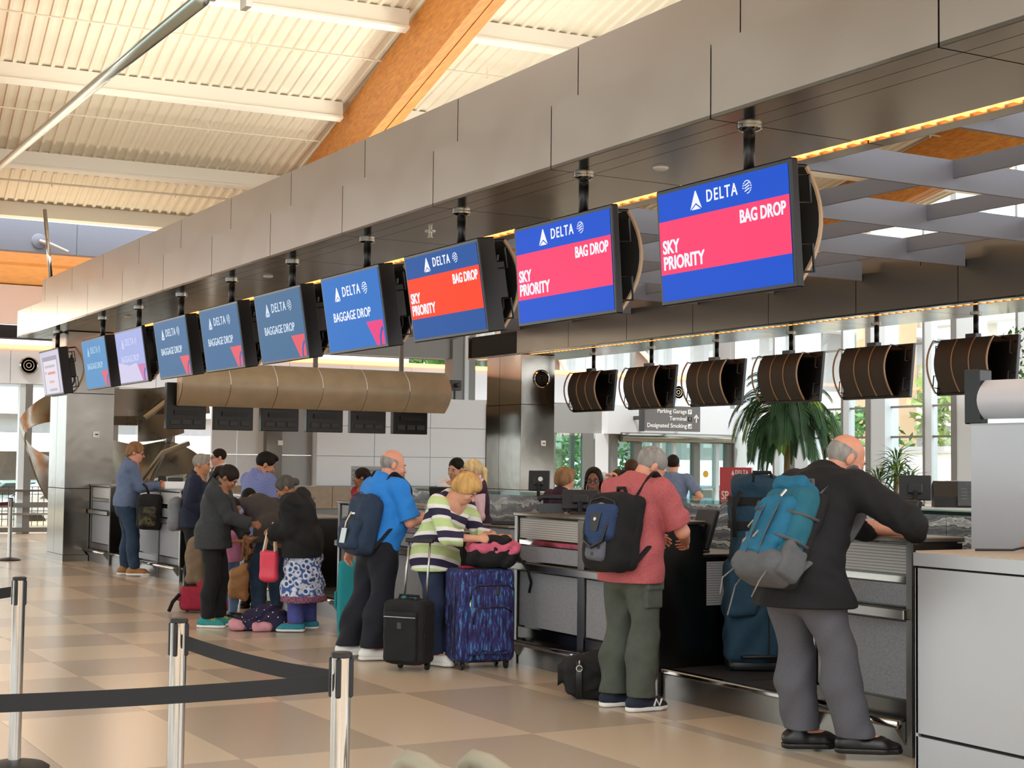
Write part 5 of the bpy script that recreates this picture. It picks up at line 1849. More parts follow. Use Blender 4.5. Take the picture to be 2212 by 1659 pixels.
cloth('sleeve_pink', 'e0b9c2')
cloth('tee_slate', '6f7f9c')
mat('leather_tan', '9a6a3c', 0.6)
mat('scarf', '8a8fc0', 0.7)

# 1 --- far left
p = Person('man in a grey blue sweater and jeans standing at the far left desk', (5.86, 21.25, 0), -14, 1.88, lean=5, curl=6, hp=12, hy=-12, lh=(0.44, 0.02, 1.27), rh=(0.46, -0.13, 1.25), lf=(0.02, 0.16, 15), rf=(0.14, -0.16, -18), pelv=(0.0, 0.0),
           h=0.0122, bulk=1.1, belly=0.03, hands=(0.8, 0.9), skin='pink').build()
p.garment('sweater', MATS['sweater'], 1.97, -0.035, 0.02, 0.008, collar=0.03)
p.trousers(MATS['denim_dark'], inf=0.016)
p.shoes(MATS['leather_tan'], 'shoe_white')
p.hair('sandy', 'full')
p.glasses()
# 2
p = Person('grey haired man in a dark navy shirt behind the woman in the charcoal fleece', (5.60, 17.46, 0), -25, 1.71, lean=5, curl=6, hp=8, hy=-12, lh=(0.2, 0.1, 1.0), rh=(0.2, -0.12, 1.0), h=0.0122, skin='tan', bulk=1.0).build()
p.garment('shirt', MATS['navy_shirt'], 1.95, -0.06, 0.014, collar=0.03)
p.trousers(MATS['black_pants'])
p.shoes(MATS['shoe_black'], 'shoe_black')
p.hair('grey', 'short')
# 3
p = Person('woman in a charcoal fleece and black trousers with teal and lime trainers', (4.83, 14.40, 0), -32, 1.62, lean=4, curl=9, hp=38, hy=-4, lh=(0.32, 0.08, 0.84), rh=(0.40, -0.06, 1.0), lf=(0.06, 0.10, 0), rf=(-0.02, -0.07, -5), h=0.0102, fem=True, bulk=1.13,
           skin='brown', hands=(0.4, 0.9), hd={'L': ((0.8, -0.2, -0.2), (0, 0, 1))}).build()
p.garment('fleece_jacket', MATS['fleece'], 1.93, -0.075, 0.026, 0.012, collar=0.042, wr=0.006)
p.trousers(MATS['black_pants'], inf=0.012)
p.shoes(MATS['teal_knit'], 'shoe_white', 'trainer', lace='lime')
p.hair('dark', 'pony', length=0.1)
# 4
p = Person('small child in a pink top and jeans behind the woman in the fleece', (5.2, 15.0, 0), -55, 1.24, hp=18, hy=0, lh=(0.22, 0.03, 0.72), rh=(0.2, -0.04, 0.80), h=0.0122, child=True, skin='brown', fem=True).build()
p.garment('pink_top', MATS['pink_top'], 0.6, -0.07, 0.014)
p.trousers(MATS['jeans_light'], inf=0.008)
p.shoes(MATS['shoe_black'], 'shoe_black', 'boot', high=0.1)
p.hair('dark', 'short')
# 5
p = Person('bearded man in a lavender shirt and camouflage trousers with his back turned', (5.84, 15.98, 0), 14, 1.74, lean=2, curl=6, hp=24, hy=-28, lh=(0.3, 0.14, 1.05), rh=(0.3, -0.2, 1.08), h=0.0112, skin='tan', bulk=1.03, arm_out=0.5).build()
p.garment('shirt', MATS['shirt_lav'], 1.8, -0.085, 0.022, 0.012, collar=0.035)
p.trousers(MATS['camo'], inf=0.022, wide=0.02)
p.shoes(MATS['shoe_black'], 'shoe_black')
p.hair('black', 'quiff')
_v = Vol(p.J['head'] - 0.2, p.J['head'] + 0.2, 0.009)
_v.ell(p.hx(0, 0.04, -0.07), [0.058, 0.062, 0.052], 0.01, 'u', [p.hl, p.hf, p.hu])
_v.ell(p.hx(0, 0.1, -0.01), [0.04, 0.05, 0.05], 0.01, 's', [p.hl, p.hf, p.hu])
p.part('beard', _v, hair_mat('black'))
# 6
p = Person('man bending forward in a dark vest, half hidden by the black hooded jacket', (5.62, 14.95, 0), 100, 1.7, lean=48, curl=14, hp=70, lh=(0.10, 0.30, 0.74, (0.1, 1, 0.3)), rh=(0.3, -0.1, 0.72), pelv=(-0.12, 0.0), pel_drop=0.05, h=0.0122, skin='brown', arm_out=0.9).build(face=False)
p.garment('shirt', MATS['sleeve_lav'], 1.75, -0.03, 0.014, 0.012, wr=0.007)
p.garment('vest', MATS['vest_dark'], 0, -0.055, 0.026)
p.trousers(MATS['denim_dark'], inf=0.018)
p.shoes(MATS['shoe_black'], 'shoe_black')
p.hair('black', 'short')
# 7
p = Person('grey haired woman in a black hooded jacket, printed tunic and blue trousers', (5.46, 13.62, 0), 143, 1.53, lean=8, curl=14, hp=34, hy=12, lh=(0.28, 0.12, 0.94), rh=(0.24, -0.1, 0.9), lf=(0.06, 0.02, 8), rf=(-0.02, -0.2, 4), h=0.0102, fem=True, bulk=1.16, skin='brown', hands=(1.0, 1.0)).build()
p.garment('tunic', MATS['print_skirt'], 0, -0.02, 0.0)
p.skirt('tunic_skirt', MATS['print_skirt'], 0.74, 0.34, 0.205, 0.255, amp=0.02)
p.skirt('tunic_hem', MATS['print_hem'], 0.36, 0.29, 0.253, 0.262, amp=0.02)
p.garment('hooded_jacket', MATS['black_jacket'], 1.96, -0.08, 0.05, 0.015, wr=0.008)
_v = Vol(p.J['neck'] - 0.3, p.J['neck'] + 0.3, 0.012)
_c = p.J['neck'] - p.bx2 * 0.07 - p.ax2 * 0.01
_v.ell(_c, [0.15, 0.075, 0.085], 0.02, 'u', [p.sl, p.bx2, p.ax2])
_v.ell(_c + p.bx2 * 0.07 + p.ax2 * 0.05, [0.07, 0.05, 0.06], 0.02, 's', [p.sl, p.bx2, p.ax2])
_v.wrinkle(0.006, 30)
p.part('hood', _v, MATS['black_jacket'])
p.trousers(MATS['violet_pants'], inf=0.02, wide=0.012, wr=0.009)
p.shoes(MATS['teal_shoe'], 'shoe_white')
p.hair('darkgrey', 'bun')
P7 = p
# 8
p = Person('bald man in a bright blue polo shirt wearing a navy backpack', (5.22, 11.52, 0), 6, 1.745, lean=6, curl=5, hp=14, hy=-18, lh=(-0.02, 0.34, 0.86), rh=(0.40, -0.10, 1.13, (-0.6, -0.9, -0.9)), lf=(-0.12, 0.17, -16), rf=(-0.03, -0.07, -16), pelv=(0.06, 0.0), h=0.008, bulk=1.13, belly=0.09, skin='pink',
           hands=(0.6, 0.9), hd={'R': ((0.75, 0.35, 0.3), (-0.2, 1, 0.1))}).build()
p.garment('polo_shirt', MATS['polo_blue'], 0.92, -0.03, 0.018, 0.022, collar=0.03)
p.trousers(MATS['navy_pants'], inf=0.028, wide=0.03, wr=0.009, top=0.055)
p.loft('belt', [p.J['pel'] + p.ax * 0.058 * p.H + (p.f * math.cos(a) * 0.8 + p.l * math.sin(a)) * 0.185 for a in np.linspace(0, 2 * PI, 25)], 0.016, MATS['shoe_black'])
p.shoes(MATS['shoe_white'], 'shoe_white', 'trainer')
p.hair('grey', 'fringe')
P8 = p
# 9
p = Person('blond woman in a green, white and navy striped top rummaging in a pink bag', (5.62, 11.02, 0), -62, 1.63, lean=16, curl=20, hp=42, hy=10, lh=(0.36, 0.16, 1.04), rh=(0.40, -0.10, 1.02), lf=(0.0, 0.1, 5), rf=(0.02, -0.12, -5), pelv=(-0.08, 0), h=0.008, fem=True, bulk=1.14,
           belly=0.04, skin='fair', hands=(0.8, 0.8), arm_out=0.8).build()
p.garment('striped_top', MATS['stripe_top'], 1.55, -0.085, 0.024, 0.016, wr=0.007, open_neck=0.05, neck=-0.01)
p.trousers(MATS['jeans_navy'], inf=0.014)
p.shoes(MATS['shoe_white'], 'shoe_white', 'trainer')
p.hair('blond', 'bob')
P9 = p
# 10
p = Person('grey haired man in a faded red t-shirt and olive cargo trousers with a black backpack', (5.77, 8.50, 0), 12, 1.79, lean=4, curl=12, hp=34, hy=-24, lh=(0.34, 0.16, 1.1), rh=(0.36, -0.13, 1.10, (-0.3, -1.0, -0.9)), lf=(-0.05, 0.13, -16), rf=(-0.06, -0.12, -12), pelv=(-0.04, 0.0), h=0.0074, bulk=1.12, belly=0.05, skin='pink',
           hands=(0.8, 0.9)).build()
p.garment('red_tshirt', MATS['red_tee'], 0.85, -0.075, 0.022, 0.02, wr=0.007)
p.trousers(MATS['olive_cargo'], inf=0.024, wide=0.03, wr=0.009)
_k = p.J['knR'] * 0.45 + p.J['hipR'] * 0.55
_v = Vol(_k - 0.22, _k + 0.22, 0.009)
_v.rbox(_k - p.l * 0.085 + p.f * 0.0, [0.075, 0.028, 0.085], 0.012, 0.01, 'u', [p.f, p.l, p.u])
_v.rbox(_k - p.l * 0.095 + p.u * 0.065, [0.078, 0.028, 0.028], 0.008, 0.006, 'u', [p.f, p.l, p.u])
p.part('cargo_pocket', _v, MATS['olive_cargo'])
p.shoes(MATS['navy_cloth'], 'shoe_white', 'trainer')
_g = p.J['anR'] + p.foot['R'] * 0.085 - p.l * 0.062
MB().tube([_g + p.foot['R'] * a + p.u * b for a, b in ((-0.03, -0.045), (-0.015, 0.0), (0.012, -0.045), (0.03, 0.0))], 0.0075, 6).build('shoe_mark', MATS['shoe_white'], p.root, 'all')
p.hair('grey', 'short')
P10 = p
# 11
p = Person('bald man in a black blazer and grey trousers leaning on the near counter', (5.83, 6.60, 0), 6, 1.92, lean=25, curl=12, hp=28, hy=-24, lh=(0.46, -0.02, 1.25), rh=(0.40, -0.27, 1.26, (0.35, -1.0, -0.6)), lf=(-0.03, 0.21, -31), rf=(0.03, -0.15, -40), pelv=(-0.2, 0.10), h=0.0074, bulk=1.13, belly=0.06, skin='pink',
           hands=(0.6, 0.7)).build()
p.garment('shirt', MATS['white_shirt'], 0, -0.03, 0.01, collar=0.02)
p.garment('blazer', MATS['blazer'], 1.9, -0.108, 0.034, 0.012, wr=0.006, collar=0.024, flare=0.02)
p.trousers(MATS['grey_trousers'], inf=0.026, wide=0.03, wr=0.008)
p.shoes(MATS['shoe_black'], 'shoe_black', 'leather_shoe', L=0.165)
p.hair('grey', 'fringe')
P11 = p

# --- staff behind the front desks
p = Person('young man in a grey suit and glasses behind the far desk', (7.5, 22.1, 0), 172, 1.81, hp=2, hy=0, h=0.0135, skin='fair').build()
p.garment('white_shirt', MATS['white_shirt'], 0, -0.03, 0.01, collar=0.035)
p.garment('suit_jacket', MATS['suit_grey'], 1.93, -0.12, 0.026)
p.trousers(MATS['suit_grey'])
p.shoes(MATS['shoe_black'], 'shoe_black')
p.hair('dark', 'short')
p.glasses()
p = Person('dark haired woman in a red uniform behind the desk, looking left', (7.45, 16.7, 0), 185, 1.56, hp=6, hy=-30, h=0.0122, fem=True, skin='brown').build()
p.garment('uniform_jacket', MATS['uniform_red'], 1.93, -0.1, 0.022, collar=0.045)
p.trousers(MATS['black_pants'])
p.shoes(MATS['shoe_black'], 'shoe_black')
p.hair('dark', 'bun')
p = Person('short haired man in a white shirt and dark tie behind the desk, talking', (7.8, 14.9, 0), 205, 1.70, lean=6, hp=12, hy=0, hr=-6, h=0.0112, skin='asian', lh=(0.3, 0.2, 1.0)).build()
p.garment('white_shirt', MATS['white_shirt'], 1.9, -0.03, 0.014, collar=0.04)
p.garment('waistcoat', MATS['uniform_plum'], 0, -0.06, 0.026, neck=-0.02)
p.loft('tie', [p.J['neck'] + p.bx2 * 0.075, p.J['chest'] + p.bx * 0.14, p.J['waist'] + p.bx * 0.13], 0.03, MATS['uniform_plum'], flat=(1, 0.3), up=tuple(p.bx))
p.trousers(MATS['black_pants'])
p.shoes(MATS['shoe_black'], 'shoe_black')
p.hair('black', 'crop')
p = Person('woman with a long blond ponytail, plum waistcoat and pale pink sleeves, back turned', (7.45, 13.8, 0), 165, 1.67, lean=6, hp=6, hy=10, h=0.0102, fem=True, skin='fair', lh=(0.3, 0.28, 1.02), rh=(0.34, -0.2, 1.0)).build()
p.garment('pink_blouse', MATS['sleeve_pink'], 1.93, -0.03, 0.014, collar=0.03)
p.garment('waistcoat', MATS['uniform_plum'], 0, -0.06, 0.026, neck=-0.01)
p.trousers(MATS['black_pants'])
p.shoes(MATS['shoe_black'], 'shoe_black')
p.hair('lightblond', 'pony', length=0.2)
p = Person('woman with dark braids and glasses in a plum jacket facing the camera behind the desk', (7.62, 11.9, 0), 236, 1.60, hp=2, hy=-4, lh=(0.28, 0.14, 1.0), rh=(0.28, -0.14, 1.0), h=0.0088, fem=True, skin='dark', bulk=1.1).build()
p.garment('pink_blouse', MATS['sleeve_pink'], 0, -0.03, 0.012)
p.garment('plum_jacket', MATS['uniform_plum'], 1.93, -0.1, 0.026, open_neck=0.09)
p.loft('scarf', [p.J['neck'] + p.sl * 0.06 + p.bx2 * 0.03, p.J['chest'] + p.bx * 0.15 + p.sl * 0.03, p.J['waist'] + p.bx * 0.145 + p.sl * 0.02], 0.03, MATS['scarf'], flat=(1, 0.35), up=tuple(p.bx))
p.trousers(MATS['black_pants'])
p.shoes(MATS['shoe_black'], 'shoe_black')
p.hair('black', 'braids', length=0.18)
p.glasses()
p = Person('woman with short auburn hair in a plum jacket, seen past the braided agent', (8.22, 13.42, 0), 20, 1.59, hp=4, hy=-20, h=0.0122, fem=True, skin='fair').build()
p.garment('plum_jacket', MATS['uniform_plum'], 1.93, -0.1, 0.024, collar=0.03)
p.trousers(MATS['black_pants'])
p.shoes(MATS['shoe_black'], 'shoe_black')
p.hair('sandy', 'bob')
# --- people on the other side of the island
def extra(label, pos, head, H, top, hairc, style, skin='fair', fem=False, h=0.0145, **k):
    q = Person(label, pos, head, H, h=h, skin=skin, fem=fem, **k).build()
    q.garment('top', MATS[top], k.pop('sleeve', 1.9) if False else 1.9 if top not in ('tee_slate',) else 0.8, -0.06, 0.018)
    q.trousers(MATS['denim'] if not fem else MATS['black_pants'])
    q.shoes(MATS['shoe_black'], 'shoe_black')
    q.hair(hairc, style)
    return q


extra('woman with brown hair touching her forehead, beyond the marble wall', (10.25, 15.45, 0), 215, 1.58, 'white_shirt', 'brown', 'long', fem=True, hp=10, rh=(0.2, -0.06, 1.5, (-0.2, -1, -0.4)), lh=(0.2, 0.1, 1.0), h=0.013)
extra('person with a brown crop half hidden behind the head of the man in red', (9.75, 14.45, 0), 40, 1.70, 'vest_dark', 'brown', 'short', hp=6)
extra('man in a slate blue t-shirt with his hand on his hip, beyond the marble wall', (12.0, 16.78, 0), 40, 1.78, 'tee_slate', 'dark', 'short', rh=(-0.02, -0.22, 1.02, (-0.4, -1, 0)), skin='fair')
extra('woman with long dark hair beyond the teal backpack, facing the camera', (15.2, 18.0, 0), 235, 1.60, 'white_shirt', 'dark', 'long', 'asian', True, h=0.015)
extra('dark haired person beside the long haired woman under the palm', (15.75, 18.4, 0), 60, 1.60, 'black_jacket', 'black', 'full', 'asian')
extra('brown haired person with head bowed between the duffel and the teal backpack', (11.0, 13.22, 0), 250, 1.5, 'vest_dark', 'brown', 'full', hp=35)
extra('white haired man in a dark top far away by the windows', (20.0, 21.5, 0), 240, 1.44, 'navy_shirt', 'white', 'short', 'pink', h=0.015)
extra('grey haired person in a red top far away by the windows', (19.0, 20.15, 0), 240, 1.34, 'uniform_red', 'grey', 'short', 'pink', h=0.015)
p = Person('person in plum with a pale pink sleeve at the right picture edge', (7.08, 5.83, 0), 180, 1.66, lean=6, h=0.0122, fem=True, skin='fair', rh=(0.62, 0.02, 1.2), lh=(0.5, 0.1, 1.2)).build()
p.garment('pink_blouse', MATS['sleeve_pink'], 1.9, -0.03, 0.014)
p.garment('waistcoat', MATS['uniform_plum'], 0, -0.06, 0.026)
p.trousers(MATS['black_pants'])
p.shoes(MATS['shoe_black'], 'shoe_black')
p.hair('brown', 'bob')
# ---------------------------------------------------------------- luggage
cloth('nylon_black', '0d0d0e', bump=0.35, bscale=90)
cloth('nylon_navy', '22344b', bump=0.35, bscale=60)
cloth('nylon_grey', '77797c')
cloth('nylon_teal', '17384a', bump=0.4, bscale=40)
cloth('pack_teal', '1c5f70', bump=0.35, bscale=60)
cloth('pack_blue', '17617f', bump=0.3, bscale=60)
cloth('pack_grey', '57585a', bump=0.35, bscale=60)
cloth('laptop_black', '0b0b0c', bump=0.3, bscale=80)
cloth('laptop_navy', '243a60', bump=0.3, bscale=80)
cloth('laptop_slate', '5d5f68')
cloth('teal_case', '16848c', var=0.05)
cloth('carry_black', '121214', bump=0.3, bscale=200)
cloth('bag_red', 'a3243c', var=0.15)
cloth('bag_beige', 'b5a27c')
cloth('bag_brown', '7a6650')
cloth('pink_fabric', 'd0617c')
cloth('orange_fabric', 'e0a070')
mat('zip_metal', 'b9b7b0', 0.3, 0.9)
mat('leather_red', 'd83a52', 0.45, var=0.05, scale=20)
mat('cream', 'e3d3b4', 0.6)
mat('coat_lining', 'c98a94', 0.7)
mat('dots', '1c1733', 0.85)
ramp_color(MATS['dots'], 'ShaderNodeTexVoronoi', [(0.0, 'e5d8e8'), (0.16, 'e5d8e8'), (0.18, '1d1733'), (1.0, '231c3d')], props={'Scale': 26.0}, out='Distance', interp='LINEAR')
mat('galaxy', '2b2b66', 0.8)
ramp_color(MATS['galaxy'], 'ShaderNodeTexNoise', [(0.28, '101230'), (0.42, '1d1c4c'), (0.5, '34265f'), (0.57, '2a3f80'), (0.66, '4c8fb4'), (0.74, '22306a')], scale=(55, 55, 9), props={'Scale': 1.0, 'Detail': 2.5, 'Roughness': 0.7})
AX = [V3(1, 0, 0), V3(0, 1, 0), V3(0, 0, 1)]


def sbox(c, half, r, h=0.01, wr=0.0, sc=20, extra=None):
    """soft rounded box volume"""
    c, half = V3(*c), V3(*half)
    v = Vol(c - half - 0.05, c + half + 0.05, h)
    v.rbox(c, half, r, 0)
    if extra:
        extra(v)
    if wr:
        v.wrinkle(wr, sc, int(half[0] * 1000))
    return v


def soft(name, v, m, parent=None):
    return link(name, v.mesh(name, MATS[m] if isinstance(m, str) else m), parent)


def wheel(parent, x, y, r=0.028, w=0.012, caster=True):
    b = MB().lathe([(r * 0.5, -w), (r, -w), (r, w), (r * 0.5, w)], 16, M=Matrix.Translation((x, y, r)) @ Matrix.Rotation(R(90), 4, 'Y'))
    if caster:
        b.box(x - w * 1.7, x + w * 1.7, y - 0.012, y + 0.012, r, r * 2.6)
    return b.build('wheel', MATS['black_plastic'], parent, True)


def suitcase(label, loc, rz, w, d, hgt, m, h=0.008, trim='carry_black', wh=0.055, casters=4, name='suitcase', group=None, lean=0.0):
    t = thing(name, label, 'suitcase', loc, rz, group, rot=(0, R(lean), rz) if lean else None)
    soft('shell', sbox((0, 0, wh + hgt / 2), (w / 2, d / 2, hgt / 2), 0.045, h, 0.003), m, t)
    for y in (-d / 2 + 0.045, d / 2 - 0.045):      # piping round both faces
        pts = []
        for k in range(41):
            a = 2 * PI * k / 40
            sx, sz = math.cos(a), math.sin(a)
            q = max(abs(sx) ** 6 + abs(sz) ** 6, 1e-9) ** (-1 / 6)
            pts.append((sx * q * (w / 2 + 0.001), y, wh + hgt / 2 + sz * q * (hgt / 2 + 0.001)))
        MB().tube(pts, 0.006, 6).build('piping', MATS[trim], t, 'all')
    xs_ = (-w / 2 + 0.06, w / 2 - 0.06)
    for x in xs_:
        for y in ((-d / 2 + 0.05, d / 2 - 0.05) if casters == 4 else (d / 2 - 0.03,)):
            wheel(t, x, y)
    MB().tube([(-0.09, 0, wh + hgt), (-0.085, 0, wh + hgt + 0.03), (0.085, 0, wh + hgt + 0.03), (0.09, 0, wh + hgt)], 0.011, 8).build('top_handle', MATS[trim], t)
    MB().tube([(-w / 2, 0, wh + hgt * 0.38), (-w / 2 - 0.03, 0, wh + hgt * 0.41), (-w / 2 - 0.03, 0, wh + hgt * 0.59), (-w / 2, 0, wh + hgt * 0.62)], 0.012, 8).build('side_handle', MATS[trim if trim != 'carry_black' else m], t)
    return t


# teal case behind the man in the blue polo
suitcase('tall teal suitcase standing behind the legs of the man in the blue polo', (5.53, 12.32, 0), R(-34), 0.47, 0.2, 0.70, 'teal_case', trim='teal_case')
# black carry-on with its handle pulled out
t = suitcase('black carry-on case with its silver handle pulled out', (5.22, 10.80, 0), R(-56), 0.36, 0.23, 0.49, 'carry_black', casters=2, lean=0)
for x in (-0.1, 0.1):
    MB().tube([(x, 0.09, 0.54), (x * 0.98, 0.12, 0.78), (x * 0.95, 0.15, 0.99)], [0.011, 0.0095, 0.008], 10).build('handle_pole', MATS['zip_metal'], t, 'all')
MB().rbox(-0.125, 0.125, 0.13, 0.17, 0.98, 1.015, 0.01, 2).build('handle_grip', MATS['black_plastic'], t)
for x0, x1 in ((-0.16, 0.16),):
    soft('front_pocket', sbox((0, -0.125, 0.27), (0.145, 0.022, 0.19), 0.02, 0.008, 0.003), 'carry_black', t)
MB().tube([(-0.14, -0.147, 0.42), (0.14, -0.147, 0.42)], 0.004, 6).build('zip', MATS['zip_metal'], t)
MB().rbox(-0.02, 0.02, -0.153, -0.145, 0.33, 0.38, 0.004, 1).build('badge', MATS['dark_grey'], t)
MB().tube([(-0.05, -0.02, 0.56), (0.0, 0.03, 0.575), (0.06, 0.0, 0.56)], 0.012, 6).build('luggage_tag', MATS['teal_knit'], t)
# large patterned case
t = suitcase('large suitcase with a streaky blue and purple print in front of the striped woman', (5.80, 10.72, 0), R(-8), 0.49, 0.32, 0.72, 'galaxy', casters=4, wh=0.06)
for z0, z1, y in ((0.12, 0.67, -0.175), (0.14, 0.5, -0.19)):
    soft('front_pocket', sbox((0.03, y, (z0 + z1) / 2), (0.19 if z1 > 0.6 else 0.165, 0.03, (z1 - z0) / 2), 0.028, 0.008, 0.002), 'galaxy', t)
    hw = 0.185 if z1 > 0.6 else 0.16
    MB().tube([(0.03 - hw, y - 0.026, z1 - 0.14), (0.03 - hw + 0.01, y - 0.028, z1 - 0.05), (0.03 - hw + 0.06, y - 0.028, z1 - 0.012), (0.03 + hw - 0.06, y - 0.028, z1 - 0.012), (0.03 + hw, y - 0.026, z1 - 0.05)], 0.007, 6).build('zip', MATS['black_plastic'], t, 'all')
MB().tube([(-0.15, -0.2, 0.55), (-0.15, -0.205, 0.50)], 0.008, 6).build('zip_puller', MATS['zip_metal'], t)
MB().rbox(0.05, 0.09, -0.212, -0.2, 0.58, 0.63, 0.006, 1).build('badge', MATS['dark_grey'], t)
MB().rbox(-0.17, 0.0, -0.05, 0.05, 0.782, 0.80, 0.006, 1).build('red_strap', MATS['bag_red'], t)
# pink and black backpack lying on it
t = thing('backpack', 'open pink and black backpack lying on top of the blue printed suitcase', 'backpack', (5.87, 10.70, 0.785), R(-24))
soft('body', sbox((0.02, 0.0, 0.10), (0.2, 0.16, 0.10), 0.08, 0.008, 0.012, 26), 'nylon_black', t)
soft('pink_panel', sbox((0.03, 0.0, 0.155), (0.205, 0.155, 0.055), 0.05, 0.008, 0.012, 30), 'pink_fabric', t)
soft('top_pocket', sbox((0.02, -0.06, 0.215), (0.15, 0.08, 0.04), 0.035, 0.008, 0.01, 30), 'nylon_black', t)
soft('lining', sbox((0.05, 0.04, 0.235), (0.13, 0.06, 0.02), 0.018, 0.008, 0.008, 30), 'orange_fabric', t)
MB().tube([(0.2, -0.08, 0.12), (0.3, -0.06, 0.0), (0.34, 0.02, -0.12), (0.33, 0.06, -0.2)], 0.012, 6).build('strap', MATS['nylon_black'], t, 'all')
# black holdall on the floor at the counter foot
t = thing('holdall', 'black soft holdall on the floor by the feet of the man in red', 'bag', (5.72, 8.97, 0), R(-35))
soft('body', sbox((0.05, 0, 0.15), (0.22, 0.13, 0.15), 0.09, 0.009, 0.014, 24, lambda v: (v.cone(V3(-0.16, 0, 0.2), V3(-0.24, -0.02, 0.1), 0.06, 0.035, 0.03), v.cone(V3(0.0, 0, 0.28), V3(0.14, 0, 0.32), 0.04, 0.03, 0.03))), 'nylon_black', t)
MB().tube([(-0.06, -0.15, 0.27), (-0.06, -0.16, 0.18), (-0.06, -0.155, 0.02)], 0.022, 8, flat=(1, 0.25), up=(0, 1, 0)).build('strap', MATS['black_plastic'], t, 'all')
MB().tube([(-0.06 + 0.02 * math.cos(a * PI / 6), -0.165, 0.225 + 0.02 * math.sin(a * PI / 6)) for a in range(13)], 0.005, 6).tube([(-0.06, -0.165, 0.245), (-0.06, -0.165, 0.28)], 0.006, 6).build('strap_clip', MATS['zip_metal'], t, 'all')
# tall teal duffel standing on the scale
t = thing('wheeled_duffel', 'tall dark teal duffel standing upright on the baggage scale', 'duffel', (6.82, 8.56, 0.2), R(-30))
soft('lower_body', sbox((0, 0, 0.40), (0.2, 0.17, 0.36), 0.06, 0.009, 0.010, 18), 'nylon_teal', t)
soft('upper_body', sbox((0.02, 0.01, 0.98), (0.175, 0.16, 0.36), 0.07, 0.009, 0.012, 16, lambda v: v.ell(V3(0.02, 0.0, 1.27), [0.17, 0.16, 0.09], 0.05)), 'nylon_teal', t)
soft('front_pocket', sbox((-0.1, -0.17, 0.56), (0.1, 0.05, 0.19), 0.04, 0.009, 0.008, 22), 'nylon_teal', t)
for z in (0.755, 1.0, 1.17):
    MB().rbox(-0.165, 0.205, -0.165, 0.185, z - 0.022, z + 0.022, 0.05, 3).build('compression_strap', MATS['nylon_black'], t, True)
MB().rbox(-0.185, 0.185, -0.165, 0.165, 0.0, 0.06, 0.02, 2).build('wheel_base', MATS['black_plastic'], t, True)
MB().tube([(-0.1, -0.16, 0.09), (-0.09, -0.2, 0.1), (0.12, -0.2, 0.1), (0.13, -0.16, 0.09)], 0.014, 8).build('grab_handle', MATS['black_plastic'], t, 'all')
MB().tube([(-0.03, -0.15, 1.3), (-0.02, -0.13, 1.37), (0.1, -0.1, 1.37), (0.12, -0.12, 1.3)], 0.014, 8).build('top_handle', MATS['nylon_black'], t, 'all')
MB().tube([(0.08, -0.175, 0.08), (0.08, -0.178, 0.74)], 0.006, 6).tube([(0.1, -0.155, 0.8), (0.1, -0.16, 1.28)], 0.006, 6).build('zip', MATS['black_plastic'], t)
MB().tube([(0.1, -0.165, 1.09), (0.1, -0.17, 1.15)], 0.012, 6).tube([(-0.02, -0.2, 0.73), (0.0, -0.21, 0.78)], 0.012, 6).build('zip_puller', MATS['cream'], t)
MB().tube([(-0.12, -0.2, 1.24), (-0.17, -0.21, 1.12), (-0.16, -0.2, 0.92)], 0.016, 6, flat=(1, 0.3), up=(0, 1, 0)).build('loose_strap', MATS['nylon_black'], t, 'all')
wheel(t, 0.17, -0.14, 0.03)
wheel(t, -0.17, -0.14, 0.03)


# --- backpacks on people: local frame x = wearer's left, y = away from the back, z = up the spine
def worn(p, label, m, off=0.0, up=0.0, tilt=0.0, side=0.0, name='backpack'):
    x = p.sl
    z = unit(p.ax * 0.6 + p.ax2 * 0.4 + (p.bx * tilt))
    y = np.cross(z, x)
    o = p.J['chest'] + y * (p.H * 0.07 * p.bulk + 0.025 + off) - z * (0.14 - up) + x * side
    M = Matrix(((x[0], y[0], z[0], o[0] + p.pos[0]), (x[1], y[1], z[1], o[1] + p.pos[1]), (x[2], y[2], z[2], o[2] + p.pos[2]), (0, 0, 0, 1)))
    t = thing(name, label, 'backpack')
    t.matrix_world = M
    Mi = M.inverted()
    t['_'] = 0
    del t['_']
    loc = lambda q: Mi @ Vector((q[0] + p.pos[0], q[1] + p.pos[1], q[2] + p.pos[2]))
    return t, loc


def straps(p, t, loc, zt, zb, xw, m, w=0.026, front=0.11, sides='LR'):
    for k in sides:
        sg = 1 if k == 'L' else -1
        s_ = p.J['sh' + k] * 0.66 + p.J['neck'] * 0.34
        top = s_ + p.ax2 * (0.03 * p.H + 0.018)
        fr = s_ + p.bx2 * (front + 0.045) - p.ax2 * 0.02
        lo = p.J['chest'] + (p.J['sh' + k] - p.J['neck']) * 0.80 + p.bx * 0.11 - p.ax * 0.07
        un = p.J['chest'] + (p.J['sh' + k] - p.J['neck']) * 1.02 - p.ax * 0.13 - p.bx * 0.02
        pts = [Vector((sg * xw * 0.5, 0.02, zt)), loc(top - p.bx2 * 0.05), loc(top + p.bx2 * 0.03), loc(fr), loc(lo), loc(un), Vector((sg * xw, 0.03, zb))]
        out = []
        for i in range(len(pts) - 1):
            p0, p1, p2, p3 = pts[max(i - 1, 0)], pts[i], pts[i + 1], pts[min(i + 2, len(pts) - 1)]
            for q in range(5):
                u = q / 5
                out.append(0.5 * ((2 * p1) + (p2 - p0) * u + (2 * p0 - 5 * p1 + 4 * p2 - p3) * u * u + (3 * p1 - p0 - 3 * p2 + p3) * u ** 3))
        out.append(pts[-1])
        n = len(out)
        MB().tube(out, [w if i < n * 0.66 else w * 0.55 for i in range(n)], 8, flat=(1, 0.32), up=(1, 0.0, 0.0) if False else None).build('shoulder_strap', MATS[m], t, 'all')


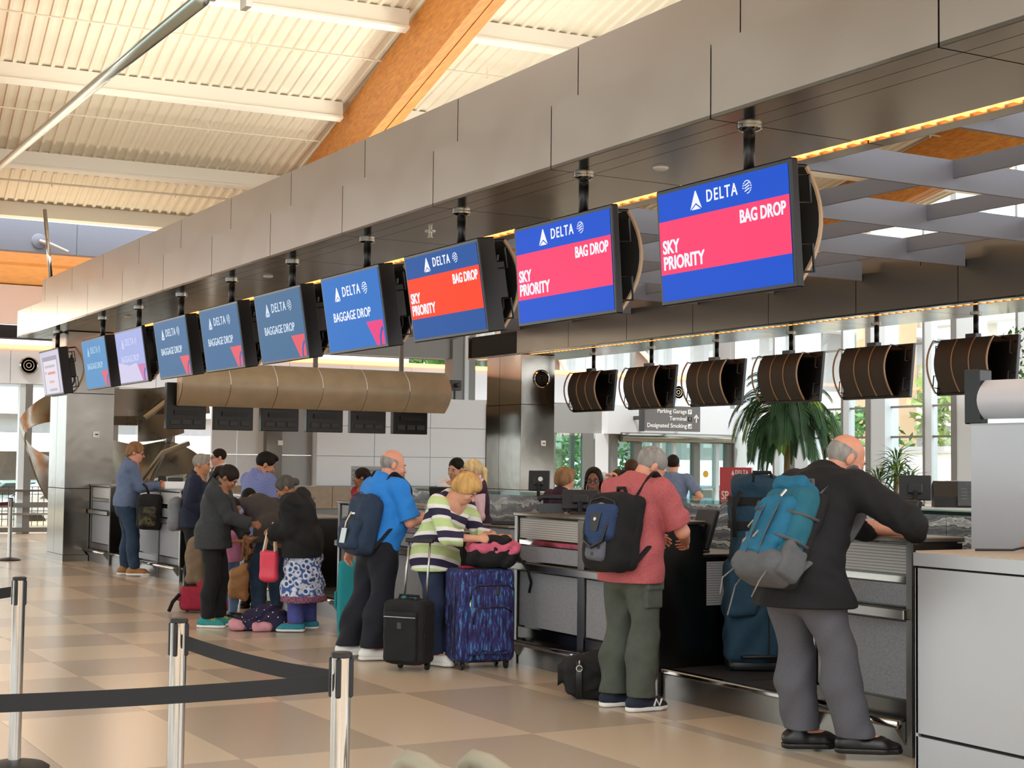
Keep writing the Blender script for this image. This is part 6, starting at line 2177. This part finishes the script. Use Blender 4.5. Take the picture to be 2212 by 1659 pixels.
# navy daypack on the man in the blue polo
t, loc = worn(P8, 'navy backpack with a clear luggage tag on the man in the blue polo', 'nylon_navy', -0.075, -0.04, 0.06, side=-0.06)
soft('main_compartment', sbox((0, 0.09, -0.02), (0.155, 0.105, 0.25), 0.085, 0.008, 0.006, 20), 'nylon_navy', t)
soft('front_pocket', sbox((0, 0.20, -0.11), (0.13, 0.05, 0.13), 0.045, 0.008, 0.006, 24), 'nylon_navy', t)
MB().tube([(-0.11, 0.235, -0.0), (0.0, 0.25, 0.005), (0.11, 0.235, 0.0)], 0.005, 6).tube([(-0.13, 0.16, 0.12), (-0.09, 0.17, 0.21), (0.0, 0.17, 0.235), (0.09, 0.17, 0.21), (0.13, 0.16, 0.12)], 0.005, 6).build('zip', MATS['black_plastic'], t, 'all')
MB().box(-0.025, 0.025, 0.198, 0.203, 0.045, 0.06).build('brand_patch', MATS['sign_white'], t)
MB().tube([(-0.03, 0.01, 0.23), (-0.025, 0.03, 0.285), (0.025, 0.03, 0.285), (0.03, 0.01, 0.23)], 0.012, 6).build('grab_loop', MATS['nylon_black'], t, 'all')
MB().tube([(-0.02, 0.23, 0.06), (-0.02, 0.262, -0.03), (-0.02, 0.262, -0.08)], 0.006, 6).build('tag_cord', MATS['cream'], t, 'all')
MB().box(-0.06, 0.02, 0.262, 0.268, -0.2, -0.08).build('luggage_tag', mat('tag_plastic', '9fb0a8', 0.15), t)
straps(P8, t, loc, 0.21, -0.2, 0.14, 'nylon_black')

# black laptop backpack on the man in red
t, loc = worn(P10, 'black backpack with a navy and grey front panel on the man in red', 'laptop_black', -0.045, -0.03, 0.03, side=-0.04)
soft('main_compartment', sbox((0, 0.10, 0.0), (0.18, 0.11, 0.26), 0.09, 0.007, 0.005, 20), 'laptop_black', t)
soft('rear_compartment', sbox((0, 0.03, 0.01), (0.185, 0.06, 0.25), 0.055, 0.007, 0.004, 20), 'laptop_black', t)
soft('navy_pocket', sbox((-0.0, 0.205, 0.05), (0.135, 0.05, 0.12), 0.048, 0.007, 0.004, 20, lambda v: v.cone(V3(0, 0.215, 0.05), V3(0, 0.22, -0.1), 0.10, 0.07, 0.03, 'u', 0.4, V3(1, 0, 0))), 'laptop_navy', t)
soft('grey_guard', sbox((0, 0.205, -0.13), (0.085, 0.042, 0.075), 0.04, 0.007, 0.003, 20), 'laptop_slate', t)
MB().tube([(-0.12, 0.22, 0.1), (-0.10, 0.25, 0.02), (-0.085, 0.255, -0.08), (0.0, 0.262, -0.125), (0.085, 0.255, -0.08), (0.10, 0.25, 0.02), (0.12, 0.22, 0.1)], 0.011, 8).build('panel_piping', MATS['black_plastic'], t, 'all')
MB().prism([(-0.05, 0.10), (0.05, 0.10), (0.028, -0.02), (-0.028, -0.02)], 0.252, 0.262).build('emblem_plate', MATS['black_plastic'], t)
MB().lathe([(0.014, 0), (0.012, 0.005)], 12, M=Matrix.Translation((0, 0.262, 0.06)) @ Matrix.Rotation(R(-90), 4, 'X')).build('emblem', MATS['zip_metal'], t)
for x, z in ((-0.05, -0.12), (0.05, -0.12), (0.0, -0.165)):
    MB().lathe([(0.012, 0), (0.012, 0.006)], 12, M=Matrix.Translation((x, 0.243, z)) @ Matrix.Rotation(R(-90), 4, 'X')).build('rivet', MATS['black_plastic'], t)
for z in (0.15, 0.19):
    MB().tube([(-0.13, 0.20, z - 0.06), (-0.1, 0.215, z), (0.0, 0.225, z + 0.02), (0.1, 0.215, z), (0.13, 0.2, z - 0.06)], 0.006, 6).build('zip', MATS['zip_metal' if z < 0.16 else 'black_plastic'], t, 'all')
MB().tube([(-0.04, 0.04, 0.25), (-0.03, 0.06, 0.30), (0.03, 0.06, 0.30), (0.04, 0.04, 0.25)], 0.014, 6).build('grab_loop', MATS['laptop_black'], t, 'all')
straps(P10, t, loc, 0.22, -0.2, 0.17, 'laptop_black', 0.03)

# teal hiking pack on the man in the blazer
t, loc = worn(P11, 'worn teal and grey hiking backpack on the man in the black blazer', 'pack_teal', -0.055, -0.12, 0.0, side=-0.05)
soft('main_compartment', sbox((0, 0.095, 0.0), (0.165, 0.10, 0.29), 0.09, 0.0075, 0.008, 18), 'pack_teal', t)
soft('rear_panel', sbox((0, 0.015, 0.0), (0.165, 0.045, 0.29), 0.042, 0.0075, 0.004, 18), 'nylon_black', t)
soft('bottom_panel', sbox((0, 0.115, -0.22), (0.17, 0.125, 0.085), 0.08, 0.0075, 0.008, 18), 'pack_grey', t)
soft('front_pocket', sbox((-0.0, 0.185, 0.02), (0.125, 0.05, 0.16), 0.048, 0.0075, 0.008, 22), 'pack_blue', t)
soft('lower_pocket', sbox((0.0, 0.195, -0.13), (0.12, 0.05, 0.08), 0.045, 0.0075, 0.008, 22), 'pack_blue', t)
soft('top_pocket', sbox((0, 0.12, 0.275), (0.12, 0.085, 0.05), 0.045, 0.0075, 0.006, 22), 'pack_blue', t)
for sx in (-1, 1):
    soft('side_pocket', sbox((sx * 0.165, 0.10, -0.17), (0.03, 0.085, 0.10), 0.028, 0.0075, 0.008, 22), 'pack_grey', t)
    MB().tube([(sx * 0.17, 0.03, 0.12), (sx * 0.165, 0.13, 0.10), (sx * 0.11, 0.215, 0.08)], 0.012, 6, flat=(1, 0.4)).build('compression_strap', MATS['pack_grey'], t, 'all')
    MB().tube([(sx * 0.17, 0.03, -0.05), (sx * 0.175, 0.13, -0.06), (sx * 0.11, 0.23, -0.07)], 0.012, 6, flat=(1, 0.4)).build('compression_strap', MATS['pack_grey'], t, 'all')
    MB().tube([(sx * 0.12, 0.2, -0.27), (sx * 0.14, 0.24, -0.36), (sx * 0.12, 0.23, -0.45)], 0.01, 6, flat=(1, 0.4)).build('loose_strap', MATS['nylon_grey'], t, 'all')
    MB().tube([(sx * 0.045, 0.222, 0.16), (sx * 0.05, 0.242, 0.06), (sx * 0.05, 0.25, -0.08), (sx * 0.045, 0.24, -0.2)], 0.011, 6, flat=(1, 0.4)).build('daisy_strap', MATS['pack_grey'], t, 'all')
MB().tube([(0.17, 0.06, -0.2), (0.2, 0.08, -0.33), (0.19, 0.06, -0.5)], 0.013, 6, flat=(1, 0.35)).build('hip_strap', MATS['nylon_grey'], t, 'all')
for x, z in ((0.02, -0.06), (0.08, -0.09), (0.12, 0.13), (-0.06, 0.2), (0.15, 0.03)):
    MB().tube([(x, 0.235 if abs(x) < 0.1 else 0.18, z), (x + 0.005, 0.25 if abs(x) < 0.1 else 0.195, z - 0.05)], 0.008, 6).build('zip_puller', MATS['zip_metal'], t)
eb = MB().box(0.055, 0.115, 0.232, 0.238, 0.065, 0.125)
eb.build('emblem_patch', MATS['dark_grey'], t)
MB().tube([(0.07, 0.241, 0.11), (0.085, 0.241, 0.095), (0.1, 0.241, 0.11)], 0.004, 5).tube([(0.085, 0.241, 0.1), (0.085, 0.241, 0.075)], 0.004, 5).build('emblem_mark', MATS['pack_blue'], t)
MB().tube([(-0.05, 0.03, 0.29), (-0.04, 0.06, 0.36), (0.04, 0.06, 0.36), (0.05, 0.03, 0.29)], 0.013, 6).build('grab_loop', MATS['pack_grey'], t, 'all')
straps(P11, t, loc, 0.27, -0.2, 0.16, 'pack_grey', 0.034, 0.13)

# --- bags of the group on the left
t = thing('tote_bag', 'bright red tote bag with cream handles held by the woman in the hooded jacket', 'handbag', (5.16, 13.72, 0.50), R(-34))
soft('body', sbox((0, 0, 0.13), (0.085, 0.06, 0.14), 0.03, 0.008, 0.004, 20, lambda v: v.cone(V3(-0.03, 0, 0.03), V3(0.03, 0, 0.03), 0.055, 0.055, 0.03)), 'leather_red', t)
for y in (-0.04, 0.04):
    MB().tube([(-0.05, y, 0.26), (-0.02, y * 0.7, 0.42), (0.03, y * 0.3, 0.53), (0.05, y * 0.6, 0.42), (0.06, y, 0.26)], 0.011, 6).build('handle', MATS['cream'], t, 'all')
t = thing('backpack', 'black and brown backpack hanging in front of the man in the grey blue sweater', 'backpack', (6.06, 20.75, 0.68), R(-30))
soft('body', sbox((0, 0, 0.22), (0.17, 0.12, 0.24), 0.08, 0.011, 0.01, 22), 'nylon_black', t)
soft('front_pocket', sbox((0.0, -0.12, 0.16), (0.12, 0.05, 0.14), 0.045, 0.011, 0.008, 22), 'camo', t)
MB().tube([(-0.02, 0.0, 0.46), (-0.05, -0.03, 0.56), (-0.1, 0.0, 0.60)], 0.018, 6).build('strap', MATS['nylon_black'], t, 'all')
t = thing('backpack', 'light grey backpack on the back of the man in the navy shirt', 'backpack', (5.45, 17.60, 0.76), R(-120))
soft('body', sbox((0, 0, 0.22), (0.14, 0.08, 0.2), 0.07, 0.011, 0.006, 22), 'nylon_grey', t)
MB().tube([(0.06, 0.08, 0.46), (0.07, 0.16, 0.60), (0.06, 0.26, 0.56)], 0.018, 6).build('strap', MATS['nylon_black'], t, 'all')
t = suitcase('dark red bag on the floor at the feet of the man in navy', (5.14, 15.85, 0), R(-24), 0.3, 0.24, 0.25, 'bag_red', h=0.011, casters=2, wh=0.03, group=None)
MB().tube([(-0.15, -0.1, 0.2), (-0.22, -0.12, 0.12), (-0.26, -0.1, 0.02)], 0.02, 6).build('strap', MATS['nylon_black'], t, 'all')
t = suitcase('wide dark red suitcase with a tall brown trolley handle behind the child', (5.36, 15.78, 0), R(-30), 0.42, 0.26, 0.36, 'bag_red', h=0.011, casters=2, wh=0.03)
for x in (0.0, 0.1):
    MB().tube([(x, -0.05, 0.38), (x + 0.02, -0.06, 0.8), (x + 0.04, -0.08, 1.02)], 0.011, 8).build('handle_pole', MATS['leather_tan'], t, 'all')
MB().tube([(0.03, -0.08, 1.02), (0.15, -0.08, 1.02)], 0.016, 8).build('handle_grip', MATS['leather_tan'], t, 'all')
t = thing('handbag', 'slouchy tan leather handbag hanging on the brown trolley handle', 'handbag', (5.22, 14.72, 0.22), R(-30))
soft('body', sbox((0, 0, 0.16), (0.1, 0.06, 0.16), 0.05, 0.01, 0.012, 30, lambda v: v.cone(V3(0.02, 0, 0.26), V3(0.05, 0, 0.42), 0.055, 0.02, 0.04)), 'leather_tan', t)
MB().tube([(0.03, 0, 0.4), (0.04, 0, 0.6), (0.07, 0.0, 0.78), (0.09, 0, 0.6), (0.07, 0, 0.4)], 0.012, 6).build('handle', MATS['leather_tan'], t, 'all')
t = thing('backpack', 'beige backpack standing on the red suitcase behind the tan handbag', 'backpack', (5.42, 15.74, 0.39), R(-30))
soft('body', sbox((0, 0, 0.2), (0.12, 0.09, 0.2), 0.07, 0.011, 0.006, 22), 'bag_beige', t)
MB().tube([(-0.03, 0, 0.39), (0, 0, 0.44), (0.03, 0, 0.39)], 0.012, 6).build('grab_loop', MATS['bag_brown'], t)
t = thing('backpack', 'brown grey backpack hanging behind the woman in the charcoal fleece', 'backpack', (5.15, 15.86, 0.285), R(-30))
soft('body', sbox((0, 0, 0.26), (0.11, 0.1, 0.26), 0.08, 0.011, 0.01, 22), 'bag_brown', t)
MB().tube([(0.0, 0.06, 0.5), (0.05, 0.1, 0.7), (0.02, 0.12, 0.5)], 0.014, 6).build('strap', MATS['bag_brown'], t, 'all')
t = thing('coat', 'navy coat with white dots and a pink lining heaped on the floor', 'coat', (5.17, 13.95, 0), R(-34))
_v = Vol(V3(-0.34, -0.26, -0.02), V3(0.36, 0.26, 0.34), 0.009)
_v.ell(V3(-0.12, 0, 0.06), [0.18, 0.15, 0.09], 0.05)
_v.cone(V3(-0.1, 0.05, 0.1), V3(0.1, 0.02, 0.17), 0.09, 0.09, 0.05)
_v.ell(V3(0.16, -0.02, 0.09), [0.13, 0.14, 0.12], 0.04)
_v.wrinkle(0.016, 24, 4)
_v.cut(V3(0, 0, 0.004), V3(0, 0, -1))
soft('coat_cloth', _v, 'dots', t)
_v = Vol(V3(-0.36, -0.3, -0.02), V3(0.36, 0.26, 0.3), 0.009)
_v.ell(V3(-0.2, -0.11, 0.05), [0.09, 0.07, 0.06], 0.02)
_v.cone(V3(0.0, -0.15, 0.04), V3(0.12, -0.14, 0.05), 0.05, 0.045, 0.02)
_v.ell(V3(0.29, 0.05, 0.05), [0.08, 0.09, 0.07], 0.03)
_v.wrinkle(0.01, 28, 9)
_v.cut(V3(0, 0, 0.004), V3(0, 0, -1))
soft('coat_lining', _v, 'coat_lining', t)
# ---------------------------------------------------------------- plants
mat('palm_green', '35603a', 0.45, var=0.35, scale=5)
mat('palm_light', '7fa548', 0.45, var=0.3, scale=5)
mat('palm_stem', '8b7a55', 0.8, var=0.2, scale=20)
mat('ti_red', '7a2a3e', 0.5, var=0.4, scale=8)
mat('planter', 'b5b2ab', 0.6, var=0.05)
_rs = np.random.RandomState(11)


def leaf_quad(V, F, a, b, w, n):
    """narrow folded leaf from a to b"""
    a, b = V3(*a), V3(*b)
    s_ = unit(np.cross(b - a, n)) * w
    m = a + (b - a) * 0.45
    k = len(V)
    V += [a, m - s_, b, m + s_, m + unit(n) * w * 0.5]
    F += [(k, k + 1, k + 4), (k + 1, k + 2, k + 4), (k + 2, k + 3, k + 4), (k + 3, k, k + 4)]


t = thing('potted_palm', 'big potted palm with long drooping green fronds in front of the window wall', 'palm', (17.0, 20.42, 0))
MB().lathe([(0.38, 0), (0.42, 0.3), (0.46, 0.72), (0.42, 0.74), (0.40, 0.66)], 24).build('planter', MATS['planter'], t, True)
for dx, dy in ((0.0, 0.0), (0.12, 0.2), (-0.1, -0.12)):
    MB().tube([(dx, dy, 0.6), (dx * 0.7, dy * 0.7, 1.4), (dx * 0.3, dy * 0.3, 2.15), (0, 0, 2.55)], [0.05, 0.045, 0.04, 0.03], 10).build('stem', MATS['palm_stem'], t, True)
for k in range(60):
    az = 2.399 * k + _rs.uniform(-0.2, 0.2)
    el = R(_rs.uniform(18, 62) if k < 30 else _rs.uniform(55, 85))
    if k >= 44:
        el = R(_rs.uniform(-15, 25))
    L_ = _rs.uniform(1.05, 1.5) * (1 if k < 30 else 0.85)
    base = V3(0.06 * math.cos(az), 0.06 * math.sin(az), 2.5 + _rs.uniform(-0.1, 0.15))
    pts, d = [base], V3(math.cos(az) * math.cos(el), math.sin(az) * math.cos(el), math.sin(el))
    for q in range(14):
        pts.append(pts[-1] + d * L_ / 14)
        d = unit(d + V3(0, 0, -0.20 - 0.008 * q))
    V, F = [], []
    for q in range(2, 14):
        for h_ in (0.0, 0.25, 0.5, 0.75):
            p0 = pts[q] * (1 - h_) + pts[q + 1] * h_
            dd = unit(pts[q + 1] - pts[q])
            sd = unit(np.cross(dd, V3(0, 0, 1)) + 1e-6)
            ln = 0.34 * (1 - abs((q + h_) / 14 - 0.45) * 1.1) * L_ / 1.2
            for sg in (-1, 1):
                e = p0 + unit(dd * 0.75 + sd * sg * 0.75 + V3(0, 0, -0.45)) * ln
                leaf_quad(V, F, p0, e, 0.0085, np.cross(dd, sd) * 1.0 + V3(0, 0, 0.2))
    m_ = MB()
    m_.add(V, F)
    m_.tube(pts, [0.012] * 8 + [0.007] * 7, 5)
    m_.build('frond', MATS['palm_green' if k % 9 else 'palm_light'], t, fixn=False)
t = thing('ti_plant', 'dark red leaved plant in a planter below the palm', 'plant', (16.35, 19.75, 0))
MB().rbox(-0.5, 0.5, -0.3, 0.3, 0, 0.95, 0.02).build('planter', MATS['planter'], t)
for k in range(46):
    az, el = _rs.uniform(0, 6.28), R(_rs.uniform(10, 75))
    x0, y0 = _rs.uniform(-0.35, 0.35), _rs.uniform(-0.2, 0.2)
    V, F = [], []
    d = V3(math.cos(az) * math.cos(el), math.sin(az) * math.cos(el), math.sin(el))
    leaf_quad(V, F, (x0, y0, 1.05), V3(x0, y0, 1.05) + d * _rs.uniform(0.28, 0.5), 0.035, V3(-d[0], -d[1], 1))
    MB().add(V, F).build('leaf', MATS['ti_red' if k % 4 else 'palm_green'], t, fixn=False)
for k in range(5):
    MB().tube([(-0.3 + 0.15 * k, 0, 0.93), (-0.3 + 0.15 * k, 0.02, 1.12)], 0.018, 6).build('stem', MATS['palm_stem'], t)


def rosettes(t, heads, n, L_, w, m1, m2, droop=0.5):
    for cx, cy, cz in heads:
        for k in range(n):
            az, el = 2.399 * k, R(70 - 95 * k / n)
            d = V3(math.cos(az) * math.cos(el), math.sin(az) * math.cos(el), math.sin(el))
            a = V3(cx, cy, cz)
            mid = a + d * L_ * 0.5
            end = mid + unit(d + V3(0, 0, -droop)) * L_ * 0.5
            sd = unit(np.cross(d, V3(0, 0, 1)) + 1e-6) * w
            V = [a, mid - sd, mid + sd, end, mid + V3(0, 0, 0.01)]
            MB().add(V, [(0, 1, 4), (0, 4, 2), (1, 3, 4), (4, 3, 2)]).build('leaf', MATS[m1 if k % 4 else m2], t, fixn=False)


t = thing('dracaena', 'smaller potted dracaena with strappy green leaves right of the bald man in the blazer', 'plant', (17.0, 17.85, 0))
MB().lathe([(0.2, 0), (0.25, 0.4), (0.27, 0.62), (0.24, 0.63), (0.23, 0.56)], 20).build('pot', MATS['planter'], t, True)
_h = [(0.0, -0.05, 1.72), (0.18, 0.18, 1.55), (-0.12, -0.2, 1.5), (0.1, -0.22, 1.38), (-0.15, 0.2, 1.42)]
for x, y, z in _h:
    MB().tube([(0, 0, 0.55), (x * 0.4, y * 0.4, 1.0), (x, y, z)], [0.03, 0.024, 0.018], 8).build('stem', MATS['palm_stem'], t, True)
rosettes(t, _h, 26, 0.42, 0.022, 'palm_green', 'palm_light', 0.7)
t = thing('weeping_fig', 'leafy weeping fig mostly hidden behind the grey partition', 'tree', (17.4, 15.1, 0))
MB().lathe([(0.3, 0), (0.36, 0.7), (0.33, 0.72), (0.31, 0.62)], 20).build('planter', MATS['planter'], t, True)
MB().tube([(0, 0, 0.6), (0.05, 0.05, 1.6), (0, 0, 3.0)], [0.05, 0.04, 0.02], 8).build('trunk', MATS['palm_stem'], t, True)
V, F = [], []
for k in range(900):
    r_, az, z = 0.25 + 0.85 * _rs.uniform() ** 0.6, _rs.uniform(0, 6.28), _rs.uniform(1.4, 3.7)
    r_ *= 1 - 0.35 * abs(z - 2.5)
    a = V3(r_ * math.cos(az), r_ * math.sin(az), z)
    d = unit(_rs.normal(size=3) + V3(0, 0, -1))
    leaf_quad(V, F, a, a + d * 0.1, 0.022, _rs.normal(size=3))
_o = MB().add(V, F).build('foliage', MATS['leaf'], t, fixn=False)
_o['kind'] = 'stuff'
for k in range(9):
    az = k * 0.7
    MB().tube([(0, 0, 1.5 + 0.18 * k), (0.8 * math.cos(az), 0.8 * math.sin(az), 1.9 + 0.18 * k)], [0.016, 0.006], 5).build('branch', MATS['palm_stem'], t)

# ---------------------------------------------------------------- red banner stand
t = thing('red_banner', 'red airline banner stand with white lettering behind the tall duffel', 'banner', (11.6, 14.92, 0), R(-90))
mat('banner_red', 'b3262e', 0.5)
mat('banner_white', 'f0e9e6', 0.5)
MB().box(-0.31, 0.31, 0, 0.015, 0.75, 1.605).build('panel', MATS['banner_red'], t)
MB().tube([(-0.31, 0.02, 0.0), (-0.31, 0.02, 1.61)], 0.012, 8).tube([(0.31, 0.02, 0.0), (0.31, 0.02, 1.61)], 0.012, 8).build('frame', MATS['chrome'], t)
MB().box(-0.34, 0.34, -0.14, 0.16, 0, 0.03).build('foot', MATS['steel_dark'], t)
BM = lambda x, z: Matrix.Translation((x, -0.003, z)) @ RX
text('DELTA', 0.07, MATS['banner_white'], t, BM(0.13, 1.545), bold=0.0015, space=1.3)
delta_logo(t, BM(-0.04, 1.54), 0.065, MATS['banner_white'])
globe(t, Matrix.Translation((0.285, -0.003, 1.54)), 0.018, MATS['banner_red'])
text('SP', 0.15, MATS['banner_white'], t, BM(-0.27, 1.255), align='LEFT', bold=0.001)
text('See', 0.075, MATS['banner_white'], t, BM(-0.27, 1.165), align='LEFT')

# ---------------------------------------------------------------- things on the desks
def desk_monitor(loc, rz, w, hgt, label, lean=14, m='black_plastic', sticker=False, stem=0.1, group=None):
    t = thing('desk_monitor', label, 'monitor', loc, rz, group)
    T = Matrix.Translation((0, 0, stem)) @ Matrix.Rotation(R(-lean), 4, 'X')
    MB().rbox(-w / 2, w / 2, -0.02, 0.02, 0, hgt, 0.008, 1, M=T).build('housing', MATS[m], t)
    MB().box(-w / 2 + 0.012, w / 2 - 0.012, 0.0205, 0.0215, 0.012, hgt - 0.012, M=T).build('display', MATS['screen_black'], t)
    MB().rbox(-w * 0.22, w * 0.22, -0.05, -0.02, hgt * 0.25, hgt * 0.65, 0.008, 1, M=T).build('rear_cover', MATS[m], t)
    MB().tube([(0, -0.03, 0), (0, -0.045, stem + hgt * 0.4)], 0.02, 8).build('stem', MATS[m], t)
    MB().rbox(-w * 0.28, w * 0.28, -0.1, 0.06, 0, 0.014, 0.004, 1).build('base', MATS[m], t)
    if sticker:
        MB().lathe([(0.028, 0), (0.028, 0.002)], 7, M=T @ Matrix.Translation((0.02, -0.051, hgt * 0.55)) @ RX).build('sticker', MATS['sign_white'], t)
    return t


mat('monitor_beige', '8c867a', 0.5)
desk_monitor((8.78, 14.86, 1.245), R(-38), 0.24, 0.23, 'black monitor back with a white sticker standing on the marble wall', 10, sticker=True, stem=0.07)
desk_monitor((6.5, 10.35, 1.22), R(-35), 0.29, 0.17, 'black touch screen leaning back on the counter in front of the braided agent', 24, stem=0.03)
desk_monitor((8.76, 12.95, 1.245), R(-30), 0.2, 0.2, 'beige backed monitor on the marble wall right of the braided agent', 16, 'monitor_beige', stem=0.04)
desk_monitor((6.70, 9.05, 0.985), R(-95), 0.26, 0.3, 'black screen at the right hand of the man in red', 18, stem=0.02)
desk_monitor((6.48, 6.74, 1.22), R(-95), 0.2, 0.19, 'small black screen beside the elbow of the man in the blazer', 18, stem=0.02)
desk_monitor((6.80, 13.3, 0.985), R(130), 0.3, 0.24, 'black monitor behind the shoulder of the striped woman', 12, stem=0.16)
t = thing('desk_telephone', 'dark grey desk telephone on the counter left of the touch screen', 'telephone', (6.42, 10.66, 1.22), R(-30))
MB().prism([(-0.09, 0), (0.09, 0), (0.09, 0.03), (-0.09, 0.075)], -0.1, 0.1, 'x').build('base', MATS['dark_grey'], t)
MB().tube([(-0.11, -0.05, 0.1), (-0.08, -0.05, 0.125), (0.08, -0.05, 0.125), (0.11, -0.05, 0.1)], [0.028, 0.02, 0.02, 0.028], 10).build('handset', MATS['black_plastic'], t, 'all')
MB().box(0.13, 0.33, -0.08, 0.08, 0.0, 0.02).build('keypad_tray', MATS['black_plastic'], t)
t = thing('card_reader', 'black card reader on the far left counter', 'card reader', (6.40, 21.35, 1.22), R(-30))
MB().rbox(-0.09, 0.09, -0.09, 0.09, 0.0, 0.03, 0.006, 1).build('foot', MATS['black_plastic'], t)
MB().prism([(-0.06, 0.02), (0.07, 0.02), (0.07, 0.12), (-0.02, 0.17)], -0.05, 0.05, 'x').build('body', MATS['black_plastic'], t)
t = thing('paper_tray', 'clear tray of pale papers with a black stapler on the far left counter', 'tray', (6.42, 20.7, 1.22), R(-30))
MB().box(-0.15, 0.15, -0.1, 0.1, 0.0, 0.008).box(-0.15, 0.15, -0.1, -0.095, 0.0, 0.1).box(-0.15, 0.15, 0.095, 0.1, 0, 0.1).box(-0.15, -0.145, -0.1, 0.1, 0, 0.1).box(0.145, 0.15, -0.1, 0.1, 0, 0.1).build('tray', MATS['sign_white'], t)
MB().box(-0.13, 0.12, -0.08, 0.08, 0.01, 0.075).build('papers', mat('paper_pink', 'dcc9c2', 0.7), t)
MB().rbox(-0.13, 0.08, -0.03, 0.03, 0.1, 0.15, 0.01, 1).build('stapler', MATS['black_plastic'], t)
t = thing('keyboard', 'black keyboard on the low grey stand right of the striped woman', 'keyboard', (6.9, 12.1, 1.06), R(-35))
MB().rbox(-0.21, 0.21, -0.07, 0.07, 0, 0.03, 0.006, 1).build('case', MATS['black_plastic'], t)
for r_ in range(3):
    MB().box(-0.19, 0.19, -0.055 + 0.037 * r_, -0.025 + 0.037 * r_, 0.03, 0.036).build('key_row', MATS['dark_grey'], t)
t = thing('service_stand', 'low grey stand between two desks, carrying a keyboard', 'stand', (6.66, 11.78, 0.2))
MB().rbox(0, 0.5, 0, 0.6, 0, 0.84, 0.008, 1).build('body', MATS['laminate'], t)
MB().rbox(-0.02, 0.52, -0.02, 0.62, 0.84, 0.86, 0.006, 1).build('top', MATS['steel_dull'], t)
t = thing('keyboard', 'black keyboard on the low desk between the man in red and the duffel', 'keyboard', (6.72, 8.93, 0.985), R(-95)) if False else None
t = thing('louvre_board', 'grey slatted board standing behind the agent in red', 'board', (9.0, 19.7, 0), R(-30))
MB().box(-0.38, 0.38, 0.012, 0.03, 0.9, 1.56).build('panel', MATS['grey_panel'], t)
for k in range(9):
    MB().box(-0.36, 0.36, -0.004, 0.014, 1.0 + 0.06 * k, 1.035 + 0.06 * k).build('slat', MATS['mullion_dark'], t)
MB().box(-0.3, -0.25, 0, 0.04, 0, 0.9).box(0.25, 0.3, 0, 0.04, 0, 0.9).box(-0.38, 0.38, -0.12, 0.15, 0, 0.03).build('stand', MATS['mullion_dark'], t)

# rear desk with its clutter, seen over the marble wall
t = thing('rear_desk', 'long dark rear desk with a pale edge behind the marble wall', 'desk', (10.25, 7.6, 0))
MB().box(0, 0.7, 0, 4.6, 1.23, 1.262).build('worktop', MATS['sign_white'], t)
MB().box(0.04, 0.66, 0.03, 4.57, 0, 1.23).build('body', MATS['black_plastic'], t)
desk_monitor((10.5, 10.75, 1.262), R(-42), 0.30, 0.24, 'large black monitor back on the rear desk, right of the dracaena', 12, stem=0.05)
t = thing('document_printer', 'low black printer with a grey paper flap on the rear desk', 'printer', (10.58, 10.12, 1.262), R(-38))
MB().prism([(-0.12, 0), (0.12, 0), (0.12, 0.2), (0.02, 0.24), (-0.12, 0.1)], -0.34, 0.34, 'x').build('body', MATS['black_plastic'], t)
fl2 = MB().box(-0.14, 0.04, -0.15, -0.14, 0.02, 0.24).build('paper_flap', MATS['pack_grey'], t)
for k in range(4):
    for x in (-0.11, -0.03):
        MB().box(x, x + 0.05, -0.153, -0.15, 0.08 + 0.03 * k, 0.086 + 0.03 * k).build('flap_slot', MATS['nylon_grey'], fl2)
cd = tag(MB().box(-0.07, 0.07, -0.004, 0.0, 0, 0.24).box(-0.07, 0.07, -0.004, 0.06, 0, 0.004).build('card_stand', mat('card_lilac', 'd3d5e6', 0.5)), 'pale lilac card standing upright behind the printer', 'card')
cd.location, cd.rotation_euler = (10.86, 10.62, 1.2625), (0, 0, R(-38))
t = thing('laptop', 'open pale laptop on the rear desk beside the seated people', 'laptop', (10.5, 11.55, 1.262), R(-38))
MB().rbox(-0.16, 0.16, -0.0, 0.2, 0, 0.016, 0.004, 1).build('base', MATS['monitor_beige'], t)
MB().rbox(-0.16, 0.16, -0.012, 0.0, 0.0, 0.2, 0.004, 1).build('lid', MATS['monitor_beige'], t)
